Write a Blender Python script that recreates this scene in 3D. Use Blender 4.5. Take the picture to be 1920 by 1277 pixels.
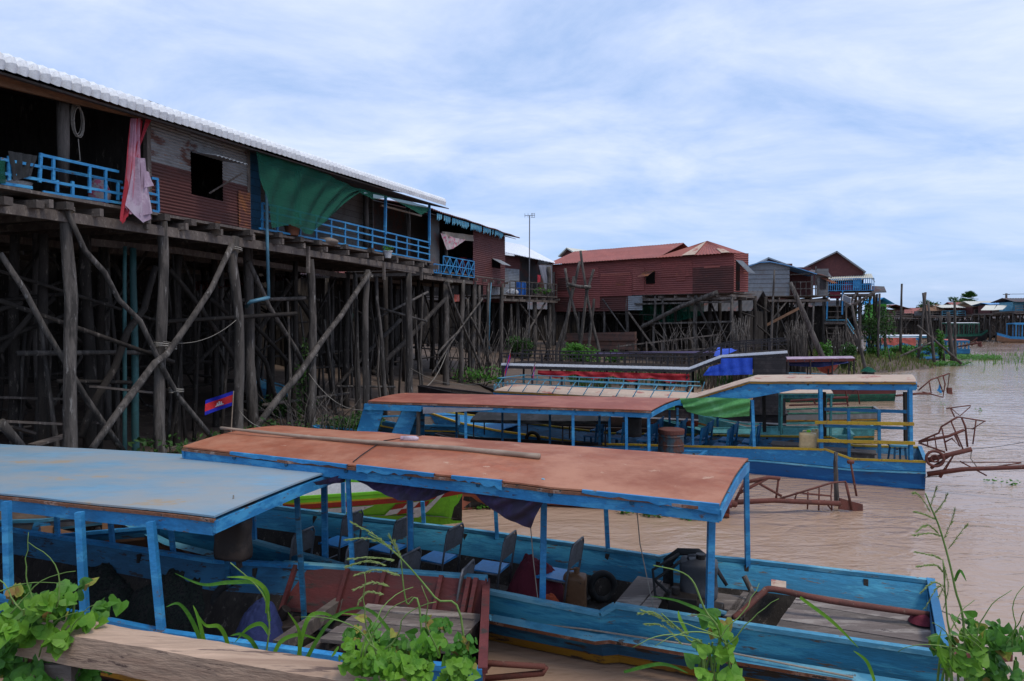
import bpy, math, random
from mathutils import Vector, Matrix, noise
R=math.radians
random.seed(7)
for o in list(bpy.data.objects): bpy.data.objects.remove(o)
sc=bpy.context.scene
col=sc.collection
# ---------------------------------------------------------------- camera
FPX=1300.; CH=3.7; PITCH=math.atan((638.5-598.)/FPX)
cd=bpy.data.cameras.new('camera'); cam=bpy.data.objects.new('camera',cd); col.objects.link(cam)
cam.location=(0,0,CH); cam.rotation_euler=(R(90)-PITCH,0,0)
cd.sensor_width=36; cd.lens=36*FPX/1920; cd.clip_start=.05; cd.clip_end=3000
sc.camera=cam
# ---------------------------------------------------------------- world, sun, exposure
SUN_EL,SUN_AZ=64,128      # azimuth from +Y, negative = towards -X
w=bpy.data.worlds.new('World'); sc.world=w; w.use_nodes=True
nt=w.node_tree; N=nt.nodes; L=nt.links; N.clear()
def nd(t,**k):
    n=N.new(t)
    for a,b in k.items(): setattr(n,a,b)
    return n
out=nd('ShaderNodeOutputWorld'); bg=nd('ShaderNodeBackground'); bg.inputs[1].default_value=.1
sky=nd('ShaderNodeTexSky',sky_type='NISHITA'); sky.sun_disc=False
sky.sun_elevation=R(SUN_EL); sky.sun_rotation=R(SUN_AZ); sky.air_density=1.0; sky.dust_density=1.2; sky.ozone_density=2.0
tc=nd('ShaderNodeTexCoord'); sep=nd('ShaderNodeSeparateXYZ'); L.new(tc.outputs['Generated'],sep.inputs[0])
az=nd('ShaderNodeMath',operation='MAXIMUM'); L.new(sep.outputs[2],az.inputs[0]); az.inputs[1].default_value=0
ad=nd('ShaderNodeMath',operation='ADD'); L.new(az.outputs[0],ad.inputs[0]); ad.inputs[1].default_value=.16
dx=nd('ShaderNodeMath',operation='DIVIDE'); L.new(sep.outputs[0],dx.inputs[0]); L.new(ad.outputs[0],dx.inputs[1])
dy=nd('ShaderNodeMath',operation='DIVIDE'); L.new(sep.outputs[1],dy.inputs[0]); L.new(ad.outputs[0],dy.inputs[1])
cb=nd('ShaderNodeCombineXYZ'); L.new(dx.outputs[0],cb.inputs[0]); L.new(dy.outputs[0],cb.inputs[1])
mp=nd('ShaderNodeMapping'); L.new(cb.outputs[0],mp.inputs[0]); mp.inputs['Scale'].default_value=(1.0,1.35,1); mp.inputs['Rotation'].default_value=(0,0,R(-38)); mp.inputs['Location'].default_value=(2.1,.6,0)
nz=nd('ShaderNodeTexNoise'); nz.inputs['Scale'].default_value=1.5; nz.inputs['Detail'].default_value=9; nz.inputs['Roughness'].default_value=.6; nz.inputs['Distortion'].default_value=.35
L.new(mp.outputs[0],nz.inputs[0])
cr=nd('ShaderNodeValToRGB'); cr.color_ramp.elements[0].position=.32; cr.color_ramp.elements[1].position=.68
cr.color_ramp.elements[0].color=(.15,.15,.15,1); cr.color_ramp.elements[1].color=(.9,.9,.9,1)
L.new(nz.outputs[0],cr.inputs[0])
# thinner cloud near the horizon
hz=nd('ShaderNodeMapRange'); L.new(sep.outputs[2],hz.inputs[0]); hz.inputs[1].default_value=.0; hz.inputs[2].default_value=.22; hz.inputs[3].default_value=.35; hz.inputs[4].default_value=1
mu=nd('ShaderNodeMath',operation='MULTIPLY'); L.new(cr.outputs[0],mu.inputs[0]); L.new(hz.outputs[0],mu.inputs[1])
tint=nd('ShaderNodeMix',data_type='RGBA',blend_type='MULTIPLY'); tint.inputs[0].default_value=1
L.new(sky.outputs[0],tint.inputs[6]); tint.inputs[7].default_value=(1.0,1.05,1.18,1)
vl=nd('ShaderNodeMix',data_type='RGBA'); vl.inputs[0].default_value=.62; L.new(tint.outputs[2],vl.inputs[6]); vl.inputs[7].default_value=(4.0,6.2,10.4,1)
mx=nd('ShaderNodeMix',data_type='RGBA'); L.new(mu.outputs[0],mx.inputs[0]); L.new(vl.outputs[2],mx.inputs[6]); mx.inputs[7].default_value=(7.7,8.5,10.6,1)
L.new(mx.outputs[2],bg.inputs[0]); L.new(bg.outputs[0],out.inputs[0])
ld=bpy.data.lights.new('sun','SUN'); ld.energy=1.5; ld.angle=R(12); ld.color=(1,.93,.83)
sun=bpy.data.objects.new('sun',ld); col.objects.link(sun)
sd=Vector((math.sin(R(SUN_AZ))*math.cos(R(SUN_EL)),math.cos(R(SUN_AZ))*math.cos(R(SUN_EL)),math.sin(R(SUN_EL))))
sun.rotation_euler=sd.to_track_quat('Z','Y').to_euler(); sun.location=sd*50
sc.view_settings.view_transform='Standard'; sc.view_settings.look='None'; sc.view_settings.exposure=.12; sc.view_settings.gamma=1
sc.render.engine='CYCLES'
sc.cycles.max_bounces=6; sc.cycles.transparent_max_bounces=8
# ---------------------------------------------------------------- pixel -> point helpers (1920 px wide photograph)
def ray(x,y):
    u=(x-960)/FPX; v=(638.5-y)/FPX
    return Vector((u,math.cos(PITCH)+v*math.sin(PITCH),-math.sin(PITCH)+v*math.cos(PITCH)))
C0=Vector((0,0,CH))
def G(x,y,z):
    r=ray(x,y); return C0+r*((z-CH)/r.z)
def D(x,y,Y):
    r=ray(x,y); return C0+r*(Y/r.y)
class Fr:
    """vertical reference plane: s runs along d, off runs perpendicular, z up"""
    def __init__(s,P,d,side=1):
        s.P=Vector((P[0],P[1],0)); s.d=Vector((d[0],d[1],0)).normalized()
        s.n=Vector((-s.d.y,s.d.x,0))*side
    def p(s,a,z,off=0): 
        q=s.P+s.d*a+s.n*off; return Vector((q.x,q.y,z))
    def fit(s,x,y,off=0):
        r=ray(x,y); q=s.P+s.n*off
        t=(q-C0).dot(s.n)/r.dot(s.n); h=C0+r*t
        return ((h-s.P).dot(s.d),h.z)
    def at(s,x,y,off=0):
        a,z=s.fit(x,y,off); return s.p(a,z,off)
def vplane(a,b): 
    a,b=Vector(a),Vector(b); f=Fr(a[:2],(b-a)[:2]); 
    if f.n.y<0: f.n=-f.n
    return f
# ---------------------------------------------------------------- materials
MT={}
def mat(name,c,c2=None,sc1=3,cov=.4,c3=None,sc3=14,cov3=.5,rough=.7,bump=.15,bsc=30,stretch=(1,1,1),metal=0,var=.18,soft=.12,spec=.3,alpha=1,trans=0,lines=None):
    m=bpy.data.materials.new(name); m.use_nodes=True; t=m.node_tree; n=t.nodes; l=t.links
    b=n['Principled BSDF']; b.inputs['Roughness'].default_value=rough; b.inputs['Metallic'].default_value=metal
    b.inputs['Specular IOR Level'].default_value=spec
    tc=n.new('ShaderNodeTexCoord'); mp=n.new('ShaderNodeMapping'); mp.inputs['Scale'].default_value=stretch
    l.new(tc.outputs['Object'],mp.inputs[0])
    def noise_(s,d=6,r=.6):
        q=n.new('ShaderNodeTexNoise'); q.inputs['Scale'].default_value=s; q.inputs['Detail'].default_value=d; q.inputs['Roughness'].default_value=r
        l.new(mp.outputs[0],q.inputs[0]); return q.outputs[0]
    def ramp(v,a,b2):
        q=n.new('ShaderNodeMapRange'); q.inputs[1].default_value=a; q.inputs[2].default_value=b2; q.interpolation_type='SMOOTHSTEP'; l.new(v,q.inputs[0]); return q.outputs[0]
    def mix(f,a,b2,bt='MIX'):
        q=n.new('ShaderNodeMix'); q.data_type='RGBA'; q.blend_type=bt
        for i,v in ((0,f),(6,a),(7,b2)):
            if hasattr(v,'links'): l.new(v,q.inputs[i])
            elif i==0: q.inputs[0].default_value=v
            else: q.inputs[i].default_value=(*v,1)
        return q.outputs[2]
    base=mix(ramp(noise_(sc1*.6,3,.5),.3,.7),tuple(x*(1-var) for x in c),tuple(min(1,x*(1+var)) for x in c))
    base=mix(ramp(noise_(sc1*7,5,.7),.3,.7),base,tuple(x*.78 for x in c)) if var>0 else base
    if c2: 
        th=1-cov; th=.3+.4*th
        base=mix(ramp(noise_(sc1,8,.68),th-soft/2,th+soft/2),base,c2)
    if c3:
        th=.3+.4*(1-cov3)
        base=mix(ramp(noise_(sc3,6,.7),th-.03,th+.03),base,c3)
    if lines:      # board joints: (axis index, spacing, strength)
        sp=n.new('ShaderNodeSeparateXYZ'); l.new(tc.outputs['Object'],sp.inputs[0])
        mm=n.new('ShaderNodeMath'); mm.operation='MULTIPLY'; l.new(sp.outputs[lines[0]],mm.inputs[0]); mm.inputs[1].default_value=1/lines[1]
        fr=n.new('ShaderNodeMath'); fr.operation='FRACT'; l.new(mm.outputs[0],fr.inputs[0])
        fl=n.new('ShaderNodeMath'); fl.operation='FLOOR'; l.new(mm.outputs[0],fl.inputs[0])
        wn=n.new('ShaderNodeTexWhiteNoise'); wn.noise_dimensions='1D'; l.new(fl.outputs[0],wn.inputs['W'])
        hs=n.new('ShaderNodeHueSaturation'); l.new(base,hs.inputs['Color'])
        mr=n.new('ShaderNodeMapRange'); l.new(wn.outputs[0],mr.inputs[0]); mr.inputs[3].default_value=1-lines[2]; mr.inputs[4].default_value=1+lines[2]*.6
        l.new(mr.outputs[0],hs.inputs['Value']); base=hs.outputs[0]
        lt=n.new('ShaderNodeMath'); lt.operation='LESS_THAN'; l.new(fr.outputs[0],lt.inputs[0]); lt.inputs[1].default_value=.06
        base=mix(lt.outputs[0],base,tuple(x*.2 for x in c))
    l.new(base,b.inputs['Base Color'])
    if bump>0:
        bp=n.new('ShaderNodeBump'); bp.inputs['Strength'].default_value=bump; bp.inputs['Distance'].default_value=.02
        l.new(noise_(bsc,5,.65),bp.inputs['Height']); l.new(bp.outputs[0],b.inputs['Normal'])
    if trans: 
        tr=n.new('ShaderNodeBsdfTranslucent'); l.new(base,tr.inputs[0]); ms=n.new('ShaderNodeMixShader'); ms.inputs[0].default_value=trans
        l.new(b.outputs[0],ms.inputs[1]); l.new(tr.outputs[0],ms.inputs[2]); sh=ms.outputs[0]
        l.new(sh,n['Material Output'].inputs[0])
    else: sh=b.outputs[0]
    if alpha<1:
        tp=n.new('ShaderNodeBsdfTransparent'); ms=n.new('ShaderNodeMixShader'); ms.inputs[0].default_value=alpha
        l.new(tp.outputs[0],ms.inputs[1]); l.new(sh,ms.inputs[2]); l.new(ms.outputs[0],n['Material Output'].inputs[0])
    MT[name]=m; return m
BARE=(.17,.13,.1)
mat('blue_paint',(.022,.165,.34),(.045,.25,.42),2.2,.32,(.09,.075,.065),9,.12,rough=.5,bump=.3,bsc=18,stretch=(.6,.6,2.4),var=.3)
mat('blue_bright',(.034,.235,.50),(.065,.33,.58),3,.35,(.13,.1,.085),11,.17,rough=.5,bump=.25,stretch=(.7,.7,2))
mat('blue_cyan',(.022,.185,.32),(.05,.29,.42),2.6,.4,(.10,.085,.07),8,.2,rough=.6,bump=.4,bsc=16,stretch=(.35,.35,2.2),var=.35)
mat('blue_royal',(.018,.15,.43),(.03,.22,.52),2.2,.32,(.06,.07,.09),7,.16,rough=.5,bump=.3,stretch=(.35,.35,2),var=.25)
mat('blue_worn',(.07,.28,.42),(.15,.38,.48),3,.4,(.12,.1,.085),12,.22,rough=.6,bump=.3,stretch=(.35,.35,1.5))
mat('blue_deep',(.02,.11,.21),(.025,.15,.28),3,.4,(.03,.03,.035),7,.3,rough=.5,bump=.4,stretch=(.4,.4,2))
mat('blue_scarred',(.02,.10,.2),(.025,.18,.33),2.5,.4,(.035,.033,.03),6,.36,rough=.6,bump=.6,bsc=14,stretch=(.35,.35,2.2))
mat('red_roof',(.34,.10,.045),(.45,.2,.115),.9,.47,(.5,.3,.2),3.2,.12,rough=.62,bump=.12,bsc=22,var=.22,soft=.3)
mat('red_roof_plain',(.31,.085,.05),(.37,.13,.08),1.2,.4,(.55,.25,.12),2,.03,rough=.6,bump=.12,bsc=22,var=.12,soft=.25)
mat('raw_edge',(.22,.1,.06),(.36,.25,.2),5,.35,(.05,.04,.035),10,.25,rough=.9,bump=.6)
mat('blue_roof',(.14,.36,.53),(.31,.33,.33),.8,.62,(.37,.30,.22),1.6,.16,rough=.6,bump=.1,bsc=12,var=.14,soft=.34,stretch=(.55,1.3,1))
mat('tan_roof',(.55,.41,.30),(.48,.34,.25),1.5,.4,(.36,.12,.09),2.0,.26,rough=.7,bump=.15,var=.08)
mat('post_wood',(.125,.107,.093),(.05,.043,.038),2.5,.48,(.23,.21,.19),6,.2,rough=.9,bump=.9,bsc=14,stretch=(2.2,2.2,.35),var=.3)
mat('dark_and_shaded_wood',(.042,.034,.028),(.025,.02,.017),2.5,.4,(.12,.1,.085),6,.2,rough=.9,bump=.6,bsc=14,stretch=(2,2,.5),var=.3)  # dark timber; its colour also stands in for shade on rear stilts
mat('joist_wood',(.1,.08,.068),(.06,.05,.042),3,.4,(.16,.14,.12),7,.2,rough=.9,bump=.6,bsc=22,var=.3)
mat('plank_wood',(.16,.13,.11),(.10,.08,.07),3,.4,(.24,.2,.17),7,.25,rough=.9,bump=.6,bsc=22,stretch=(.4,2.2,1),var=.3)
mat('orange_wood',(.26,.14,.08),(.18,.1,.06),3,.4,rough=.8,bump=.3,stretch=(.4,.4,2))
mat('bamboo',(.36,.27,.2),(.25,.18,.13),4,.4,rough=.55,bump=.2,bsc=20,stretch=(.3,1,1))
mat('rail_top',(.50,.34,.235),(.34,.22,.15),2.5,.4,(.14,.09,.07),9,.2,rough=.9,bump=.45,bsc=26,stretch=(.16,2.6,4),var=.35)
mat('deck_wood',(.19,.15,.13),(.34,.29,.25),2,.45,(.08,.06,.055),4,.25,rough=.85,bump=.5,bsc=18,stretch=(.5,2.5,1),var=.3)
mat('maroon_paint',(.13,.032,.03),(.09,.03,.028),2,.4,(.05,.035,.03),8,.22,rough=.7,bump=.5,bsc=16,stretch=(.5,.5,2),var=.3)
mat('rust_iron',(.17,.06,.045),(.11,.045,.035),6,.4,(.25,.14,.1),12,.15,rough=.8,bump=.3)
mat('white_sheet',(.85,.86,.87),(.72,.73,.75),3,.3,(.45,.44,.44),9,.04,rough=.45,bump=.05,var=.05)
mat('white_roof',(.85,.86,.88),(.78,.79,.82),2,.3,rough=.4,bump=.05,var=.04)
mat('cream_roof',(.68,.66,.56),(.6,.57,.47),2,.3,rough=.6,bump=.05,var=.06)
mat('tin_patched',(.24,.235,.23),(.12,.06,.05),1.1,.33,(.3,.12,.05),5,.1,rough=.6,bump=.15,metal=.2,var=.2,soft=.05,stretch=(.8,.8,1.6))
mat('rust_red',(.11,.038,.032),(.075,.03,.026),1.2,.4,(.25,.09,.04),3,.07,rough=.7,bump=.1,var=.2,stretch=(.5,.5,1.6))
mat('rust_orange',(.24,.09,.035),(.12,.045,.035),2.2,.5,rough=.8,bump=.1)
mat('wall_red',(.25,.07,.06),(.19,.055,.05),.7,.4,(.33,.1,.06),2.2,.06,rough=.6,bump=.08,var=.15,stretch=(.35,.35,1.3))
mat('wall_red_b',(.25,.065,.055),(.2,.055,.045),1.2,.4,(.3,.1,.06),3,.1,rough=.6,bump=.08,var=.2)
mat('wall_red_c',(.28,.085,.07),(.25,.07,.06),1.2,.4,(.2,.07,.05),3,.1,rough=.6,bump=.08,var=.2)
mat('wall_maroon',(.12,.04,.037),(.09,.03,.03),1,.4,(.2,.06,.03),2.4,.06,rough=.7,bump=.08,var=.2)
mat('roof_red',(.34,.10,.075),(.27,.08,.06),.9,.4,(.42,.2,.14),2.5,.12,rough=.6,bump=.08,var=.15,stretch=(2,.6,1))
mat('tin_grey',(.27,.29,.31),(.2,.2,.2),.9,.35,(.2,.13,.1),3,.07,rough=.55,bump=.08,metal=.1,var=.12)
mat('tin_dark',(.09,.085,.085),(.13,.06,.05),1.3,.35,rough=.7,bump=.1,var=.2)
mat('roof_brown',(.2,.09,.075),(.13,.07,.06),1,.4,rough=.8,bump=.08,var=.2)
mat('gray_board',(.2,.2,.2),(.15,.14,.13),1.5,.4,(.1,.08,.07),4,.1,rough=.8,bump=.2,lines=(2,.2,.2))
mat('blue_roof_tin',(.13,.33,.62),(.2,.4,.65),1,.4,rough=.5,bump=.05)
mat('blue_board',(.03,.13,.25),(.03,.1,.18),2,.4,rough=.7,bump=.3,lines=(2,.18,.3))
mat('yellow_paint',(.55,.36,.03),(.45,.28,.04),4,.4,(.15,.1,.06),10,.2,rough=.6,bump=.3)
mat('yellow_dirty',(.38,.2,.02),(.25,.13,.03),2.5,.4,(.06,.04,.03),7,.3,rough=.7,bump=.4,stretch=(.4,.4,2))
mat('bottom_brown',(.10,.05,.035),(.06,.035,.028),3,.4,rough=.7,bump=.4)
mat('green_paint',(.19,.55,.03),(.15,.47,.03),3,.35,rough=.4,bump=.08,var=.1)
mat('white_paint',(.6,.6,.6),(.5,.5,.5),3,.4,(.3,.27,.25),9,.08,rough=.5,bump=.1,var=.06)
mat('red_paint',(.3,.03,.02),(.22,.03,.02),4,.4,rough=.5,bump=.1)
mat('black_paint',(.03,.026,.028),(.05,.035,.035),3,.3,rough=.55,bump=.1)
mat('black_board',(.035,.03,.032),(.055,.045,.045),3,.35,rough=.7,bump=.2,lines=(2,.12,.2))
mat('deck_black',(.03,.026,.025),(.05,.042,.04),3,.4,rough=1,bump=.3,spec=.0)
mat('teal_paint',(.05,.2,.2),(.06,.26,.27),3,.4,(.12,.1,.09),9,.15,rough=.6,bump=.2)
mat('drum_paint',(.06,.1,.12),(.12,.05,.035),4,.5,rough=.6,bump=.2)
mat('green_dark_paint',(.02,.12,.08),(.03,.16,.1),3,.4,(.12,.1,.09),7,.2,rough=.6,bump=.2)
mat('purple_cloth',(.085,.062,.14),(.06,.05,.08),2,.45,rough=.95,bump=.15,bsc=60,trans=.15)
mat('green_net',(.012,.13,.08),(.012,.10,.065),3,.4,rough=.9,bump=.1,alpha=.78,trans=.3,var=.08)
mat('green_tarp',(.14,.44,.13),(.2,.5,.2),3,.3,rough=.6,bump=.1,trans=.25,var=.1)
mat('blue_tarp',(.03,.10,.62),(.05,.15,.7),3,.3,rough=.5,bump=.3,trans=.2,var=.12)
mat('red_tarp',(.42,.02,.03),(.5,.05,.05),3,.3,rough=.6,bump=.2,trans=.2)
mat('coral_tarp',(.62,.14,.1),(.68,.25,.2),3,.3,rough=.6,bump=.1,trans=.2)
mat('pink_cloth',(.56,.2,.27),(.6,.32,.4),1.6,.5,rough=.95,bump=.15,bsc=60,trans=.2,soft=.25)
mat('red_cloth',(.5,.05,.07),(.4,.04,.05),3,.4,rough=.95,bump=.15,trans=.15)
mat('lilac_cloth',(.5,.36,.46),(.55,.45,.52),3,.4,rough=.95,bump=.15,trans=.2)
mat('tan_cloth',(.28,.23,.19),(.22,.18,.15),3,.4,rough=.95,bump=.2)
mat('quilt_cloth',(.5,.42,.42),(.5,.13,.2),7,.42,(.1,.12,.2),9,.2,rough=.95,bump=.2,var=.1,soft=.02)
mat('gray_cloth',(.3,.3,.34),(.25,.25,.28),3,.4,rough=.95,bump=.15,trans=.15)
mat('dark_cloth',(.03,.032,.034),(.045,.045,.05),3,.4,rough=.95,bump=.2)
mat('maroon_cloth',(.16,.025,.04),(.1,.02,.03),4,.3,rough=.95,bump=.3)
mat('orange_cloth',(.45,.08,.03),(.35,.05,.03),4,.3,rough=.95,bump=.3)
mat('navy_cloth',(.02,.03,.1),(.03,.04,.13),4,.4,rough=.9,bump=.3)
mat('net_mesh',(.035,.045,.035),(.05,.045,.04),8,.4,(.02,.02,.02),40,.4,rough=1,bump=1,bsc=60)
mat('steel_grey',(.2,.2,.21),(.15,.14,.14),6,.4,rough=.45,metal=.5,bump=.1)
mat('seat_blue',(.04,.28,.62),(.06,.34,.66),3,.3,rough=.4,bump=.05,var=.08)
mat('back_grey',(.14,.135,.14),(.1,.095,.09),5,.4,(.2,.19,.18),12,.1,rough=.7,bump=.15)
mat('rubber',(.02,.02,.02),(.04,.035,.03),5,.3,rough=.75,bump=.2)
mat('jerrycan',(.72,.55,.3),(.62,.44,.22),2,.4,rough=.4,bump=.05,trans=.15,var=.1)
mat('old_jerrycan',(.2,.1,.05),(.3,.17,.09),3,.4,(.05,.04,.03),8,.15,rough=.5,bump=.15)
mat('grey_plastic',(.06,.062,.07),(.09,.09,.1),3,.4,rough=.5,bump=.1)
mat('black_plastic',(.022,.018,.016),(.04,.03,.025),3,.4,rough=.5,bump=.1)
mat('blue_plastic',(.03,.15,.5),rough=.35,bump=0)
mat('white_plastic',(.55,.55,.55),rough=.4,bump=0)
mat('pvc_blue',(.08,.2,.28),(.1,.24,.32),4,.4,rough=.4,bump=.05)
mat('pvc_teal',(.05,.14,.14),(.04,.1,.1),4,.4,rough=.5,bump=.05)
mat('rope',(.3,.27,.23),rough=.95,bump=.3,bsc=80)
mat('clay',(.2,.08,.045),rough=.8,bump=.1)
mat('clear_plastic',(.75,.65,.72),rough=.15,bump=0,alpha=.7)
mat('brick',(.17,.09,.07),(.1,.07,.06),3,.4,rough=.9,bump=.4,lines=(2,.085,.3))
mat('stalk',(.14,.24,.05),(.2,.3,.08),5,.4,rough=.6,bump=.1)
mat('leaf_light',(.17,.36,.03),(.11,.28,.025),9,.45,rough=.5,bump=.1,bsc=60,trans=.35,var=.3)
mat('leaf_mid',(.06,.19,.02),(.09,.24,.025),9,.45,rough=.5,bump=.1,trans=.3,var=.3)
mat('leaf_yellow',(.3,.32,.05),(.25,.15,.04),12,.45,rough=.6,bump=.1,trans=.3,var=.35)
mat('leaf_dark',(.03,.085,.015),(.05,.12,.02),7,.45,rough=.6,bump=.1,trans=.25,var=.3)
mat('grass_seed',(.28,.36,.12),(.22,.3,.08),9,.4,rough=.7,bump=0,trans=.3)
mat('dry_grass',(.2,.19,.07),(.11,.16,.04),5,.45,rough=.9,bump=0,trans=.2)
mat('mud',(.14,.10,.075),(.09,.065,.05),.8,.45,(.24,.18,.14),3,.18,rough=.9,bump=.8,bsc=6,var=.25)
mat('flag_blue',(.02,.03,.42),rough=.9,bump=.05,trans=.2); mat('flag_red',(.6,.03,.04),rough=.9,bump=.05,trans=.2); mat('flag_white',(.75,.75,.75),rough=.9,bump=0)
mat('lime_paint',(.12,.5,.04),rough=.6); mat('sky_paint',(.03,.28,.6),rough=.6); mat('panel_glass',(.05,.055,.07),rough=.15,bump=0,spec=.6)
def water_mat():
    m=bpy.data.materials.new('river_water'); m.use_nodes=True; t=m.node_tree; n=t.nodes; l=t.links; b=n['Principled BSDF']
    b.inputs['Roughness'].default_value=.045; b.inputs['IOR'].default_value=1.33; b.inputs['Specular IOR Level'].default_value=.5
    tc=n.new('ShaderNodeTexCoord')
    def nz(sc_,st,det,rot=0,dist=0):
        mp=n.new('ShaderNodeMapping'); mp.inputs['Scale'].default_value=st; mp.inputs['Rotation'].default_value=(0,0,R(rot)); l.new(tc.outputs['Object'],mp.inputs[0])
        q=n.new('ShaderNodeTexNoise'); q.inputs['Scale'].default_value=sc_; q.inputs['Detail'].default_value=det; q.inputs['Distortion'].default_value=dist; l.new(mp.outputs[0],q.inputs[0]); return q.outputs[0]
    mxn=n.new('ShaderNodeMix'); mxn.data_type='RGBA'; l.new(nz(.12,(1,1,1),4),mxn.inputs[0]); mxn.inputs[6].default_value=(.34,.22,.15,1); mxn.inputs[7].default_value=(.42,.285,.195,1)
    l.new(mxn.outputs[2],b.inputs['Base Color'])
    a1=n.new('ShaderNodeMath'); a1.operation='MULTIPLY'; l.new(nz(1.35,(.7,1.5,1),3,14,1.1),a1.inputs[0]); a1.inputs[1].default_value=1
    a2=n.new('ShaderNodeMath'); a2.operation='MULTIPLY_ADD'; l.new(nz(6.5,(.7,1.3,1),3,-10,.5),a2.inputs[0]); a2.inputs[1].default_value=.3; l.new(a1.outputs[0],a2.inputs[2])
    # calm and ruffled patches
    pr=n.new('ShaderNodeMapRange'); l.new(nz(.22,(.6,1,1),3,10),pr.inputs[0]); pr.inputs[1].default_value=.38; pr.inputs[2].default_value=.62; pr.inputs[3].default_value=.35; pr.inputs[4].default_value=1
    bp=n.new('ShaderNodeBump'); bp.inputs['Distance'].default_value=.08; l.new(pr.outputs[0],bp.inputs['Strength']); l.new(a2.outputs[0],bp.inputs['Height']); l.new(bp.outputs[0],b.inputs['Normal'])
    return m
MT['river_water']=water_mat()
# ---------------------------------------------------------------- mesh building
ORG={}
SPLIT={'cross_bearers':'cross_bearer','eave_trim':'trim_board','roof_patches':'roof_patch','joist_ends':'joist_end','hanging_struts':'hanging_strut','corner_posts':'corner_post','veranda_post_set':'veranda_post','deck_beams':'deck_beam','ladder_rungs':'ladder_rung','floor_beams':'floor_beam','hatch_boards':'hatch_board','hoses':'hose','cords':'cord'}
def V(*a): return Vector(a)
def lerp(a,b,t): return a+(b-a)*t
def resamp0(P,n):
    out=[]
    for a,b in zip(P,P[1:]):
        for i in range(n): out.append(lerp(a,b,i/n))
    return out+[P[-1]]
class MB:
    def __init__(s): s.v=[]; s.f=[]
    def add(s,vs,fs):
        b=len(s.v); s.v+=[Vector(x) for x in vs]; s.f+=[tuple(i+b for i in f) for f in fs]; return s
    def bar(s,p0,p1,w=.05,h=.05,up=V(0,0,1),tw=1):
        p0=Vector(p0);p1=Vector(p1); d=(p1-p0).normalized()
        if abs(d.dot(up))>.95: up=V(.3,1,0)
        x=d.cross(up).normalized(); y=x.cross(d).normalized()
        vs=[]
        for p,k in ((p0,1),(p1,tw)):
            for a,b in ((-1,-1),(1,-1),(1,1),(-1,1)): vs.append(p+x*a*w*k/2+y*b*h*k/2)
        return s.add(vs,[(3,2,1,0),(4,5,6,7),(0,1,5,4),(1,2,6,5),(2,3,7,6),(3,0,4,7)])
    def box(s,c,sx,sy,sz,rz=0):
        ca,sa=math.cos(rz),math.sin(rz); vs=[]
        for z in (-.5,.5):
            for a,b in ((-.5,-.5),(.5,-.5),(.5,.5),(-.5,.5)):
                x,y=a*sx,b*sy; vs.append((c[0]+x*ca-y*sa,c[1]+x*sa+y*ca,c[2]+z*sz))
        return s.add(vs,[(3,2,1,0),(4,5,6,7),(0,1,5,4),(1,2,6,5),(2,3,7,6),(3,0,4,7)])
    def tube(s,pts,r,n=8,cap=True,wob=0):
        pts=[Vector(p) for p in pts]; k=len(pts)
        rr=[r]*k if not isinstance(r,(list,tuple)) else (list(r) if len(r)==k else [lerp(r[0],r[-1],i/(k-1)) for i in range(k)])
        b=len(s.v); ref=None
        for i,p in enumerate(pts):
            d=(pts[min(i+1,k-1)]-pts[max(i-1,0)]).normalized()
            if ref is None: ref=d.orthogonal().normalized()
            x=(ref-d*ref.dot(d)); x=x.normalized() if x.length>1e-6 else d.orthogonal().normalized(); ref=x; y=d.cross(x)
            for j in range(n):
                a=2*math.pi*j/n; q=rr[i]*(1+(wob*noise.noise(p*2.3+V(j*1.7,j,0)) if wob else 0))
                s.v.append(p+x*math.cos(a)*q+y*math.sin(a)*q)
        for i in range(k-1):
            for j in range(n):
                s.f.append((b+i*n+j,b+i*n+(j+1)%n,b+(i+1)*n+(j+1)%n,b+(i+1)*n+j))
        if cap: s.f.append(tuple(b+j for j in range(n))[::-1]); s.f.append(tuple(b+(k-1)*n+j for j in range(n)))
        return s
    def ring(s,c,R1,r,ax=V(0,1,0),n=28,m=8,a0=0,a1=2*math.pi):
        ax=Vector(ax).normalized(); x=ax.orthogonal().normalized(); y=ax.cross(x)
        pts=[Vector(c)+x*math.cos(a0+(a1-a0)*i/n)*R1+y*math.sin(a0+(a1-a0)*i/n)*R1 for i in range(n+1)]
        return s.tube(pts,r,m,cap=False)
    def grid(s,fn,nu,nv,thick=0,flip=False):
        P=[[Vector(fn(i/nu,j/nv)) for j in range(nv+1)] for i in range(nu+1)]
        b=len(s.v)
        for row in P: s.v+=row
        m=nv+1
        for i in range(nu):
            for j in range(nv): 
                q=(b+i*m+j,b+(i+1)*m+j,b+(i+1)*m+j+1,b+i*m+j+1); s.f.append(q[::-1] if flip else q)
        if thick:
            nn=(P[-1][0]-P[0][0]).cross(P[0][-1]-P[0][0]).normalized()*(-thick)
            b2=len(s.v)
            for row in P: s.v+=[q+nn for q in row]
            for i in range(nu):
                for j in range(nv): s.f.append((b2+i*m+j+1,b2+(i+1)*m+j+1,b2+(i+1)*m+j,b2+i*m+j))
            for i in range(nu):
                for j in (0,nv): s.f.append((b+i*m+j,b+(i+1)*m+j,b2+(i+1)*m+j,b2+i*m+j))
            for j in range(nv):
                for i in (0,nu): s.f.append((b+i*m+j,b+i*m+j+1,b2+i*m+j+1,b2+i*m+j))
        return s
    def slab(s,a,b,c,d,t=.04):
        return s.grid(lambda u,v: lerp(lerp(Vector(a),Vector(b),u),lerp(Vector(d),Vector(c),u),v),1,1,t)
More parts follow.
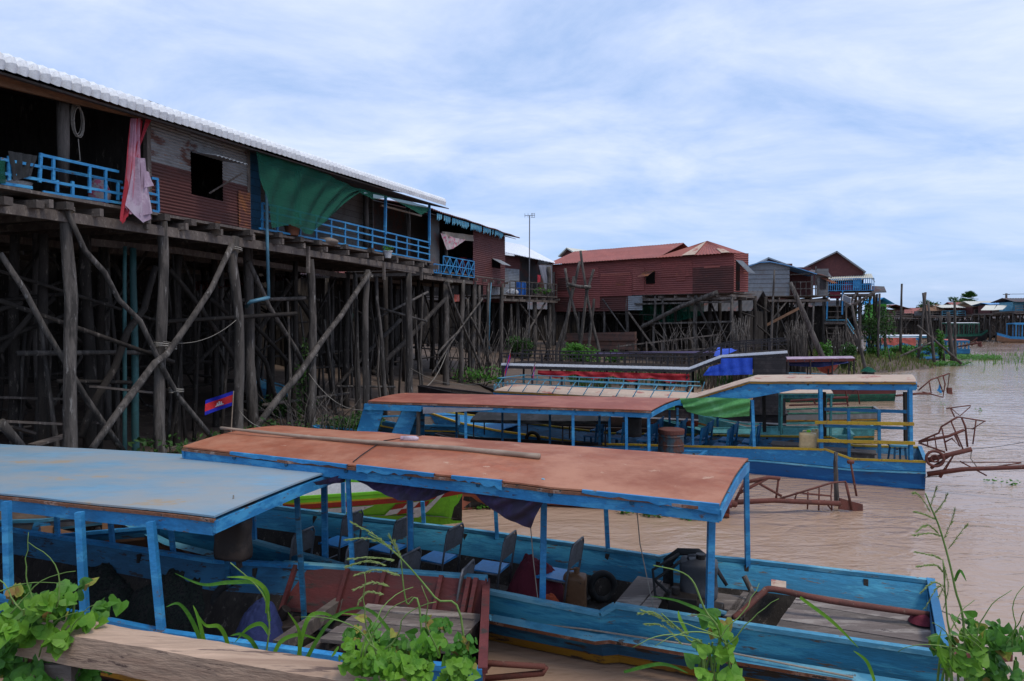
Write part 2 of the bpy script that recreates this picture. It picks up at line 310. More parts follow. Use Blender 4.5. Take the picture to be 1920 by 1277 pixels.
    def lathe(s,c,prof,n=16):
        c=Vector(c); b=len(s.v); k=len(prof)
        for r,z in prof:
            for j in range(n): a=2*math.pi*j/n; s.v.append(c+V(math.cos(a)*r,math.sin(a)*r,z))
        for i in range(k-1):
            for j in range(n): s.f.append((b+i*n+j,b+i*n+(j+1)%n,b+(i+1)*n+(j+1)%n,b+(i+1)*n+j))
        s.f.append(tuple(b+j for j in range(n))[::-1]); s.f.append(tuple(b+(k-1)*n+j for j in range(n)))
        return s
    def comps(s):
        p=list(range(len(s.v)))
        def fd(a):
            while p[a]!=a: p[a]=p[p[a]]; a=p[a]
            return a
        for f in s.f:
            for k in f[1:]: p[fd(k)]=fd(f[0])
        g={}
        for f in s.f: g.setdefault(fd(f[0]),[]).append(f)
        for fs in g.values():
            ids=sorted({i for f in fs for i in f}); mp={k:i for i,k in enumerate(ids)}; q=MB(); q.v=[s.v[i] for i in ids]; q.f=[tuple(mp[i] for i in f) for f in fs]; yield q
    def build(s,name,m,parent=None,loc=None,smooth=False,bevel=0):
        if name in SPLIT and parent is not None:
            for q in s.comps(): o=q.build(SPLIT[name],m,parent,None,smooth,bevel)
            return o
        o0=ORG[parent.name] if parent is not None else Vector(loc if loc is not None else s.base())
        me=bpy.data.meshes.new(name); me.from_pydata([v-o0 for v in s.v],[],s.f); me.materials.append(MT[m])
        if smooth: me.polygons.foreach_set('use_smooth',[True]*len(me.polygons))
        me.update()
        o=bpy.data.objects.new(name,me); col.objects.link(o)
        if parent is not None: o.parent=parent
        else: o.location=o0
        ORG[o.name]=o0
        if bevel:
            b=o.modifiers.new('b','BEVEL'); b.width=bevel; b.segments=2; b.limit_method='ANGLE'
        if smooth and bevel==0:
            pass
        return o
    def base(s):
        n=len(s.v); return V(sum(v.x for v in s.v)/n,sum(v.y for v in s.v)/n,min(v.z for v in s.v))
def tag(o,label,cat,group=None):
    o['label']=label; o['category']=cat
    if group: o['group']=group
    return o
def thing(name,label,cat,loc,group=None,rz=0):
    o=bpy.data.objects.new(name,None); o.empty_display_size=.2; col.objects.link(o); o.location=loc; o.rotation_euler.z=rz
    ORG[o.name]=Vector(loc); return tag(o,label,cat,group)
def clone(root,loc,rz,label):
    r=root.copy(); col.objects.link(r); r.location=loc; r.rotation_euler.z=rz; r['label']=label
    for c in root.children:
        q=c.copy(); col.objects.link(q); q.parent=r
        for g in c.children: h=g.copy(); col.objects.link(h); h.parent=q
    return r
def corr(mb,p00,p10,p11,p01,n,amp,rows=1,axis='u',jit=0,thick=0):
    """corrugated sheet; n waves along u (p00->p10) or v (p00->p01)"""
    p00,p10,p11,p01=map(Vector,(p00,p10,p11,p01)); nn=(p10-p00).cross(p01-p00).normalized()
    def f(u,v):
        t=u if axis=='u' else v
        q=lerp(lerp(p00,p10,u),lerp(p01,p11,u),v)
        return q+nn*(amp*math.sin(t*n*2*math.pi)+(jit*noise.noise(q*.8) if jit else 0))
    k=max(2,int(n*4)); return mb.grid(f,k if axis=='u' else rows,rows if axis=='u' else k,thick)
def cloth(mb,top,bot,nu=30,nv=14,amp=.03,freq=9,nrm=V(0,-1,0),seed=0,conv=0):
    top=[Vector(p) for p in top]; bot=[Vector(p) for p in bot]
    def pl(P,t):
        t=t*(len(P)-1); i=min(int(t),len(P)-2); return lerp(P[i],P[i+1],t-i)
    def f(u,v):
        q=lerp(pl(top,u),pl(bot,u),v)
        a=amp*(.35+.65*math.sin(math.pi*min(1,v*.9+.1)))
        return q+nrm*(a*math.sin(u*freq*2*math.pi+conv*v*4+seed)+a*.8*noise.noise(V(u*freq*.7+seed,v*2.5,seed)))
    return mb.grid(f,nu,nv)
# ---------------------------------------------------------------- terrain
LAND=[(-9,-30),(-7.2,3),(-5.4,9),(-3.9,13.5),(-1.6,19),(.3,25),(2.5,31),(5,36.5),(10,37.5),(14,38),(18,42),(25,47),(31.5,51.5),(34.5,56),(35,64),(31,74),(30,95),(38,120),(60,133),(110,141),(500,150),(500,900),(-500,900),(-500,-30)]
def inside(x,y):
    c=False; n=len(LAND)
    for i in range(n):
        x1,y1=LAND[i]; x2,y2=LAND[i-1]
        if (y1>y)!=(y2>y) and x<(x2-x1)*(y-y1)/(y2-y1)+x1: c=not c
    return c
def sdist(x,y):
    m=1e9; n=len(LAND)
    for i in range(n):
        x1,y1=LAND[i]; x2,y2=LAND[(i+1)%n]; dx,dy=x2-x1,y2-y1
        t=max(0,min(1,((x-x1)*dx+(y-y1)*dy)/(dx*dx+dy*dy))); m=min(m,math.hypot(x-x1-dx*t,y-y1-dy*t))
    return m if inside(x,y) else -m
def th(x,y):
    d=sdist(x,y)
    z=max(-1.4,d*.35) if d<0 else (.24*d if d<2.5 else .6+min(1.3,(d-2.5)*.13))
    z+=(.12 if d>0 else .03)*noise.noise(V(x*.5,y*.5,0))+.05*noise.noise(V(x*1.9,y*1.9,3))
    if y<4.3: z=max(z,min(2.0,(3.9-y)*.95))
    return z
def axis_pts(a,b,step,outer,lim0,lim1):
    p=[]; x=a
    while x<=b: p.append(x); x+=step
    s=step; x=a
    while x>lim0: s*=1.35; x-=s; p.insert(0,x)
    s=step; x=b
    while x<lim1: s*=1.35; x+=s; p.append(x)
    return p
xs=axis_pts(-22,42,.8,0,-600,600); ys=axis_pts(-4,62,.8,0,-40,620)
mb=MB()
for x in xs:
    for y in ys: mb.v.append(V(x,y,th(x,y)))
ny=len(ys)
for i in range(len(xs)-1):
    for j in range(ny-1): mb.f.append((i*ny+j,(i+1)*ny+j,(i+1)*ny+j+1,i*ny+j+1))
g=mb.build('ground','mud',loc=(0,0,0),smooth=True); g['kind']='structure'
mb=MB(); mb.add([(-700,-42,0),(700,-42,0),(700,800,0),(-700,800,0)],[(0,1,2,3)])
g=mb.build('river_water','river_water',loc=(0,0,0)); g['kind']='structure'
# ---------------------------------------------------------------- houses on stilts
def rad(p,px): return px*p.y/FPX
def pole(root,fr,px,off,wpx,name='stilt',m='post_wood',down=True,n=9,wob=.25):
    """a log traced along the wall plane fr at depth off; carried down to the mud"""
    P=[fr.at(x,y,off) for x,y in px]
    if down:
        e=P[-1]; gz_=th(e.x,e.y)-.25
        if e.z>gz_: P.append(V(e.x,e.y,gz_))
    Q=[]; 
    for a,b in zip(P,P[1:]):
        k=max(1,int((b-a).length/.45))
        for i in range(k): Q.append(lerp(a,b,i/k))
    Q.append(P[-1]); r0=rad(P[0],wpx)
    Q=[q+V(1,.3,0)*noise.noise(q*.7)*r0*.35 for q in Q]
    return MB().tube(Q,[r0*(.88+.2*i/len(Q)) for i in range(len(Q))],n,wob=wob).build(name,m,root,smooth=True)
def rect_wall(mb,fr,s0,s1,z0,z1,off,per,hole=None,amp=.009,axis='v',jit=.01):
    rs=[(s0,s1,z0,z1)]
    if hole:
        a,b,c,d=hole; rs=[(s0,a,z0,z1),(b,s1,z0,z1),(a,b,z0,c),(a,b,d,z1)]
    for a,b,c,d in rs:
        if b-a<.02 or d-c<.02: continue
        n=(d-c)/per if axis=='v' else (b-a)/per
        if per>0: corr(mb,fr.p(a,c,off),fr.p(b,c,off),fr.p(b,d,off),fr.p(a,d,off),n,amp,max(1,int((b-a)/.8)),axis,jit)
        else: mb.slab(fr.p(a,c,off),fr.p(b,c,off),fr.p(b,d,off),fr.p(a,d,off),.03)
def stilts(root,fr,s0,s1,zt,depth,ds=2.1,do=2.0,r=.08,rows=None,skipfront=False,brace=.5,m='dark_and_shaded_wood',rnd=None,thin=0):  # default m puts the shade of the rear rows into their colour
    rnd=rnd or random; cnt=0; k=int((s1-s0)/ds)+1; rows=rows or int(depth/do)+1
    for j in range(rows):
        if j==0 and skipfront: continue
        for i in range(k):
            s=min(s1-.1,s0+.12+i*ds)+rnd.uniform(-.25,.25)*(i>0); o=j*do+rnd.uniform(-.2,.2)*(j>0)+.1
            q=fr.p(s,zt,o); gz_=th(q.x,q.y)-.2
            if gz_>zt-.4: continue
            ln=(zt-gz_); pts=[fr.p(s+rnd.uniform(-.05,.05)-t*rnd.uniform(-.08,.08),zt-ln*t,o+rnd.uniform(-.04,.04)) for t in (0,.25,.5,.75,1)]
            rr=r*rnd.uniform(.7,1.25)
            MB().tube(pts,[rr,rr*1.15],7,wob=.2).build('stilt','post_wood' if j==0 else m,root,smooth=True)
            if rnd.random()<brace and i<k-1:
                up=rnd.random()<.5; ln2=ds*rnd.uniform(.8,1.9); h=min(ln-.2,rnd.uniform(2,4.6))
                a=fr.p(s,zt-.1-(0 if up else h),o-.12); b=fr.p(s+ln2,zt-.1-(h if up else 0),o-.12)
                mid=lerp(a,b,.5)+V(0,0,rnd.uniform(-.15,.15))
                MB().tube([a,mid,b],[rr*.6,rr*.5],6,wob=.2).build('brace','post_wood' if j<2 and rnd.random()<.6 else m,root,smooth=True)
            if rnd.random()<.3 and j<rows-1:
                a=fr.p(s+.1,zt-rnd.uniform(.3,3.5),o); b=fr.p(s+.2,zt-rnd.uniform(.3,4),o+do)
                MB().tube([a,b],rr*.45,6).build('brace',m,root,smooth=True)
        if rnd.random()<.8:
            z=zt-rnd.uniform(.9,3.6); MB().tube([fr.p(s0+.1,z,j*do+.15),fr.p((s0+s1)/2,z+.05,j*do+.18),fr.p(s1-.1,z+rnd.uniform(-.3,.3),j*do+.15)],.035,6).build('rail_pole',m,root,smooth=True)
def floor_deck(root,fr,s0,s1,z,o0,o1,joist=.9):
    MB().slab(fr.p(s0,z,o0),fr.p(s1,z,o0),fr.p(s1,z,o1),fr.p(s0,z,o1),-.05).build('floor','plank_wood',root)
    mb=MB(); k=int((s1-s0)/joist)
    for i in range(k+1):
        s=s0+.08+i*(s1-s0-.16)/max(1,k); mb.bar(fr.p(s,z-.14,o0-.12-random.random()*.12),fr.p(s,z-.14,o1),.07,.13)
    mb.build('floor_joists','plank_wood',root)
    mb=MB(); 
    for o in (o0+.08,(o0+o1)/2,o1-.15): mb.bar(fr.p(s0-.1,z-.28,o),fr.p(s1+.1,z-.28,o),.08,.15)
    mb.build('floor_beams','plank_wood',root)
def roof(root,fr,kind,s0,s1,ze,o0,o1,h,m,wave=.2,amp=.02,ov=.25,name='roof',ridge_at=.5,back=0,trim=None,zback=None):
    mb=MB(); a,b=s0-ov,s1+ov; om=lerp(o0,o1,ridge_at)
    if kind=='gable':          # ridge runs along s
        corr(mb,fr.p(a,ze,o0-ov),fr.p(b,ze,o0-ov),fr.p(b,ze+h,om),fr.p(a,ze+h,om),(b-a)/wave,amp,3,'u',.02,.012)
        corr(mb,fr.p(b,ze,o1+ov),fr.p(a,ze,o1+ov),fr.p(a,ze+h,om),fr.p(b,ze+h,om),(b-a)/wave,amp,3,'u',.02,.012)
    elif kind=='front':        # gable end faces the river
        sm=lerp(a,b,ridge_at)
        corr(mb,fr.p(a,ze,o1+ov),fr.p(a,ze,o0-ov),fr.p(sm,ze+h,o0-ov),fr.p(sm,ze+h,o1+ov),(o1-o0+2*ov)/wave,amp,3,'u',0,.02)
        corr(mb,fr.p(b,ze,o0-ov),fr.p(b,ze,o1+ov),fr.p(sm,ze+h,o1+ov),fr.p(sm,ze+h,o0-ov),(o1-o0+2*ov)/wave,amp,3,'u',0,.02)
        g_=MB(); g_.add([fr.p(a+ov,ze,o0),fr.p(b-ov,ze,o0),fr.p(sm,ze+h-ov*h/(sm-a)*.9,o0)],[(0,1,2)])
        return mb.build(name,m,root,smooth=False),g_
    elif kind=='hip':
        k=min((o1-o0)/2+ov,(b-a)/2-.05); p=[fr.p(a,ze,o0-ov),fr.p(b,ze,o0-ov),fr.p(b,ze,o1+ov),fr.p(a,ze,o1+ov)]
        q0,q1=fr.p(a+k,ze+h,om),fr.p(b-k,ze+h,om)
        corr(mb,p[0],p[1],q1,q0,(b-a)/wave,amp,3,'u',0); corr(mb,p[2],p[3],q0,q1,(b-a)/wave,amp,3,'u',0)
        corr(mb,p[1],p[2],q1+V(0,0,.001),q1,(o1-o0)/wave,amp,3,'u',0); corr(mb,p[3],p[0],q0+V(0,0,.001),q0,(o1-o0)/wave,amp,3,'u',0)
    elif kind=='shed':
        corr(mb,fr.p(a,ze,o0-ov),fr.p(b,ze,o0-ov),fr.p(b,ze+h,o1+ov),fr.p(a,ze+h,o1+ov),(b-a)/wave,amp,4,'u',.02,.012)
    return mb.build(name,m,root,smooth=(kind!='hip'))
def rails(root,fr,segs,off,m='blue_bright',w=.035,h=.042,name='railing'):
    mb=MB()
    for a,b in segs: mb.bar(fr.at(*a,off),fr.at(*b,off),w,h)
    return mb.build(name,m,root)
def xrails(mb,fr,s0,s1,z0,z1,off,n,bars=3,r=.022,X=False):
    for k in range(bars): z=lerp(z0,z1,k/(bars-1)); mb.bar(fr.p(s0,z,off),fr.p(s1,z,off),r*2,r*2)
    for i in range(n+1): s=lerp(s0,s1,i/n); mb.bar(fr.p(s,z0,off),fr.p(s,z1,off),r*1.8,r*1.8)
    if X:
        for i in range(n): a,b=lerp(s0,s1,i/n),lerp(s0,s1,(i+1)/n); mb.bar(fr.p(a,z0,off),fr.p(b,z1,off),r*1.4,r*1.4); mb.bar(fr.p(b,z0,off),fr.p(a,z1,off),r*1.4,r*1.4)
    return mb
# ---- house 1: the long one under the white roof
F1=Fr((-7.59,10.34),(.327,.945))
S1A,S1B=-6.0,14.55; ZF=5.62; ZE=7.62
def f1s(x,y,off=0): return F1.fit(x,y,off)[0]
h1=thing('stilt_house','long stilt house nearest the viewer under scalloped white roof sheets, with blue verandas','house',F1.p(6,th(-6,16),3))
floor_deck(h1,F1,S1A,S1B,ZF,-.12,8)
# roof with turned-down scalloped edge
mb=MB(); per=.17; nw=int((f1s(836,383,-.45)-S1A)/per); e0=F1.fit(0,128,-.45); e1=F1.fit(833,385,-.45)
def eavez(s): return lerp(e0[1],e1[1],(s-e0[0])/(e1[0]-e0[0]))
prof=[(-.47,0),(-.50,.09),(-.47,.16),(-.38,.21),(-.1,.27),(1,.50),(3,.9),(4.2,1.15)]
seg=6; rows=[]
for i in range(nw*seg+1):
    s=S1A+i*per/seg; ph=(i%seg)/seg; c=abs(math.sin(math.pi*ph)); rr=[]
    for k,(o,z) in enumerate(prof):
        q=F1.p(s,eavez(s)+z+.04*c*(1 if k>1 else .3)-(.045*c if k==0 else 0)+.012*noise.noise(V(s*.6,k,0)),o-(.06*c if k<4 else 0)+.015*noise.noise(V(s*1.7,k,5))); rr.append(q)
    rows.append(rr)
b0=len(mb.v)
for rr in rows: mb.v+=rr
m_=len(prof)
for i in range(len(rows)-1):
    for j in range(m_-1): mb.f.append((i*m_+j,(i+1)*m_+j,(i+1)*m_+j+1,i*m_+j+1))
mb.build('roof','white_sheet',h1)
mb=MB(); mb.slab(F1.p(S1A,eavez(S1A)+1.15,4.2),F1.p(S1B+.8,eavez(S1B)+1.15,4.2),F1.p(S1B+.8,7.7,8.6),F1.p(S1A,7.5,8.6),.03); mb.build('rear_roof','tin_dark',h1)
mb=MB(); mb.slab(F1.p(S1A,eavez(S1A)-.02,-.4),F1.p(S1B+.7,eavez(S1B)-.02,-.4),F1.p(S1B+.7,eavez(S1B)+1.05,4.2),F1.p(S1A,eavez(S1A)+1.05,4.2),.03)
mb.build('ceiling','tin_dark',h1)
mb=MB(); mb.bar(F1.at(-160,112,-.05),F1.at(270,216,-.05),.07,.17); mb.build('eave_beam','orange_wood',h1)
# back, side and inner walls
mb=MB(); mb.slab(F1.p(S1A,ZF,6),F1.p(S1B,ZF,6),F1.p(S1B,8.1,6),F1.p(S1A,8.0,6),.03); mb.slab(F1.p(S1A,ZF,0),F1.p(S1A,ZF,4),F1.p(S1A,eavez(S1A)+.95,4),F1.p(S1A,eavez(S1A),0),.03)
mb.build('back_wall','dark_and_shaded_wood',h1)
sv=f1s(494,430); sp=f1s(275,218); sq=f1s(463,268)
mb=MB(); mb.slab(F1.p(S1B-.05,ZF,2.2),F1.p(S1B-.05,ZF,6),F1.p(S1B-.05,8.1,6),F1.p(S1B-.05,eavez(S1B)+.55,2.2),.03)
mb.slab(F1.p(sv,ZF,2.6),F1.p(S1B,ZF,2.6),F1.p(S1B,eavez(S1B)+.66,2.6),F1.p(sv,eavez(sv)+.66,2.6),.03); mb.build('inner_wall','gray_board',h1)
mb=MB(); mb.slab(F1.p(sq+.25,ZF,.35),F1.p(sv+.35,ZF,.35),F1.p(sv+.35,eavez(sv)+.12,.35),F1.p(sq+.25,eavez(sq)+.12,.35),.03); mb.build('blue_boards','blue_board',h1)
mb=MB(); mb.slab(F1.p(sp,ZF,.05),F1.p(sp,ZF,4),F1.p(sp,eavez(sp)+.95,4),F1.p(sp,eavez(sp)+.08,.05),.03); mb.slab(F1.p(sq+.1,ZF,.05),F1.p(sq+.1,ZF,4),F1.p(sq+.1,eavez(sq)+.95,4),F1.p(sq+.1,eavez(sq)+.08,.05),.03); mb.build('partition','dark_and_shaded_wood',h1)
wa=F1.fit(355,282); wb=F1.fit(415,295); wc=F1.fit(355,364)
zw1=wa[1]; zw0=F1.fit(355,364)[1]
mb=MB(); zb=F1.fit(285,395,-.03)[1]; zb=min(zb,F1.fit(462,433,-.03)[1]); ztm=7.72
hole=(wa[0],wb[0],zw0,zw1)
zmid=F1.fit(275,300,-.03)[1]
rect_wall(mb,F1,sp,sq,zmid,ztm,-.03,.062,(wa[0],wb[0],zmid-.001,zw1)); mb.build('tin_wall','tin_patched',h1)
mb=MB(); rect_wall(mb,F1,sp,sq,zb,zmid,-.035,.062,(wa[0],wb[0],zw0,zmid+.001)); mb.build('rusty_tin_wall','rust_red',h1)
mb=MB(); rect_wall(mb,F1,sq-.36,sq+.015,zb-.02,zb+.85,-.06,.062); mb.build('rust_patch','rust_orange',h1)
mb=MB(); a,b=wa[0],wb[0]; q=F1.p(a,zw1,-.05); 
p0,p1=F1.p(a,zw1-.03,-.05),F1.p(b,zw1-.03,-.05); dn=V(0,0,-.12)-F1.n*.62
corr(mb,p0,p1,p1+dn,p0+dn,8,.012,2,'u',0,.01); sh_=mb.build('shutter','tin_grey',h1)
MB().bar(F1.p(a+.5,zw0+.1,-.02),F1.p(b,zw1-.3,-.55),.03,.03).build('prop_stick','plank_wood',h1)
mb=MB()
for sa in (sp,sq): mb.bar(F1.p(sa,zb-.1,-.0),F1.p(sa,eavez(sa)+.05,-.0),.09,.09)
mb.build('corner_posts','plank_wood',h1)
# joists seen in front, long beams on the outside of the stilts
mb=MB()
for x,y in ((0,378),(60,384),(116,387),(300,408),(350,418),(395,425),(460,437),(515,441),(555,449),(590,455),(640,463),(690,470),(735,484),(790,494)):
    q=F1.fit(x,y,-.1); mb.bar(F1.p(q[0],q[1],-.28),F1.p(q[0],q[1],1.5),.13,.12)
mb.build('joist_ends','joist_wood',h1)
rails(h1,F1,[((-60,380),(465,455))],-.02,'plank_wood',.07,.16,'outer_beam'); rails(h1,F1,[((470,455),(778,509))],-.03,'plank_wood',.07,.14,'outer_beam')
rails(h1,F1,[((150,452),(330,470)),((330,470),(665,520))],1.6,'plank_wood',.08,.14,'inner_beam')
mb=MB()
for x,y0,y1 in ((578,462,512),(790,495,525),(720,492,525),(275,395,430)): mb.bar(F1.at(x,y0,-.12),F1.at(x,y1,-.12),.07,.07)
mb.build('hanging_struts','plank_wood',h1)
# verandas
rails(h1,F1,[((75,290),(222,322)),((0,298),(229,342)),((0,324),(229,364)),((75,312),(229,342)),((80,360),(228,381)),((0,343),(60,352)),
  ((77,287),(74,342)),((17,293),(17,340)),((100,293),(100,338)),((107,338),(107,360)),((168,311),(168,362)),((198,318),(198,380)),((136,340),(136,368)),((221,340),(221,375)),
  ((228,352),(296,366)),((228,370),(296,380)),((284,334),(296,336)),((295,335),(297,397)),((285,395),(297,398))],-.08,h=.044)
bs=[((492,381),(806,455)),((492,395),(806,466)),((489,411),(806,477)),((486,428),(806,489))]
vs=[((x,381+(x-492)*.2357),(x,429+(x-489)*.192)) for x in (492,520,563,593,621,647,671,698,722,743,763,784,805)]
rails(h1,F1,bs+vs,-.08,h=.042)
rails(h1,F1,[((723,368),(722,440)),((805,380),(805,460))],-.08,'blue_bright',.07,.07,'veranda_post_set')
rails(h1,F1,[((490,384),(805,453))],-.1,'plank_wood',.03,.04,'bamboo_rail') if False else None
rails(h1,F1,[((714,385),(790,405))],.1,'bamboo',.05,.05,'bamboo_bar')
def strutpost(fr,x,y0,y1,off,wpx,root,name='post'): 
    return MB().tube([fr.at(x,y0,off),fr.at(x+1,(y0+y1)/2,off),fr.at(x,y1,off)],rad(fr.at(x,y0,off),wpx),9,wob=.2).build(name,'post_wood',root,smooth=True)
strutpost(F1,118,186,352,.15,10,h1); strutpost(F1,686,365,474,.6,5,h1); strutpost(F1,765,385,480,.8,4,h1); strutpost(F1,558,320,430,1.2,6,h1)
# stilts of house 1, traced
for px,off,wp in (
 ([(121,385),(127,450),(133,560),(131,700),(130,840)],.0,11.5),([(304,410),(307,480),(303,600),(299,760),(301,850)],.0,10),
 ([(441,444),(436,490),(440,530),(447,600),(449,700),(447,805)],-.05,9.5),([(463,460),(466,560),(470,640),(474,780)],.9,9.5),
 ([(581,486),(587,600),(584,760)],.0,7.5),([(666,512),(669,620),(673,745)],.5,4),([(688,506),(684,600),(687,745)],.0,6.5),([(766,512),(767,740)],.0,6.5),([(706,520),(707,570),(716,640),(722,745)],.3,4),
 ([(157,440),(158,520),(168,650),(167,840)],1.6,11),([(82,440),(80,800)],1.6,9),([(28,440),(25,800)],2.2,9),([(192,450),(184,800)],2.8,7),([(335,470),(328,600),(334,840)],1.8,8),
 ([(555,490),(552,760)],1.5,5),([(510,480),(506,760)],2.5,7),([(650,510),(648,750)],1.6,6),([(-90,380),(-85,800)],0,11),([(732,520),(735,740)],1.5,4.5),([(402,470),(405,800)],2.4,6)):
    pole(h1,F1,px,off,wp,m='post_wood' if off<1 else 'dark_and_shaded_wood')  # stilts set back get the darker wood as painted shade
for px,off,wp in (
 ([(122,388),(160,470),(195,510),(222,562),(262,602),(300,680),(336,745),(396,820)],-.12,5.5),([(436,458),(396,540),(350,610),(312,665),(290,680),(245,740),(172,842)],-.2,5.5),
 ([(0,475),(45,542),(82,612),(118,672),(160,745),(232,848)],.3,6),([(693,512),(640,590),(585,665),(560,702),(520,750),(478,805)],-.15,5),
 ([(466,490),(505,575),(555,655),(572,690)],.5,4.5),([(292,500),(270,580),(240,622),(215,690),(178,750),(150,820)],1.0,6.5),([(318,505),(370,570),(420,640),(470,720)],1.2,5),
 ([(0,660),(60,590),(100,560)],1.8,6),([(0,790),(40,840)],.2,9),([(420,560),(480,610),(540,680)],2,4),([(560,510),(520,570),(470,640)],2.2,4.5),([(835,560),(760,640),(700,700)],1.2,4),
 ([(395,560),(440,600),(500,680),(520,760)],1.6,4.5),([(350,700),(400,650),(470,590)],2.3,4.5),([(640,690),(560,560)],2.5,4),([(600,760),(690,660),(750,600)],1.4,4)):
    pole(h1,F1,px,off,wp,'brace','post_wood' if off<1 else 'dark_and_shaded_wood',down=False)  # braces set back are coloured darker in place of shade
for px,off,wp in (([(234,462),(234,840)],1.2,3.8),([(249,465),(255,845)],1.5,6.5)): pole(h1,F1,px,off,wp,'drain_pipe','pvc_teal',wob=0)
mb=MB(); mb.tube([F1.at(500,358,-.2),F1.at(501,450,-.2),F1.at(504,558,-.2)],rad(F1.at(500,450),3),8).tube([F1.at(504,558,-.2),F1.at(470,566,-.1),F1.at(462,575,.2)],.045,8); mb.build('drain_pipe','pvc_blue',h1,smooth=True)
rnd=random.Random(5)
F1b=Fr(F1.p(S1A,0,3.0)[:2],F1.d[:2]); 
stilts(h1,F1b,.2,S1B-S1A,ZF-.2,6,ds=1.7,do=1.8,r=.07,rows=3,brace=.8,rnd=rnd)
for k in range(34):
    s=rnd.uniform(-2,S1B+1); o=rnd.uniform(.6,5); z=rnd.uniform(1.3,5); l=rnd.uniform(1.5,4)
    MB().tube([F1.p(s,z,o),F1.p(s+l,z+rnd.uniform(-1.2,1.2),o+rnd.uniform(-.8,.8))],rnd.uniform(.025,.05),6,wob=.2).build('tie_pole','dark_and_shaded_wood' if k%3 else 'post_wood',h1,smooth=True)
for k in range(48):
    s=rnd.uniform(1,S1B+1.5); o=rnd.uniform(.3,4.5); q=F1.p(s,0,o); z0_=th(q.x,q.y)-.2; z1_=rnd.uniform(3.0,5.5); l=rnd.uniform(-.5,.5); a,b=F1.p(s,z0_,o),F1.p(s+l,z1_,o+rnd.uniform(-.3,.3)); c_=lerp(a,b,.5)+V(rnd.uniform(-.12,.12),0,0)
    MB().tube(resamp0([a,c_,b],3),[.045,.03],6,wob=.4).build('thin_pole','post_wood' if k%2 else 'dark_and_shaded_wood',h1,smooth=True)
for x0,y0,x1,y1,o in ((10,790,115,795,1),(20,800,60,812,1.2),(60,835,130,815,.8),(175,725,300,738,.6),(0,745,120,748,2),(175,792,205,795,1)):
    MB().bar(F1.at(x0,y0,o),F1.at(x1,y1,o),.2,.04).build('plank','plank_wood',h1)
mb=MB(); corr(mb,F1.at(365,545,2.6),F1.at(650,512,4.5),F1.at(650,505,6),F1.at(365,528,5),60,.02,3); mb.build('lean_to_roof','roof_red',h1)
# things hanging on or standing in the verandas
cl=MB(); cloth(cl,[F1.at(243,222,-.12),F1.at(262,222,-.16),F1.at(266,226,-.12)],[F1.at(224,408,-.3),F1.at(230,421,-.25),F1.at(240,405,-.3)],16,26,.035,3,-F1.n,1)
hg=thing('hanging_cloth','pink and red sheet hanging from the eave over the left blue veranda rail','cloth',F1.at(255,400,-.2))
cl.build('red_edge','red_cloth',hg,smooth=True)
cl=MB(); cloth(cl,[F1.at(246,222,-.16),F1.at(254,222,-.2),F1.at(264,222,-.16)],[F1.at(231,385,-.24),F1.at(244,402,-.3),F1.at(264,396,-.24)],18,26,.03,3,-F1.n,4); cl.build('pink_fall','pink_cloth',hg,smooth=True)
cl=MB(); cloth(cl,[F1.at(252,292,-.22),F1.at(258,296,-.3),F1.at(273,297,-.22)],[F1.at(234,385,-.3),F1.at(268,418,-.35),F1.at(284,410,-.3)],22,22,.03,2.5,-F1.n,7)
cloth(cl,[F1.at(262,297,-.23),F1.at(273,297,-.23)],[F1.at(262,405,-.36),F1.at(286,400,-.32)],10,22,.025,1.5,-F1.n,2); cloth(cl,[F1.at(268,320,-.25),F1.at(280,322,-.25)],[F1.at(270,352,-.33),F1.at(289,348,-.3)],8,8,.02,1.5,-F1.n,2)
cl.build('lilac_fall','lilac_cloth',hg,smooth=True)
cl=MB(); cloth(cl,[F1.at(275,218,-.15),F1.at(286,222,-.12)],[F1.at(257,285,-.2),F1.at(262,275,-.2)],6,12,.02,1.2,-F1.n,3); cl.build('tied_corner','red_cloth',hg,smooth=True)
cl=MB(); cloth(cl,[F1.at(x,y,-.3) for x,y in ((478,283),(520,293),(560,305),(600,321),(630,335),(655,347),(677,357))],[F1.at(x,y,-.36) for x,y in ((512,428),(528,424),(545,421),(560,428),(573,438),(583,440),(592,430),(608,417),(625,402),(645,381),(674,361))],110,40,.05,5,-F1.n,2,2.2)
nt1=thing('shade_net','green shade net hanging under the white roof over the right blue veranda','netting',F1.at(560,430,-.3)); cl.build('net_sheet','green_net',nt1,smooth=True)
cl=MB(); cloth(cl,[F1.at(670,352,-.3),F1.at(720,366,-.3),F1.at(770,378,-.3),F1.at(804,388,-.3)],[F1.at(672,360,-.33),F1.at(700,374,-.36),F1.at(730,371,-.33),F1.at(768,390,-.38),F1.at(790,403,-.4),F1.at(806,394,-.35)],40,8,.02,5,-F1.n,5); cl.build('bunched_edge','green_net',nt1,smooth=True)
def rope_coil(label,c,r,n,fr,wd,hg_):
    mb=MB()
    for k in range(n): 
        a=random.uniform(.85,1.1); pts=[c+fr.d*math.cos(t*.4488)*wd*a+V(0,0,math.sin(t*.4488)*hg_*a)+fr.n*(k*.012-.03)+V(0,0,k*.012) for t in range(15)]; mb.tube(pts,r,5,cap=False)
    mb.tube([c+V(0,0,-hg_),c+fr.d*.03+V(0,0,-hg_-.35),c-fr.d*.15+V(0,0,-hg_-.42)],r,5)
    o=mb.build('rope_coil','rope',loc=c); tag(o,label,'rope')
rope_coil('pale coil of rope hanging from a nail beside the left veranda post',F1.at(146,230,.1),.008,7,F1,.10,.27)
dc=MB(); cloth(dc,[F1.at(15,283,-.1),F1.at(70,292,-.1)],[F1.at(25,340,-.12),F1.at(58,330,-.12)],16,10,.03,3,-F1.n); tag(dc.build('draped_cloth','dark_cloth',smooth=True,loc=F1.at(40,340,-.1)),'dark cloth draped over the blue rail at the left edge','cloth')
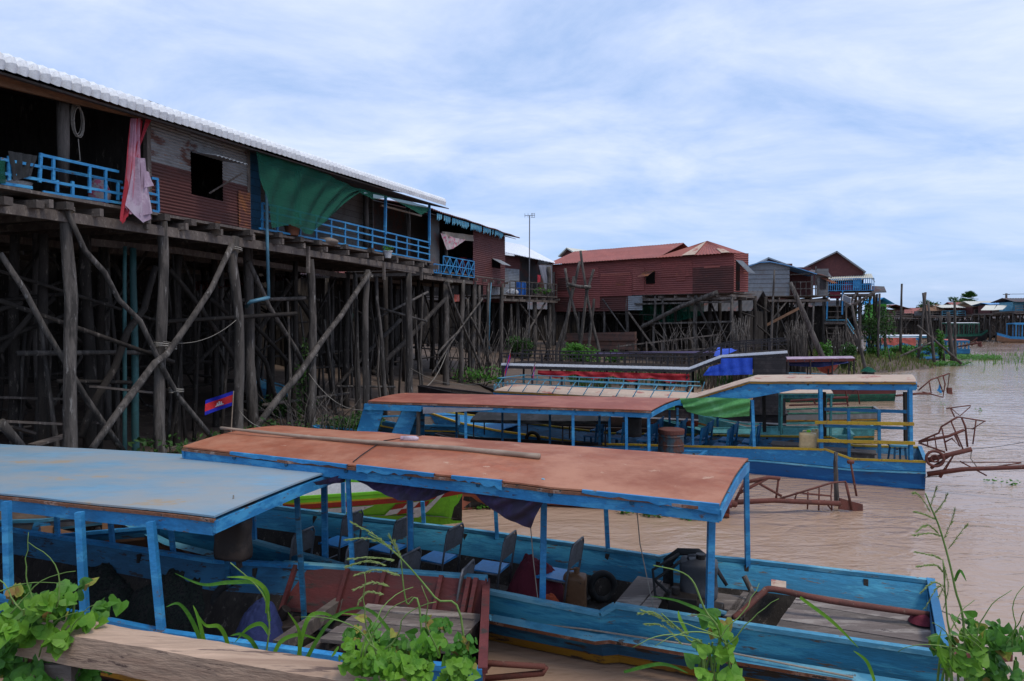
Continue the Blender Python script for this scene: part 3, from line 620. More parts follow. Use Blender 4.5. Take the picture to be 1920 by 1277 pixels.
def sack(label,c,r,h,m,seed=0,cat='sack',name='sack'):
    mb=MB(); 
    def f(u,v):
        a=u*2*math.pi; t=v; rr=r*(math.sin(math.pi*min(1,.08+t*.86))**.5)*(1+.18*noise.noise(V(math.cos(a)*1.3+seed,math.sin(a)*1.3,t*3)))
        return Vector(c)+V(math.cos(a)*rr,math.sin(a)*rr,t*h+.06*h*noise.noise(V(a,t*2,seed)))
    mb.grid(f,20,12); return tag(mb.build(name,m,smooth=True,loc=c),label,cat)
q=F1.at(186,372,.35); sack('mottled red sack behind the left veranda rail',V(q.x,q.y,ZF),.17,.55,'quilt_cloth',3)
def pot(label,c,r,h,m,plant=True,name='flower_pot'):
    t=thing(name,label,'flower pot',c)
    MB().lathe(c,[(r*.7,0),(r*.95,h*.85),(r*1.08,h*.86),(r*1.08,h),(r*.9,h),(r*.85,h*.9)],18).build('pot',m,t,smooth=False)
    if plant:
        mb=MB(); rr=random.Random(int(c[0]*100)); leaves(mb,c+V(0,0,h*1.25),r*1.3,h*.5,r*1.3,70,r*.32,rr); mb.build('foliage','leaf_mid',t)
    return t
def leaves(mb,c,rx,rz,ry,n,size,rr,heart=False,up=.5,shape=1):
    for i in range(n):
        while True:
            q=V(rr.uniform(-1,1),rr.uniform(-1,1),rr.uniform(-1,1))
            if q.length<1: break
        q=V(q.x*rx,q.y*ry,q.z*rz)*1.0+Vector(c)
        leaf(mb,q,size*rr.uniform(.6,1.3),V(rr.uniform(-1,1),rr.uniform(-1,.4),up+rr.uniform(-.3,.8)),rr.uniform(0,6.28),heart)
def leaf(mb,q,s,n,a,heart=False):
    n=Vector(n).normalized(); x=n.orthogonal().normalized(); y=n.cross(x); x,y=x*math.cos(a)+y*math.sin(a),y*math.cos(a)-x*math.sin(a)
    if heart:
        P=[(0,-.1),(.28,-.32),(.55,-.2),(.6,.12),(.38,.5),(0,.95),(-.38,.5),(-.6,.12),(-.55,-.2),(-.28,-.32)]
        vs=[q+x*(u*s*1.0)+y*(v*s)+n*(s*(.18*abs(u)-.18*max(0,v)**2)) for u,v in P]; b=len(mb.v); mb.v+=vs
        mb.f+=[(b,b+1,b+2,b+3),(b,b+3,b+4,b+5),(b,b+5,b+6,b+7),(b,b+7,b+8,b+9)]
    else:
        b=len(mb.v); mb.v+=[q-y*s,q+x*s*.42+n*s*.1,q+y*s,q-x*s*.42+n*s*.1]; mb.f.append((b,b+1,b+2,b+3))
pot('terracotta pot standing on the deck edge below the green net',F1.at(548,442,-.05),.2,.26,'clay',False)
pot('pale bucket with a green plant hanging outside the right blue railing',F1.at(727,484,-.2),.14,.22,'white_plastic')
q=F1.at(610,452,.1); sack('pale bundle lying on the floor behind the blue veranda railing',V(q.x,q.y,ZF),.35,.22,'tan_cloth',9,'bundle','bundle')
# ---- house 2: maroon tin house with rolled blind
F2=Fr((-3.1,28.7),(2.69,6.6))
h2=thing('stilt_house','maroon corrugated stilt house with tattered blue eave trim and a rolled tan blind','house',F2.p(3,1,2))
s_l=-1.0; s_r=F2.fit(946,500)[0]; zf2=5.6; ze2=F2.fit(880,430)[1]
s_w=F2.fit(886,500)[0]
floor_deck(h2,F2,s_l,s_r,zf2+.05,-.05,6)
mb=MB(); w0=F2.fit(921,485); w1=F2.fit(937,500); zw_=F2.fit(921,501)[1]
rect_wall(mb,F2,s_w,s_r,5.3,ze2+.12,-.03,.09,(w0[0],w1[0],zw_,w0[1])); mb.build('tin_wall','wall_maroon',h2)
mb=MB(); p0,p1=F2.p(w0[0],w0[1],-.05),F2.p(w1[0],w0[1],-.05); dn=V(0,0,-.3)-F2.n*.55; corr(mb,p0,p1,p1+dn,p0+dn,6,.01,2,'u',0,.01); mb.build('shutter','tin_grey',h2)
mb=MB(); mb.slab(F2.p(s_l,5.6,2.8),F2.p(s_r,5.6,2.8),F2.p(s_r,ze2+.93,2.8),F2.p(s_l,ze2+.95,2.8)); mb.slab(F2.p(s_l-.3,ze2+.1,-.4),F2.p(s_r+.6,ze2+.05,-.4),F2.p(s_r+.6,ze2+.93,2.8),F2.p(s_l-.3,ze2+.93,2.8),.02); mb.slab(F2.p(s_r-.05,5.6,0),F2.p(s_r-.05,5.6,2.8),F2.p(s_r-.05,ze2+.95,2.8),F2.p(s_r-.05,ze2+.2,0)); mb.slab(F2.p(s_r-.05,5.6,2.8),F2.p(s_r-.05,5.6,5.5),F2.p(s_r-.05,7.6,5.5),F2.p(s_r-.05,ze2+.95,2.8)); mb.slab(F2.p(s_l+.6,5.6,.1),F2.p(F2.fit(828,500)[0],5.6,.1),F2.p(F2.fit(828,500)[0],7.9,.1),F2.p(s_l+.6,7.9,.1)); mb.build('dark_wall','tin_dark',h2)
zr2=ze2+.1
mb=MB(); corr(mb,F2.p(s_l-.3,zr2+.15,-.5),F2.p(s_r+.9,zr2+.05,-.5),F2.p(s_r+.9,zr2+.95,3),F2.p(s_l-.3,zr2+.95,3),50,.02,4,'u',.06,.02); corr(mb,F2.p(s_l-.3,zr2+.95,3),F2.p(s_r+.9,zr2+.95,3),F2.p(s_r+.9,zr2,6.4),F2.p(s_l-.3,zr2,6.4),50,.02,3,'u',.03,.02); mb.build('roof','roof_brown',h2,smooth=True)
mb=MB(); rr=random.Random(3)
for i in range(46):
    s=lerp(s_l+.2,s_r-1.2,i/46)
    if rr.random()<.18: continue
    a=F2.p(s,zr2+.05,-.45); b=F2.p(s+.12,zr2+.05,-.45); t=.16+rr.random()*.12; mb.slab(F2.p(s,zr2-t,-.45),F2.p(s+.1,zr2-t*.6,-.45),b,a,.012)
mb.build('eave_trim','blue_worn',h2)
cl=MB(); cloth(cl,[F2.at(829,434,-.12),F2.at(888,441,-.12)],[F2.at(829,449,-.15),F2.at(888,452,-.15)],20,6,.06,2,-F2.n,0); cl.build('rolled_blind','tan_cloth',h2,smooth=True)
cl=MB(); cloth(cl,[F2.at(826,437,-.2),F2.at(850,445,-.2),F2.at(872,450,-.2)],[F2.at(838,469,-.22),F2.at(850,466,-.22),F2.at(870,452,-.2)],20,12,.04,4,-F2.n,3); tag(cl.build('hanging_quilt','quilt_cloth',smooth=True,loc=F2.at(845,468,-.2)),'patchwork cloth with pink pieces hanging under the rolled blind','cloth')
mb=MB(); za,zb_=F2.fit(850,484)[1],F2.fit(850,516)[1]; xrails(mb,F2,F2.fit(828,500)[0],s_w,zb_,za,-.08,5,3,.02,True); xrails(mb,F2,s_l+.6,F2.fit(828,500)[0],zb_,zb_+.35,-.08,4,2,.02); mb.build('railing','blue_bright',h2)
strutpost(F2,836,440,520,.05,3,h2)
for x,y,r_,m_2,lb in ((868,478,.24,'red_cloth','round pink basin behind the cross-braced blue railing'),(878,480,.3,'blue_plastic','blue barrel behind the cross-braced blue railing')):
    q=F2.at(x,y,.9); MBx=MB().lathe(V(q.x,q.y,zf2+.05),[(r_*.85,0),(r_,.3),(r_,.85),(r_*.8,.95)],16); tag(MBx.build('water_barrel',m_2,loc=V(q.x,q.y,zf2+.05),smooth=False),lb,'barrel')
for px,wp in (([(836,525),(836,640),(838,740)],6),([(868,525),(866,600),(863,740)],4.5),([(890,528),(889,600),(884,740)],4.5),([(941,532),(939,670)],4),([(915,530),(914,690)],3.2),([(877,560),(882,740)],2.5),([(899,535),(897,700)],3)):
    pole(h2,F2,px,0,wp)
for px,wp in (([(839,528),(853,575),(868,610),(885,650),(908,705)],2.6),([(883,595),(900,630),(920,690)],2.6),([(862,620),(840,640),(820,665)],2.2),([(810,700),(860,620),(905,560)],2)): pole(h2,F2,px,-.2,wp,'brace',down=False)
rnd=random.Random(11); stilts(h2,F2,s_l-.5,s_r,5.4,6,ds=1.3,do=1.5,r=.075,rows=5,skipfront=True,brace=.6,rnd=rnd)
mb=MB(); mb.tube([F2.at(921,530,-.25),F2.at(918,575,-.25),F2.at(917,655,-.3)],.03,6); mb.build('drain_pipe','pvc_blue',h2,smooth=True)
# ---- house 3: white roof, small deck
F3=Fr((-.2,45.0),(.62,.79)) 
F3=Fr(G(955,556,5.36)[:2] if False else (-.1,43.5),(3.0,4.2))
h3=thing('stilt_house','small brown stilt house with bright white roof and an open deck holding a blue barrel','house',F3.p(2,1,3))
a3=F3.fit(935,500)[0]; b3=F3.fit(1038,556)[0]; c3=F3.fit(1003,556)[0]; z3=F3.fit(990,556)[1]
floor_deck(h3,F3,a3,b3,z3,-.3,6)
mb=MB(); rect_wall(mb,F3,a3,c3,z3-.4,F3.fit(970,480,1)[1],1.2,.1); mb.build('tin_wall','wall_maroon',h3)
mb=MB(); rect_wall(mb,F3,F3.fit(961,520)[0],F3.fit(1000,520)[0],z3,F3.fit(975,505,1)[1],1.12,.1); mb.build('grey_patch','tin_grey',h3)
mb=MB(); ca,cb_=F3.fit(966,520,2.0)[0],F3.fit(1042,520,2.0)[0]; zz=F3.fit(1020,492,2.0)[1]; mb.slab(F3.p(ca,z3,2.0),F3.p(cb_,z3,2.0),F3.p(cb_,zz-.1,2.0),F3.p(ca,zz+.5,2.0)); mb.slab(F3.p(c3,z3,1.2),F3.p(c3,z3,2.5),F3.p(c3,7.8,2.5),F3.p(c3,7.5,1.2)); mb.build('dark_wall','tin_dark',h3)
# white roof as three traced sheets
R3=[F3.at(940,486,.8),F3.at(1003,499,.6),F3.at(1044,493,.4)]
mb=MB(); rdg=[F3.at(944,458,4.5),F3.at(975,458,4.5),F3.at(1003,470,3.6)]
corr(mb,F3.at(930,469,.6),F3.at(1045,494,.3),F3.at(981,460,4.2),F3.at(930,450,4.2),40,.025,3,'u',0,.03); corr(mb,F3.at(1045,494,.3),F3.p(F3.fit(1045,494,.3)[0],F3.fit(1045,494,.3)[1],8),F3.at(981,460,4.3),F3.at(981,460,4.2),20,.02,2,'u',0,.03)
mb.build('roof','white_roof',h3)
cl=MB(); cloth(cl,[F3.at(1010,497,.1),F3.at(1034,498,.1)],[F3.at(1023,548,.1),F3.at(1037,548,.1)],16,10,.06,3,-F3.n); cl.build('porch_curtain','gray_cloth',h3,smooth=True)
mb=MB(); xrails(mb,F3,F3.fit(950,545)[0],b3,z3+.05,z3+.9,-.25,9,3,.03); mb.build('railing','post_wood',h3)
q=F3.at(977,556,.2); tag(MB().lathe(V(q.x,q.y,z3),[(.3,0),(.32,.4),(.32,.9),(.28,.95)],16).build('water_barrel','blue_plastic',loc=V(q.x,q.y,z3)),'blue water barrel standing on the open wooden deck beside the white-roofed house','barrel')
q=F3.at(961,557,.1); sack('white sack lying on the open wooden deck',V(q.x,q.y,z3),.4,.45,'white_plastic',5)
q=F3.at(1015,556,.1); t=thing('potted_plant','leafy green plants in a tray on the open wooden deck corner','plant',V(q.x,q.y,z3)); MB().box(V(q.x,q.y,z3+.12),1.3,.3,.22,.9).build('tray','plank_wood',t); mb=MB(); leaves(mb,V(q.x,q.y,z3+.4),.7,.25,.4,160,.1,random.Random(2)); mb.build('foliage','leaf_mid',t)
for px,wp,o in (([(1003,565),(1002,680)],4.5,0),([(1029,500),(1030,560),(1031,680)],4,0),([(1037,510),(1037,680)],4,.4),([(958,570),(960,680)],2.5,0),([(970,565),(975,690)],3.6,.5)): pole(h3,F3,px,o,wp)
for px in ([(975,570),(1003,605),(1025,650)],[(1022,568),(1000,605),(980,640)]): pole(h3,F3,px,-.1,2,'brace',down=False)
rnd=random.Random(12); stilts(h3,F3,a3-1,b3,z3-.3,6,ds=1.3,do=1.6,r=.08,rows=4,skipfront=True,brace=.7,rnd=rnd)
# antenna
q=F3.at(992,600,-.5); q0=V(q.x,q.y,th(q.x,q.y)); t=thing('antenna_mast','tall thin antenna mast standing in front of the white-roofed house','antenna',q0)
top=F3.at(993,404,-.5); MB().tube([q0,top],.035,6).build('mast','steel_grey',t)
mb=MB(); mb.bar(top+V(-.32,0,-.02),top+V(.35,0,.02),.03,.03)
for k in (-.3,-.1,.12,.2,.32): mb.bar(top+V(k,-.02,-.13),top+V(k,.02,.13),.02,.02)
mb.bar(top+V(.1,0,-.13),top+V(.34,0,-.13),.02,.02); mb.bar(top+V(.1,0,.13),top+V(.34,0,.13),.02,.02); mb.build('aerial','steel_grey',t)
# ---- house 4: long red house, houses 5-7
F4=Fr((2.9,48.6),(9.9,-8.6)); F4.n=-F4.n if F4.n.y<0 else F4.n
h4=thing('stilt_house','long red corrugated stilt house with plain red ridge roof and lower wall at left','house',F4.p(4,1,3))
a4=F4.fit(1037,540)[0]; m4=F4.fit(1240,520)[0]; k4=F4.fit(1205,560)[0]; e4=F4.fit(1376,520)[0]
zt=7.5; zl=F4.fit(1100,584)[1]; zm=F4.fit(1290,551)[1]
ww0=F4.fit(1211,510); ww1=F4.fit(1228,532)
mb=MB(); rect_wall(mb,F4,a4,m4,zm,zt,0,.13,(ww0[0],ww1[0],ww1[1],ww0[1]),amp=.014); mb.build('tin_wall','wall_red',h4)
mb=MB(); rect_wall(mb,F4,a4,F4.fit(1178,570)[0],zl,zm-.0,.02,.13,amp=.014); mb.build('lower_tin_wall','rust_red',h4)
mb=MB(); rect_wall(mb,F4,F4.fit(1178,570)[0],k4,zl+.05,zm-.03,-.03,.13,amp=.014); mb.build('grey_tin_patch','tin_grey',h4)
mb=MB(); rect_wall(mb,F4,F4.fit(1127,520)[0],F4.fit(1182,540)[0],zm+.1,F4.fit(1150,512)[1],-.035,.13,amp=.014); mb.build('tin_patch','roof_red',h4)
r_=random.Random(8)
for x0,y0,x1,y1,m_ in ((1045,520,1068,545,'rust_red'),(1125,515,1185,556,'wall_red_b'),(1068,548,1125,578,'wall_red_c'),(1155,530,1172,536,'rust_orange'),(1268,505,1285,527,'wall_red_b'),(1186,500,1208,545,'wall_red_c'),(1240,488,1298,520,'wall_red_b'),(1080,500,1122,522,'wall_red_c'),(1320,497,1350,503,'roof_red')):
    a_,b_=F4.fit(x0,y1,-.04),F4.fit(x1,y0,-.04); mb=MB(); rect_wall(mb,F4,a_[0],b_[0],a_[1],b_[1],-.035-.004*r_.random(),.13,amp=.014); mb.build('tin_sheet',m_,h4)
mb=MB(); p0,p1=F4.p(ww0[0]-.1,ww0[1],-.05),F4.p(ww1[0],ww0[1]+.05,-.05); dn=V(0,0,-.35)-F4.n*.6-F4.d*.15; corr(mb,p0,p1,p1+dn,p0+dn,6,.01,2,'u',0,.01); mb.build('shutter','rust_orange',h4)
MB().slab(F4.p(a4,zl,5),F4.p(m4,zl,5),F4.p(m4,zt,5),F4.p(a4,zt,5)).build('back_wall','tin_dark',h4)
MB().slab(F4.p(a4,zl,0),F4.p(a4,zl,5),F4.p(a4,zt,5),F4.p(a4,zt,0)).build('end_wall','wall_red',h4)
floor_deck(h4,F4,k4,m4,zm-.02,0,5)
roof(h4,F4,'gable',a4,m4-.4,zt,0,6,1.15,'roof_red',.22,.02,.35)
rnd=random.Random(21); stilts(h4,F4,a4,m4,zm-.1,5,ds=1.9,do=1.7,r=.09,rows=4,brace=.55,rnd=rnd)
h5=thing('stilt_house','red corrugated stilt house with pale-striped hip roof and propped tin shutter','house',F4.p(11.5,1,3))
F5=Fr(F4.p(e4,0,0)[:2],(F4.n*1.0+F4.d*.55)[:2],-1)
mb=MB(); x_d=F4.fit(1299,520)[0]; rect_wall(mb,F4,m4,x_d,zm,zt+.02,.0,.13,amp=.014); rect_wall(mb,F4,x_d,e4,F4.fit(1340,500)[1],zt+.02,.0,.13,amp=.014); mb.build('tin_wall','wall_red',h5)
mb=MB(); rect_wall(mb,F4,x_d,e4,zm,F4.fit(1340,500)[1],-.02,.13,amp=.014); mb.build('darker_tin_wall','rust_red',h5)
mb=MB(); L5=F5.fit(1403,520)[0]; rect_wall(mb,F5,0,L5,zm+.05,zt,0,.13,(L5*.13,L5*.42,zm+.1,zt-.45),amp=.014); mb.build('side_wall','wall_red',h5)
mb=MB(); p0,p1=F5.p(L5*.1,zt-.4,0),F5.p(L5*.6,zt-.45,0); dn=V(0,0,-.75)-(F5.n)*-.0+V(.9,-.3,0)*.75; corr(mb,p0,p1,p1+dn,p0+dn,7,.012,2,'u',0,.01); mb.build('shutter','tin_grey',h5)
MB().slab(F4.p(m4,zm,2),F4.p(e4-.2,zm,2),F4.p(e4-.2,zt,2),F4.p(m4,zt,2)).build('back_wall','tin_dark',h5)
floor_deck(h5,F4,m4,e4,zm-.02,0,3.2)
E0=[F4.p(m4-.2,zt-.02,-.35),F4.at(1371,474,-.3),F5.p(L5+.3,zt-.02,-.35),F4.p(m4-.2,zt-.02,4.5)]; ap=F4.at(1326,452,2.2)
mb=MB(); 
for i in range(4):
    p,q=E0[i],E0[(i+1)%4]; corr(mb,p,q,ap+V(.01,0,0),ap,(q-p).length/.22,.018,4,'u',0)
mb.build('roof','roof_red',h5)
mb=MB()
for f0,f1 in ((.36,.54),(.88,.985)):
    p,q=E0[0],E0[1]; a,b=lerp(p,q,f0),lerp(p,q,f1); up=V(0,0,.04)-F4.n*.02; t1=.92 if f0<.5 else .35
    mb.add([a+up,b+up,lerp(b,ap,t1)+up,lerp(a,ap,t1)+up],[(0,1,2,3)])
mb.build('pale_roof_sheet','tan_roof',h5)
rnd=random.Random(22); stilts(h5,F4,m4,e4,zm-.1,3.5,ds=2.2,do=1.7,r=.1,rows=4,brace=.7,rnd=rnd)
for px in ([(1200,615),(1270,578),(1345,548)],):
    pole(h5,F4,px,-.15,4,'brace',down=False)
rails(h5,F4,[((1205,607),(1372,603)),((1190,570),(1372,566))],-.1,'post_wood',.09,.1,'cross_beam')
cl=MB(); cloth(cl,[F4.at(1196,570,2),F4.at(1250,572,2),F4.at(1320,566,2)],[F4.at(1200,600,2),F4.at(1260,605,2),F4.at(1320,590,2)],30,8,.08,6,-F4.n); tag(cl.build('tarpaulin','green_net',smooth=True,loc=F4.at(1260,600,2)),'green netting strung under the striped hip-roof house','netting')
# hut wall of brick at the bank
mb=MB(); zc=th(*F4.p(6,0,-1)[:2]); mb.slab(F4.at(1062,656,-.9),F4.at(1190,656,-.9),F4.at(1190,622,-.9),F4.at(1062,625,-.9),.25)
mb.bar(F4.at(1060,638,-.96),F4.at(1195,637,-.96),.1,.1)
o=mb.build('brick_wall','brick'); tag(o,'low reddish brick retaining wall below the long red house','wall')
# house 6: grey with blue curved roof
F6=Fr((15.8,46.6),(1,-.18)); h6=thing('stilt_house','grey boarded stilt house with curved blue roof and cluttered open porch','house',F6.p(2,1,3))
g0=F6.fit(1398,550)[0]; g1=F6.fit(1480,550)[0]; g2=F6.fit(1531,550)[0]; g3=F6.fit(1553,550)[0]; z6=F6.fit(1440,556)[1]; t6=F6.fit(1440,498)[1]
mb=MB(); mb.slab(F6.p(g0,z6,0),F6.p(g1,z6,0),F6.p(g1,t6,0),F6.p(g0,t6,0)); mb.add([F6.p(g0,t6,0),F6.p(g1,t6,0),F6.p(lerp(g0,g1,.45),t6+.35,0)],[(0,1,2)]); mb.build('board_wall','tin_grey',h6)
for k in range(1,7):
    z=lerp(z6,t6,k/7); MB().bar(F6.p(g0,z,-.035),F6.p(g1,z,-.035),.008,.02).build('batten','tin_dark',h6)
mb=MB(); mb.slab(F6.p(g2,z6,0),F6.p(g3,z6,0),F6.p(g3,t6-.25,0),F6.p(g2,t6-.25,0)); mb.build('plank_wall','gray_board',h6)
mb=MB(); w_=F6.fit(1541,525); mb.slab(F6.p(w_[0]-.12,w_[1]-.6,-.05),F6.p(w_[0]+.25,w_[1]-.6,-.05),F6.p(w_[0]+.25,w_[1]+.1,-.05),F6.p(w_[0]-.12,w_[1]+.1,-.05),.02); mb.build('window_dark_panel','black_paint',h6)  # solid black panel stands in for the dark of the window
mb=MB(); p0,p1=F6.p(w_[0]-.15,w_[1]+.15,-.06),F6.p(w_[0]+.2,w_[1]+.15,-.06); mb.slab(p0,p1,p1+V(.6,-.5,-.4),p0+V(.6,-.5,-.4),.02); mb.build('shutter','rust_orange',h6)
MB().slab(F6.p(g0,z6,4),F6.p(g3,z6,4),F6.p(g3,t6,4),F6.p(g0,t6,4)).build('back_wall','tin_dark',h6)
MB().slab(F6.p(g1,z6,2),F6.p(g2+.1,z6,2),F6.p(g2+.1,t6,2),F6.p(g1,t6,2)).build('porch_wall','wall_maroon',h6)
floor_deck(h6,F6,g0,g3,z6,-.1,4)
mb=MB(); pts=[F6.fit(x,y,-.4) for x,y in ((1402,499),(1425,491),(1445,490),(1470,495),(1500,503),(1532,513))]
def fr6(u,v):
    t=u*(len(pts)-1); i=min(int(t),len(pts)-2); a=lerp(pts[i][0],pts[i+1][0],t-i); z=lerp(pts[i][1],pts[i+1][1],t-i); return F6.p(a,z,-.4+v*5)
mb.grid(fr6,20,4,.05); mb.build('roof','blue_roof_tin',h6)
mb=MB(); mb.slab(F6.at(1520,510,-.3),F6.at(1560,520,-.3),F6.at(1552,508,2.5),F6.at(1515,506,2.5),.05); mb.build('porch_roof','tin_dark',h6)
mb=MB(); xrails(mb,F6,g1,g2,z6+.05,z6+.95,-.1,5,3,.025); mb.bar(F6.at(1482,515,-.1),F6.at(1530,513,-.1),.06,.06); mb.bar(F6.p(lerp(g1,g2,.95),z6,-.1),F6.p(lerp(g1,g2,.95),t6-.1,-.1),.07,.07); mb.build('railing','post_wood',h6)
rnd=random.Random(31); stilts(h6,F6,g0-.3,g3,z6-.2,4,ds=1.15,do=1.2,r=.085,rows=4,brace=.6,rnd=rnd)
MB().bar(F6.at(1402,628,-.3),F6.at(1500,577,-.3),.12,.16).build('long_plank','orange_wood',h6)
# house 7: maroon gable, cream porch roof
F7=Fr((24.6,54.0),(.9,-.40)); h7=thing('stilt_house','tall maroon gabled stilt house with cream porch roof and blue balcony','house',F7.p(2,1,3))
z7=F7.fit(1600,546)[1]; a7=F7.fit(1553,546)[0]; b7=F7.fit(1638,546)[0]
gp=[F7.fit(1508,501,1.2),F7.fit(1569,471,1.2),F7.fit(1624,510,1.2)]
mb=MB(); gb=F7.fit(1560,535,1.2)[1]
P=[F7.p(gp[0][0]+.3,gb,1.2),F7.p(gp[2][0]-.2,gb,1.2),F7.p(gp[2][0]-.2,gp[2][1]+.1,1.2),F7.p(gp[1][0],gp[1][1]-.05,1.2),F7.p(gp[0][0]+.3,gp[0][1]+.1,1.2)]; mb.add(P,[(0,1,2,3,4)]); mb.build('gable_wall','wall_maroon',h7)
mb=MB()
for i in (0,1):
    a,b=gp[i],gp[i+1]; mb.slab(F7.p(a[0],a[1],.8),F7.p(b[0],b[1],.8),F7.p(b[0],b[1],7),F7.p(a[0],a[1],7),.1)
mb.build('roof','tin_grey',h7)
MB().slab(F7.p(a7,z7,3),F7.p(b7,z7,3),F7.p(b7,gb+.2,3),F7.p(a7,gb+.2,3)).build('porch_back_wall','wall_maroon',h7)
mb=MB(); corr(mb,F7.at(1549,526,-.3),F7.at(1638,522,-.3),F7.at(1634,513,2),F7.at(1552,516,2),26,.03,2,'u',0,.04); mb.slab(F7.at(1636,522,-.3),F7.at(1641,529,-.1),F7.at(1641,529,3),F7.at(1634,513,3),.04); mb.build('porch_roof','cream_roof',h7)
for x,m_3 in ((1568,'sky_paint'),(1611,'sky_paint')):
    mb=MB(); mb.slab(F7.at(x,541,1),F7.at(x+31 if x<1600 else x+14,541,1),F7.at(x+31 if x<1600 else x+14,532,1),F7.at(x,532,1),.05); mb.build('wall_board',m_3,h7)
floor_deck(h7,F7,a7,b7,z7,-.2,4)
mb=MB(); zr=F7.fit(1600,543)[1]; xrails(mb,F7,a7,b7,z7+.05,z7+.95,-.25,22,3,.025); xrails(mb,F7,F7.fit(1600,545)[0],F7.fit(1612,545)[0],z7+.05,z7+.95,-.3,3,2,.03,True)
mb.bar(F7.at(1580,545,-.3),F7.at(1579,590,-.3),.1,.1); mb.bar(F7.at(1552,545,-.3),F7.at(1550,598,-.3),.1,.1); mb.build('railing','blue_bright',h7)
mb=MB(); mb.slab(F7.at(1556,560,-.25),F7.at(1576,560,-.25),F7.at(1576,547,-.25),F7.at(1556,547,-.25),.05); mb.build('railing_cloth','maroon_cloth',h7)
mb=MB(); mb.slab(F7.at(1636,548,1),F7.at(1662,547,.5),F7.at(1658,537,2.5),F7.at(1634,536,2.5),.06); mb.build('side_awning','tin_dark',h7)
q=F7.at(1592,549,.2); tag(MB().box(V(q.x,q.y,z7+.35),.9,.5,.5,.1).box(V(q.x,q.y,z7+.62),1.0,.6,.06,.1).build('storage_box','red_cloth'),'red lidded box on the blue-railed balcony','box')
mb=MB(); st=[]
sx0,sx1=F7.fit(1553,560)[0],F7.fit(1578,560)[0]
for k in range(9): z=z7-.3-k*.42; mb.bar(F7.p(sx0,z,-.3-.0*k),F7.p(sx1,z,-.3),.16,.05)
mb.build('ladder_rungs','plank_wood',h7)
mb=MB(); mb.bar(F7.at(1548,600,-.4),F7.at(1590,600,-.4),.05,.07); mb.bar(F7.at(1588,598,-.4),F7.at(1601,618,-.9),.05,.07); mb.bar(F7.at(1588,606,-.4),F7.at(1601,626,-.9),.05,.05); mb.build('landing_rail','blue_worn',h7)
mb=MB(); mb.bar(F7.at(1588,603,-.3),F7.at(1617,660,-1),.12,.3); mb.bar(F7.at(1580,603,.3),F7.at(1605,660,-.4),.12,.3); mb.slab(F7.at(1545,606,-.4),F7.at(1590,606,-.4),F7.at(1590,603,1),F7.at(1545,603,1),.08); mb.build('stair','plank_wood',h7)
for px in ([(1595,575),(1640,548)],[(1580,585),(1608,548)]): pole(h7,F7,px,-.2,2.5,'brace',down=False)
rnd=random.Random(41); stilts(h7,F7,a7-.4,b7+.3,z7-.2,5,ds=1.2,do=1.4,r=.09,rows=4,brace=.6,rnd=rnd)
# roofs seen above the front row
def backhouse(label,fr,pts,off,m,mw,depth=5,zlow=5,wname='stilt_house'):
    """house whose gable shows above others: pts = left eave, apex, right eave in pixels"""
    P=[fr.fit(x,y,off) for x,y in pts]; c=fr.p(P[1][0],0,off); t=thing(wname,label,'house',V(c.x,c.y,th(c.x,c.y)))
    mb=MB(); mb.add([fr.p(P[0][0]+.2,zlow,off+.3),fr.p(P[2][0]-.2,zlow,off+.3),fr.p(P[2][0]-.2,P[2][1],off+.3),fr.p(P[1][0],P[1][1]-.06,off+.3),fr.p(P[0][0]+.2,P[0][1],off+.3)],[(0,1,2,3,4)]); mb.build('gable_wall',mw,t)
    mb=MB()
    for i in (0,1): mb.slab(fr.p(*P[i],off),fr.p(*P[i+1],off),fr.p(*P[i+1],off+depth),fr.p(*P[i],off+depth),.1)
    mb.build('roof',m,t)
    mb=MB(); q=[fr.p(P[0][0]+.3,0,off+.4),fr.p(P[2][0]-.3,0,off+.4),fr.p(P[0][0]+.3,0,off+depth-.3),fr.p(P[2][0]-.3,0,off+depth-.3)]
    for v in q: MB().tube([V(v.x,v.y,th(v.x,v.y)-.2),V(v.x,v.y,zlow)],.1,7).build('stilt','dark_and_shaded_wood',t)
    for a,b in ((0,1),(2,3),(0,2),(1,3)): mb.slab(V(q[a].x,q[a].y,zlow),V(q[b].x,q[b].y,zlow),V(q[b].x,q[b].y,P[0][1]-.05),V(q[a].x,q[a].y,P[0][1]-.05),.04)
    mb.build('wall',mw,t); return t
backhouse('gable with pale blue edge peeking over the long red roof',F4,((1046,480),(1062,464),(1086,478)),9,'cream_roof','wall_maroon',9)
backhouse('maroon gable peeking over the curved blue roof',F6,((1427,493),(1441,482),(1496,502)),5,'tin_grey','wall_maroon',5)
# dark huts added behind the first row to darken and close the view between stilts
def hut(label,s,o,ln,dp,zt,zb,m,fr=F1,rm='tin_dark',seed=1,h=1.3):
    a=fr.p(s+ln/2,0,o+dp/2); t=thing('backdrop_hut',label,'house',V(a.x,a.y,th(a.x,a.y)))
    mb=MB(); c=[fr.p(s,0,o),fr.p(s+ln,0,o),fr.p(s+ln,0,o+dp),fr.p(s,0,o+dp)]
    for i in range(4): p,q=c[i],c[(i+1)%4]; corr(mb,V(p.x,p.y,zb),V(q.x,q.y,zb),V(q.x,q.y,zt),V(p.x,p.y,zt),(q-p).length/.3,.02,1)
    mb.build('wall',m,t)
    mb=MB(); mb.slab(*[V(q.x,q.y,zb) for q in c],.1); mb.build('floor','dark_and_shaded_wood',t)
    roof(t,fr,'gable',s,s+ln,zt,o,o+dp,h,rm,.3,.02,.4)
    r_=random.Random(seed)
    for q in c: MB().tube([V(q.x,q.y,min(th(q.x,q.y),zb)-.3),V(q.x,q.y,zt)],.1,7).build('corner_post','dark_and_shaded_wood',t,smooth=True)
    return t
hut('added dark hut far back behind the long white-roofed house, at its left end',-8,9,9,5,7.0,1.6,'dark_and_shaded_wood',seed=3)
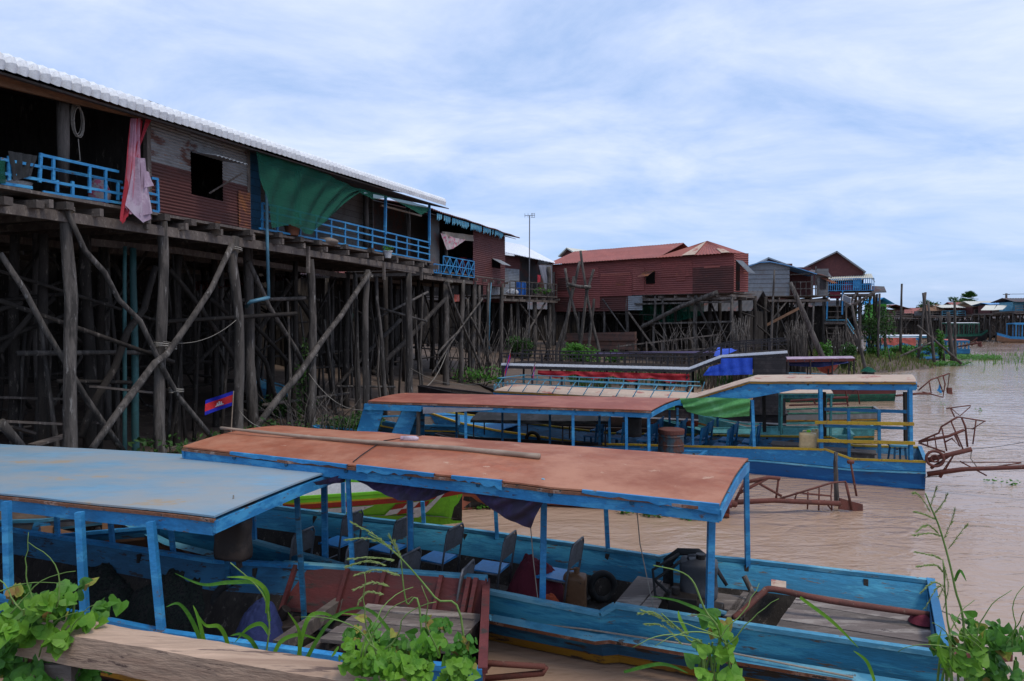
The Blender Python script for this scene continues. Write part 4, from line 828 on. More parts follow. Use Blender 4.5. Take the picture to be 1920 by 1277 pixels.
hut('added dark hut behind the middle of the long white-roofed house',1.3,9.5,8.5,5,7.2,1.7,'dark_and_shaded_wood',seed=4)
hut('added low dark shed on the mud behind the green netting veranda',10.2,8.8,7,5,6.6,1.7,'dark_and_shaded_wood',seed=5)
hut('added dark hut behind the maroon house with the rolled blind',17.4,7.5,9,6,6.0,1.7,'dark_and_shaded_wood',seed=6)
hut('added tall dark shed behind the stilts of the maroon tin house',0,0,9.4,3,6.35,.5,'dark_and_shaded_wood',fr=vplane(D(740,600,50),D(957,600,50)),seed=18,h=.5)
hut('added dark hut behind the white-roofed house deck',0,0,14,4,4.5,.5,'dark_and_shaded_wood',fr=vplane(D(925,600,57),D(1215,600,57)),seed=8,h=.8)
hut('added dark shed low under the long red house',-1,4.5,9,5,5.2,1.5,'dark_and_shaded_wood',fr=F4,seed=9)
hut('added dark shed behind the striped hip-roof house',8.2,4.2,4.0,3,4.2,1.5,'dark_and_shaded_wood',fr=F4,seed=10)
hut('added dark shed behind the grey house with the curved blue roof',0,5.5,5,4,4.6,1.6,'dark_and_shaded_wood',fr=F6,seed=11,h=.6)
hut('added dark shed behind the blue balcony stairs',-4,5,6,3,4.8,1.5,'dark_and_shaded_wood',fr=F7,seed=19,h=.5)
# ---------------------------------------------------------------- boats
def resamp(P,n):
    P=[Vector(p) for p in P]; out=[]
    for a,b in zip(P,P[1:]):
        for i in range(n): out.append(lerp(a,b,i/n))
    out.append(P[-1]); return out
def hull(root,near,far,zb,bands,inner='blue_deep',gun='blue_bright',floor='deck_wood',zf=.08,gw=.07,ribs=True,transom='blue_paint',sub=3,ribm=None,sheer=None,low='dark_and_shaded_wood'):
    """near/far: gunwale rails stern->bow; bands: (name, material, inset0, drop0, inset1, drop1) from the gunwale down; drop None = keel"""
    N_=resamp(near,sub); F_=resamp(far,sub); n=len(N_)
    ax=[(F_[i]-N_[i]) for i in range(n)]; wd=[max(a.length,.02) for a in ax]; ax=[V(a.x,a.y,0).normalized() if a.length>.02 else V(.3,.95,0) for a in ax]
    zbs=resamp([V(z,0,0) for z in zb],sub); shr=resamp([V(z,0,0) for z in sheer],sub) if sheer else [V(p.z,0,0) for p in N_]
    def pt(i,side,ins,drop):
        g=N_[i] if side==0 else F_[i]; z=zbs[i].x if drop is None else max(zbs[i].x,(g.z if drop<.1 else shr[i].x)-drop); k=min(ins,wd[i]*.5)
        q=g+ax[i]*k*(1 if side==0 else -1); return V(q.x,q.y,z)
    for nm,m,i0,d0,i1,d1 in bands:
        mb=MB()
        for side in (0,1):
            b=len(mb.v)
            for i in range(n): mb.v+=[pt(i,side,i0,d0),pt(i,side,i1,d1)]
            for i in range(n-1): q=(b+2*i,b+2*i+2,b+2*i+3,b+2*i+1); mb.f.append(q if side else q[::-1])
        if d1 is None:     # bottom plate
            b=len(mb.v)
            for i in range(n): mb.v+=[pt(i,0,i1,None),pt(i,1,i1,None)]
            for i in range(n-1): mb.f.append((b+2*i,b+2*i+2,b+2*i+3,b+2*i+1))
        mb.build(nm,m,root)
    # inside skin
    mb=MB(); m2=MB()
    for side in (0,1):
        b=len(mb.v)
        for i in range(n):
            a=pt(i,side,.045,0.01); c=pt(i,side,min(wd[i]*.5,bands[-1][4]*1.0+.05),None); c.z=min(a.z-.05,max(c.z+.03,zf-.05)); k_=min(.95,.27/max(.05,a.z-c.z)); mb.v+=[a,lerp(a,c,k_)]; m2.v+=[lerp(a,c,k_)+(c-a).normalized()*-.02+ax[i]*(-.012 if side else .012),c]
        for i in range(n-1): q=(b+2*i,b+2*i+2,b+2*i+3,b+2*i+1); mb.f.append(q[::-1] if side else q); m2.f.append(q[::-1] if side else q)
    mb.build('inner_planking',inner,root); m2.build('inner_bottom',low,root)
    mb=MB(); b=0
    for i in range(n):
        z=min(zf,N_[i].z-.1); a=pt(i,0,.1,0);c=pt(i,1,.1,0); a.z=c.z=z; mb.v+=[a,c]
    for i in range(n-1): mb.f.append((2*i,2*i+1,2*i+3,2*i+2))
    mb.build('bottom_boards',floor,root)
    for side,nm in ((0,'gunwale'),(1,'gunwale')):
        mb=MB()
        for i in range(n-1):
            a=pt(i,side,.02,-.012); c=pt(i+1,side,.02,-.012); a+=V(0,0,.004*noise.noise(a*3)); 
            if (a-c).length>.01: mb.bar(a,c,gw,.045)
        mb.build(nm,gun,root)
    mb=MB(); prev=pt(0,0,0,0)
    L_=[pt(0,0,0,0)]+[pt(0,0,b[4],b[5]) for b in bands]; R_=[pt(0,1,0,0)]+[pt(0,1,b[4],b[5]) for b in bands]
    mb.v+=L_+R_[::-1]; mb.f.append(tuple(range(len(mb.v)))); 
    dd=(N_[1]-N_[0]).normalized()*.05; b=len(mb.v); mb.v+=[q+dd for q in L_+R_[::-1]]; mb.f.append(tuple(range(b,len(mb.v)))[::-1])
    mb.bar(L_[0]+V(0,0,.02),R_[0]+V(0,0,.02),.08,.05); mb.build('transom',transom,root)
    if ribs:
        for i in range(1,n-1,2):
            if wd[i]<.6: continue
            mb=MB()
            for side in (0,1):
                a=pt(i,side,.07,.03); c=pt(i,side,.07+.2,None); c.z=zf; mb.bar(a,c,.05,.04)
            mb.bar(V(*pt(i,0,.2,None)[:2],zf+.02),V(*pt(i,1,.2,None)[:2],zf+.02),.05,.05); mb.build('rib',ribm or low,root)
def canopy(root,NL,NR,FR_,FL,crown,m,fas='blue_bright',fh=.1,edge='raw_edge',seed=0,nu=40,nv=10,ragged=.015,under='blue_deep'):
    NL,NR,FR_,FL=map(Vector,(NL,NR,FR_,FL))
    def f(u,v,dz=0):
        q=lerp(lerp(NL,NR,u),lerp(FL,FR_,u),v); r=ragged*(noise.noise(V(u*14,seed,v*3))) if v in (0,1) else 0
        return q+V(0,0,crown*(1-(2*v-1)**2)+.012*noise.noise(V(u*5,v*3,seed))+dz)+(FL-NL).normalized()*r
    MB().grid(f,nu,nv,-.018).build('canopy_roof',m,root,smooth=False)
    MB().grid(lambda u,v:f(u,v*.98+.01,-.03),nu//2,nv,0).build('canopy_lining',under,root)
    for v in (0,1):
        mb=MB()
        for i in range(nu//2):
            a,c=f(i/(nu//2),v,-.025),f((i+1)/(nu//2),v,-.025); mb.bar(a,c,.035,.03)
        mb.build('roof_edge',edge,root)
    w_=(FL-NL).normalized()*.03; dn=V(0,0,-.045-fh/2)
    for v,sg in ((0,1),(1,-1)):
        mb=MB()
        for i in range(8):
            a,c=f(i/8,v)+dn+w_*sg,f((i+1)/8,v)+dn+w_*sg; jj=V(0,0,.008*noise.noise(V(i*3.3,seed,v))); mb.bar(a+jj,c+jj,.03,fh)
        mb.build('fascia',fas,root)
    for u in (0,1):
        mb=MB()
        for i in range(nv): mb.bar(f(u,i/nv)+V(0,0,-.05-fh*.3),f(u,(i+1)/nv)+V(0,0,-.05-fh*.3),.035,.04+fh*.6)
        mb.build('end_board',fas,root)
    mb=MB()
    for k in range(1,8): mb.bar(f(k/8,.02,-.06),f(k/8,.98,-.06),.04,.05) if crown<.03 else mb.tube([f(k/8,j/6,-.06) for j in range(7)],.025,6)
    mb.build('cross_bearers','blue_deep',root)
    return f
def posts(root,lst,w=.055,m='blue_bright'):
    """lst of (top, bottom) world points"""
    for a,b in lst: MB().bar(b,a,w,w,up=V(0,1,0)).build('post',m,root)
def trace(root,plane,lines,r,name,m,n=7,off=0,wob=0):
    mb=MB()
    for Lq in lines:
        rr=r
        if isinstance(Lq,tuple): Lq,rr=Lq
        mb.tube([plane.at(x,y,off) for x,y in Lq],rr,n,wob=wob)
    return mb.build(name,m,root,smooth=True)
BLB=[('hull','blue_cyan',0,0,.02,.24),('rub_rail','blue_worn',-.02,.22,-.13,.25),('rub_edge','raw_edge',-.13,.25,-.1,.30),('strake','blue_scarred',.03,.29,.1,.5),('stripe','yellow_dirty',.1,.5,.14,.6),('bottom','bottom_brown',.14,.6,.5,None)]
BL=[('hull','blue_paint',0,0,.02,.24),('rub_rail','blue_worn',-.02,.22,-.13,.25),('rub_edge','raw_edge',-.13,.25,-.1,.30),('strake','blue_scarred',.03,.29,.1,.5),('stripe','yellow_dirty',.1,.5,.14,.6),('bottom','bottom_brown',.14,.6,.5,None)]
# ---- boat A: weathered blue roof, bottom left
zA=.8
A_N=[G(905,1262,zA),G(640,1237,zA),G(303,1190,zA),G(15,1128,zA)]; A_F=[G(912,1092,zA),G(640,1067,zA),G(403,1052,zA),G(19,994,zA)]
dN=(A_N[3]-A_N[2]); dF=(A_F[3]-A_F[2]).normalized()
A_N.append(A_N[3]+V(-2.2,.9,.05)); A_F.append(A_F[3]+V(-1.2,.1,.05)); A_N.append(A_N[4]+V(-2,1.0,.2)); A_F.append(A_N[5]+V(.1,.3,0))
bA=thing('passenger_boat','blue wooden boat with weathered pale blue flat roof, nets and maroon stern board','boat',lerp(A_N[1],A_F[1],.5)-V(0,0,.9))
hull(bA,A_N,A_F,[-.1]*5+[.4],BL,zf=.1,floor='dark_and_shaded_wood',transom='maroon_paint')
zr=1.9
rc=[G(-330,892,zr),G(402,971,zr),G(660,871,zr),G(-230,822,zr+.02)]
fa=canopy(bA,*rc,.02,'blue_roof',fas='blue_bright',fh=.12,edge='raw_edge',seed=4)
pN=vplane(A_N[2],A_N[0]); pF=vplane(A_F[3],A_F[0])
posts(bA,[(pN.at(t,ty,.05),pN.at(b,by,.02)) for t,ty,b,by in ((12,940,17,1120),(149,960,160,1168),(283,978,304,1195))],.062)
posts(bA,[(pF.at(t,ty,-.08),pF.at(b,by,-.05)) for t,ty,b,by in ((106,960,111,1066),(206,966,215,1060),(319,978,328,1066),(652,884,664,1128))],.05)
posts(bA,[(pF.at(556,922,-.5),pF.at(573,1200,-.5)),(pF.at(420,975,-.4),pF.at(430,1100,-.4))],.05,'blue_deep')
# maroon stern boards standing inside the far side, with ribs
mb=MB(); a_,b_=pF.at(532,1058,-.14),pF.at(912,1085,-.14); mb.slab(a_-pF.n*.3+V(0,0,-.42),b_-pF.n*.22+V(0,0,-.42),b_,a_,.04); mb.build('stern_board','maroon_paint',bA)
for x in (555,652,722,828,880,893):
    y=1058+(x-532)*.072; a_=pF.at(x,y,-.18); MB().bar(a_,a_-pF.n*.3+V(0,0,-.42),.045,.05).build('board_rib','maroon_paint',bA)
MB().bar(pF.at(530,1056,-.1),pF.at(912,1084,-.1),.1,.04).build('board_cap','blue_worn',bA)
mb=MB(); mb.bar(pF.at(905,1085,-.1),pF.at(903,1170,-.12),.1,.06); mb.tube([pF.at(898,1160,-.2),pF.at(920,1158,-.2)],.035,8); mb.build('stern_post','blue_worn',bA)
# stern deck planks
c0,c1,c2,c3=G(600,1200,.62),G(848,1222,.62),G(905,1152,.62),G(690,1132,.62)
for k in range(6):
    a,b=k/6+.006,(k+1)/6-.006; jj=V(0,0,random.uniform(-.012,.012)); MB().slab(lerp(c0,c3,a)+jj,lerp(c1,c2,a)+jj,lerp(c1,c2,b)+jj,lerp(c0,c3,b)+jj,.035).build('deck_plank','deck_wood' if k%2 else 'plank_wood',bA)
mb=MB(); mb.bar(G(520,1215,.5),G(655,1120,.5),.1,.14); mb.bar(G(560,1235,.5),G(690,1160,.5),.08,.12); mb.bar(G(846,1228,.55),G(912,1158,.55),.06,.16); mb.build('deck_beams','plank_wood',bA)
MB().bar(G(600,1232,.3),G(850,1255,.3),.1,.1).build('inner_beam','maroon_paint',bA)
# black jerrycan hanging under the roof
c=V(*G(437,1008,1.55)); mb=MB()
def can(mb,c,w_,d_,h_,r_=.3,rz=0,lean=0):
    def f(u,v):
        a=u*2*math.pi; cx,sy=math.cos(a),math.sin(a); e=.45
        x=math.copysign(abs(cx)**e,cx)*w_/2; y=math.copysign(abs(sy)**e,sy)*d_/2
        k=min(1,(1-abs(2*v-1)**7)**.5+.0); k=.72+.28*k if 0<v<1 else .0 if v in(0,1) else k
        bul=1+.03*math.sin(v*9); x*=k*bul; y*=k*bul
        X=x*math.cos(rz)-y*math.sin(rz)+lean*v; Y=x*math.sin(rz)+y*math.cos(rz); return Vector(c)+V(X,Y,h_*(v-.5))
    return mb.grid(f,28,14)
t=thing('jerrycan','black jerrycan hung upside down under the corner of the blue roof','jerrycan',c-V(0,0,.22)); 
can(MB(),c,.36,.2,.47,rz=-.3).build('can_body','black_plastic',t,smooth=True); MB().tube([c+V(.06,-.02,-.22),c+V(.07,-.02,-.29)],.03,8).build('cap','black_plastic',t)
MB().tube([c+V(0,0,.2),c+V(.01,0,.42)],.008,5).build('cord','rope',t)
# piled fishing nets
def heap(label,c,rx,ry,h,m,seed,name,cat,rz=0):
    mb=MB()
    def f(u,v):
        a=u*2*math.pi; r=v; x,y=math.cos(a)*r*rx,math.sin(a)*r*ry; q=V(x*math.cos(rz)-y*math.sin(rz),x*math.sin(rz)+y*math.cos(rz),0)
        z=h*(1-r**2.2)+ (.22*h*noise.noise(V(x*4,y*4,seed))+.13*h*abs(noise.noise(V(x*11,y*11,seed)))+.06*h*noise.noise(V(x*25,y*25,seed)))*(1-r**6)
        return Vector(c)+q+V(0,0,max(z,0))
    return tag(mb.grid(f,90,36).build(name,m,smooth=True,loc=c),label,cat)
heap('heap of dark fishing net under the blue roof between the first and second near posts',lerp(G(185,1165,.15),G(185,1100,.15),.5),.85,.6,.42,'net_mesh',3,'fishing_net','fishing net',-.3)
heap('large dark fishing net pile under the blue roof, right of the third near post',lerp(G(330,1180,.15),G(330,1120,.15),.45)+V(.1,.15,0),.9,.6,.5,'net_mesh',9,'fishing_net','fishing net',-.3)
t=thing('tyre','old tyre standing inside the blue-roofed boat near the net pile','tyre',G(437,1135,.35)-V(0,0,.3)); MB().ring(G(437,1128,.4),.2,.055,V(.25,-1,.25)).build('tread','rubber',t,smooth=True)
heap('dark blue cloth bundled over a motor in the blue-roofed boat',G(487,1195,.3),.27,.25,.38,'navy_cloth',13,'bundle','cloth bundle')
t=thing('boat_motor','greasy engine lying in the stern of the blue-roofed boat','motor',G(540,1190,.2)); c=G(535,1185,.3); mb=MB(); mb.box(c,.3,.25,.22,.3); mb.tube([c+V(.1,0,.05),c+V(.35,-.05,.05)],.05,10); mb.tube([c+V(-.1,.05,.1),c+V(.0,.05,.24)],.06,10); mb.ring(c+V(-.18,0,.03),.11,.03,V(1,.3,0),18,6); mb.build('engine_block','black_plastic',t,bevel=.01); MB().tube([c+V(.3,0,.05),c+V(.55,-.1,.05)],.02,8).build('shaft','steel_grey',t)
# rusty tail frame under the vines
plA=vplane(G(900,1225,.4),G(1030,1265,.2))
t=None
trace(bA,plA,[([(860,1240),(1022,1250)],.03),([(880,1275),(1018,1262),(1024,1250)],.03),([(905,1262),(925,1240)],.02)],.03,'tail_frame','rust_iron')
# ---- boat B: big red roof
zB=.62
def cat(P,n):
    P=[Vector(p) for p in P]; out=[]
    for i in range(len(P)-1):
        a,b,c,d=P[max(i-1,0)],P[i],P[i+1],P[min(i+2,len(P)-1)]
        for k in range(n):
            t=k/n; out.append(.5*((2*b)+(c-a)*t+(2*a-5*b+4*c-d)*t*t+(3*b-a-3*c+d)*t*t*t))
    out.append(P[-1]); return out
B_N=[G(1772,1231,.70),G(1400,1177,.68),G(1152,1138,.68),G(1124,1154,.60),G(915,1112,.62),G(640,1063,.66),G(470,1016,.72),G(320,977,.85)]
B_F=[G(1745,1091,.70),G(1400,1052,.68),G(1265,1040,.68),G(1238,1046,.62),G(1100,1025,.62),G(880,995,.64),G(700,975,.68)]
q=B_N[-1]+V(.15,1.15,0); B_F.append(q); tip=B_N[-1]+V(-1.5,.95,.15); B_N.append(tip); B_F.append(tip+V(.05,.12,0))
bB=thing('passenger_boat','blue wooden passenger boat with large faded red roof and school chairs inside','boat',lerp(B_N[3],B_F[3],.5)-V(0,0,.7))
hull(bB,B_N,B_F,[-.12]*8+[.3],BLB,inner='blue_cyan',zf=.12,floor='dark_and_shaded_wood',gun='blue_worn',sheer=[.66,.64,.63,.628,.62,.65,.7,.8,1.0])
zb_=1.98
rcB=[G(343,839,2.08),G(1349,950,zb_),G(1403,862,zb_),G(520,800,2.08)]
fb=canopy(bB,*rcB,.05,'red_roof',fas='blue_bright',fh=.11,edge='raw_edge',seed=8,ragged=.05)
pBN=vplane(B_N[6],B_N[0]); pBF=vplane(B_F[5],B_F[0])
posts(bB,[(pBN.at(a,b,.04),pBN.at(c,d,.03)) for a,b,c,d in ((1020,935,1017,1135),(769,935,770,1085),(1334,962,1330,1160),(608,912,610,1050),(473,948,476,1018))],.068)
posts(bB,[(pBF.at(a,b,-.06),pBF.at(c,d,-.05)) for a,b,c,d in ((1399,880,1403,1136),(1135,935,1141,1056),(929,950,932,1010),(792,940,795,988),(643,905,645,990),(525,930,527,985))],.055)
# patched trim on the near roof edge
def sliver(p0,p1,h0,h1,m,root,out=-.02):
    mb=MB(); n=14; a,b=Vector(p0),Vector(p1); r_=random.Random(int(a.x*99)); vs=[]
    o=V(-.3,-1,0).normalized()*.03
    for i in range(n+1): q=lerp(a,b,i/n); vs+= [q+o,q+o+V(0,0,-lerp(h0,h1,i/n)*(.6+.6*r_.random()))]
    k=len(mb.v); mb.v+=vs
    for i in range(n): mb.f.append((2*i,2*i+1,2*i+3,2*i+2))
    mb.v+=[v+V(.01,.03,0) for v in vs]; e=2*(n+1)
    for i in range(n): mb.f.append((e+2*i,e+2*i+2,e+2*i+3,e+2*i+1)); mb.f.append((2*i,2*i+2,e+2*i+2,e+2*i)); mb.f.append((2*i+1,e+2*i+1,e+2*i+3,2*i+3))
    return mb.build('patched_trim',m,root)
sliver(fb(.40,0)+V(0,-.0,.03),fb(.55,0)+V(0,0,.025),.08,.03,'blue_bright',bB); sliver(fb(.58,0)+V(0,0,.02),fb(.67,0)+V(0,0,.03),.04,.09,'blue_bright',bB); sliver(fb(.80,0)+V(0,0,.02),fb(1,0)+V(0,0,.03),.03,.09,'blue_bright',bB)
sliver(fb(.12,0)+V(0,0,.02),fb(.38,0)+V(0,0,.02),.05,.04,'blue_bright',bB)
MB().bar(G(1015,902,2.02),G(1080,925,1.93),.03,.06).build('loose_batten','blue_worn',bB)
# stern deck of B
c0,c1,c2,c3=G(1455,1175,.5),G(1752,1222,.5),G(1750,1150,.5),G(1500,1110,.5)
for k in range(6):
    a,b=k/6+.005,(k+1)/6-.005; jj=V(0,0,random.uniform(-.01,.01)); MB().slab(lerp(c0,c3,a)+jj,lerp(c1,c2,a)+jj,lerp(c1,c2,b)+jj,lerp(c0,c3,b)+jj,.035).build('deck_plank','deck_wood' if k in(1,2,4) else 'plank_wood',bB)
mb=MB(); mb.slab(G(1145,1140,.55),G(1190,1145,.55),G(1240,1088,.55),G(1196,1080,.55),.03); mb.slab(G(1193,1146,.55),G(1225,1150,.55),G(1258,1092,.55),G(1243,1088,.55),.03); mb.build('hatch_boards','deck_wood',bB)
mb=MB(); mb.slab(G(1290,1132,.5),G(1380,1145,.5),G(1395,1118,.5),G(1300,1105,.5),.05); mb.bar(G(1365,1165,.45),G(1400,1118,.45),.08,.1); mb.build('motor_mount','plank_wood',bB)
mb=MB(); mb.slab(G(1446,1098,.6),G(1474,1102,.6),G(1474,1090,.6),G(1446,1086,.6),.02); mb.build('mooring_hole_patch','tan_roof',bB)
# purple drapes
cl=MB(); cloth(cl,[G(646,884,1.92),G(735,892,1.92),G(810,900,1.92),G(868,909,1.92)],[G(650,890,1.88),G(700,918,1.75),G(745,938,1.68),G(795,940,1.67),G(835,925,1.75),G(870,911,1.88)],60,20,.03,9,V(-.3,-1,0),1,2.0); cl.build('drape','purple_cloth',bB,smooth=True)
cl=MB(); cloth(cl,[G(872,911,1.9),G(930,922,1.9),G(990,930,1.9),G(1022,932,1.9)],[G(876,914,1.86),G(925,958,1.66),G(960,978,1.58),G(995,991,1.52)],50,20,.035,3,V(-.3,-1,0),4,1.5); cl.build('drape','purple_cloth',bB,smooth=True)
cl=MB(); cloth(cl,[G(585,905,1.92),G(650,888,1.92)],[G(592,910,1.85),G(645,905,1.82)],14,8,.03,3,V(-.3,-1,0),4); cl.build('drape','purple_cloth',bB,smooth=True)
mb=MB()
for L_ in ([(995,990),(1000,1050),(1012,1155)],[(763,935),(764,1080)]): mb.tube([pBN.at(x,y,-.03) for x,y in L_],.006,5)
mb.tube([pBN.at(1193,945,.3),pBN.at(1200,1020,.3),pBN.at(1225,1140,.3)],.006,5); mb.build('cords','rope',bB)
mb=MB(); mb.tube([pBN.at(x,y,-.14) for x,y in ((915,1160),(1100,1180),(1300,1210),(1600,1270))],.01,6); mb.build('gunwale_rope','rope',bB,smooth=True)
mb=MB()
for k in range(6): a=k; mb.tube([pBN.at(575+k*4,1052+3*math.sin(k*2),-.02),pBN.at(590+k,1040+4*math.sin(k),-.05),pBN.at(606-k,1048+3*math.cos(k),-.02)],.01,5)
mb.build('rope_knot','rope',bB,smooth=True)
# tail pipe of B inside the stern
mb=MB(); pp=[G(1375,1160,.5),G(1400,1140,.6),G(1430,1112,.72),G(1452,1105,.76),G(1560,1127,.7),G(1745,1153,.6)]; mb.tube(cat(pp,4),.034,10); mb.build('tail_shaft','rust_iron',bB,smooth=True)
heap('maroon rag at the stern end of the red-roofed boat deck',G(1728,1166,.52),.13,.12,.1,'maroon_cloth',23,'rag','rag')
mb=MB(); mb.bar(G(1775,1232,.3),G(1890,1226,.3),.12,.1); mb.build('outrigger_beam','rust_iron',bB)
mb=MB(); mb.tube([G(1760,1143,.7),G(1835,1175,.5),G(1960,1225,.3)],.008,5); mb.build('mooring_line','rope',bB)
# bamboo pole, bottle and wire on the red roof
def onroof(px,py):   # point on the roof surface of boat B under the pixel
    z=2.05
    for _ in range(4):
        q=G(px,py,z); a=rcB; d=(a[1]-a[0]); t=(q-a[0]).dot(d)/d.dot(d); zz=lerp(lerp(a[0].z,a[1].z,t),lerp(a[3].z,a[2].z,t),.5); w_=a[3]-a[0]; v=max(0,min(1,(q-lerp(a[0],a[1],t)).dot(w_.normalized())/w_.length)); z=zz+.05*(1-(2*v-1)**2)+.02
    return G(px,py,z)
P=[onroof(x,y)+V(0,0,.03) for x,y in ((414,812),(560,822),(700,834),(860,846),(1012,861))]; P[0].z+=.04
Q=resamp(P,6); mb=MB(); mb.tube(Q,[.018+.016*i/len(Q)+(.004 if i%3==0 else 0) for i in range(len(Q))],9); o=mb.build('bamboo_pole','bamboo',loc=P[2],smooth=True); tag(o,'long bamboo pole lying along the big red boat roof','pole')
c=onroof(757,826)+V(0,0,.03); t=thing('water_bottle','crumpled clear plastic bottle with pink cap lying on the red roof','bottle',c)
MB().tube([c,c+V(.16,-.02,0),c+V(.2,-.025,0)],[.035,.035,.015],12).build('bottle_body','clear_plastic',t,smooth=True); MB().tube([c+V(-.04,0,0),c+V(0,0,0)],.03,10).build('label_band','lilac_cloth',t)
mb=MB(); mb.tube([onroof(x,y)+V(0,0,.012) for x,y in ((790,818),(760,822),(720,828),(700,840),(678,855),(662,868))],.006,5); tag(mb.build('black_wire','rubber',loc=onroof(720,828)),'thin black wire trailing across the red roof from the bottle','wire')
# chairs
def make_chair():
    t=thing('school_chair','-','chair',V(0,0,0),'blue-seated metal chairs inside the red-roofed boat')
    MB().slab(V(-.2,-.19,.42),V(.18,-.19,.42),V(.18,.19,.42),V(-.2,.19,.42),.02).build('seat','seat_blue',t,bevel=.008)
    # backrest (faces -x)
    mb=MB(); 
    def f(u,v): 
        y=(u-.5)*.4; k=.06*max(0,abs(2*u-1)-.7)/.3 if v>.5 else 0; return V(.24+.03*v,y,.58+.26*v-k)
    mb.grid(f,10,4,.015); mb.build('backrest','back_grey',t)
    mb=MB(); mb.tube([V(.16,-.21,0),V(.2,-.21,.4),V(.265,-.205,.8),V(.272,-.17,.86),V(.272,.17,.86),V(.265,.205,.8),V(.2,.21,.4),V(.16,.21,0)],.014,7); mb.build('back_frame','steel_grey',t,smooth=True)
    for sy in (-1,1): MB().tube([V(-.17,sy*.19,0),V(-.15,sy*.19,.4),V(.2,sy*.2,.4)],.013,7).build('leg_frame','steel_grey',t,smooth=True)
    MB().tube([V(-.16,-.19,.15),V(-.16,.19,.15)],.01,6).build('stretcher','steel_grey',t); return t
chair=make_chair(); first=True
ang=math.atan2(-(B_N[1]-B_N[4]).y,-(B_N[1]-B_N[4]).x)+math.pi
for cx,cy,rw,lb in ((1083,1030,1,'chair of the far row nearest the stern, beside the brown jerrycan'),(957,1018,1,'second chair of the far row counted from the stern, below the right purple drape'),(857,1002,1,'third chair of the far row counted from the stern, right of the middle near post'),
    (762,985,1,'fourth chair of the far row counted from the stern, below the left purple drape'),(668,975,1,'farthest chair of the far row, behind the corner post of the blue roof'),
    (877,1078,0,'near-row chair closest to the stern, seen from behind its grey back'),(775,1050,0,'near-row chair just behind the middle near post of the red-roofed boat'),(677,1030,0,'near-row chair behind the corner post of the blue roof'),(575,1010,0,'near-row chair closest to the bow of the red-roofed boat')):
    p=G(cx,cy,.13+.72)-V(.25,0,0); loc=V(p.x,p.y,.13)
    if first: chair.location=loc; chair.rotation_euler.z=ang+random.uniform(-.08,.08); chair['label']=lb; first=False
    else: clone(chair,loc,ang+random.uniform(-.15,.15),lb)
# cargo in B
heap('maroon cloth heaped over cargo with an orange cloth below, by the near gunwale',G(1005,1112,.3)+V(0,.15,-.15),.42,.33,.5,'maroon_cloth',31,'cloth_heap','cloth')
heap('orange cloth bundled at the foot of the maroon heap',G(1010,1130,.35)+V(.12,-.0,-.2),.2,.16,.3,'orange_cloth',33,'cloth_heap','cloth')
def jerry(label,c,w_,d_,h_,m,rz,capm,name='jerrycan'):
    t=thing(name,label,'jerrycan',c); can(MB(),c+V(0,0,h_/2),w_,d_,h_,rz=rz).build('can_body',m,t,smooth=True)
    MB().tube([c+V(.02,0,h_*.98),c+V(.02,0,h_*1.1)],w_*.13,10).build('cap',capm,t)
    MB().tube([c+V(-w_*.3,0,h_*.97),c+V(-w_*.28,0,h_*1.06),c+V(-w_*.02,0,h_*1.07),c+V(0,0,h_*.97)],.016,7).build('handle',m,t,smooth=True); return t
c=G(1078,1100,.45); jerry('tall brown stained jerrycan standing in the red-roofed boat',V(c.x,c.y,.13),.27,.22,.5,'old_jerrycan',-.3,'old_jerrycan')
c=G(1310,1080,.75); jerry('big grey plastic fuel can at the stern of the red-roofed boat',V(c.x,c.y,.5),.42,.32,.46,'grey_plastic',-.3,'black_plastic')
t=thing('tyre','dark tyre leaning inside the far side of the red-roofed boat','tyre',G(1130,1115,.15)); MB().ring(G(1130,1100,.3),.16,.045,V(.3,-1,.2)).build('tread','rubber',t,smooth=True)
c=G(1280,1130,.5); t=thing('boat_motor','greasy black engine with hoses between the hatch boards and the stern deck','motor',c-V(0,0,.2)); mb=MB(); mb.box(c,.32,.24,.2,-.3); mb.tube([c+V(.1,-.05,0),c+V(.4,-.2,0)],.075,12); mb.tube([c+V(-.08,0,.1),c+V(-.08,0,.18)],.05,10); mb.box(c+V(.1,.12,.1),.12,.12,.16,.2); mb.build('engine_block','black_plastic',t,bevel=.012)
mb=MB(); mb.tube([c+V(-.15,.0,.1),c+V(-.3,.1,.22),c+V(-.1,.3,.25),c+V(.1,.5,.3),c+V(.15,.55,.1)],.02,7); mb.tube([c+V(-.12,0,0),c+V(-.32,-.05,.1),c+V(-.3,.2,.3),c+V(.05,.4,.42)],.016,7); mb.build('hoses','rubber',t,smooth=True)
MB().tube([c+V(.15,-.15,.02),c+V(.4,-.3,.0)],.03,8).build('blue_pipe','pvc_blue',t)
c=G(1285,1050,.82); mb=MB(); mb.tube([c+V(-.2,0,-.3),c+V(-.2,0,.0),c+V(-.08,0,.1),c+V(.15,-.02,.1),c+V(.3,-.05,0),c+V(.45,-.15,-.25)],[.05,.06,.04,.035,.03,.02],8,wob=.6); tag(mb.build('black_rag','dark_cloth',smooth=True,loc=c),'black rag draped over the big grey fuel can','cloth')
mb=MB(); mb.tube([G(1395,1080,.75),G(1410,1110,.6),G(1385,1160,.5)],.03,8,wob=.3); tag(mb.build('tiller_stick','post_wood',smooth=True,loc=G(1395,1110,.5)),'crooked grey stick standing by the motor of the red-roofed boat','stick')
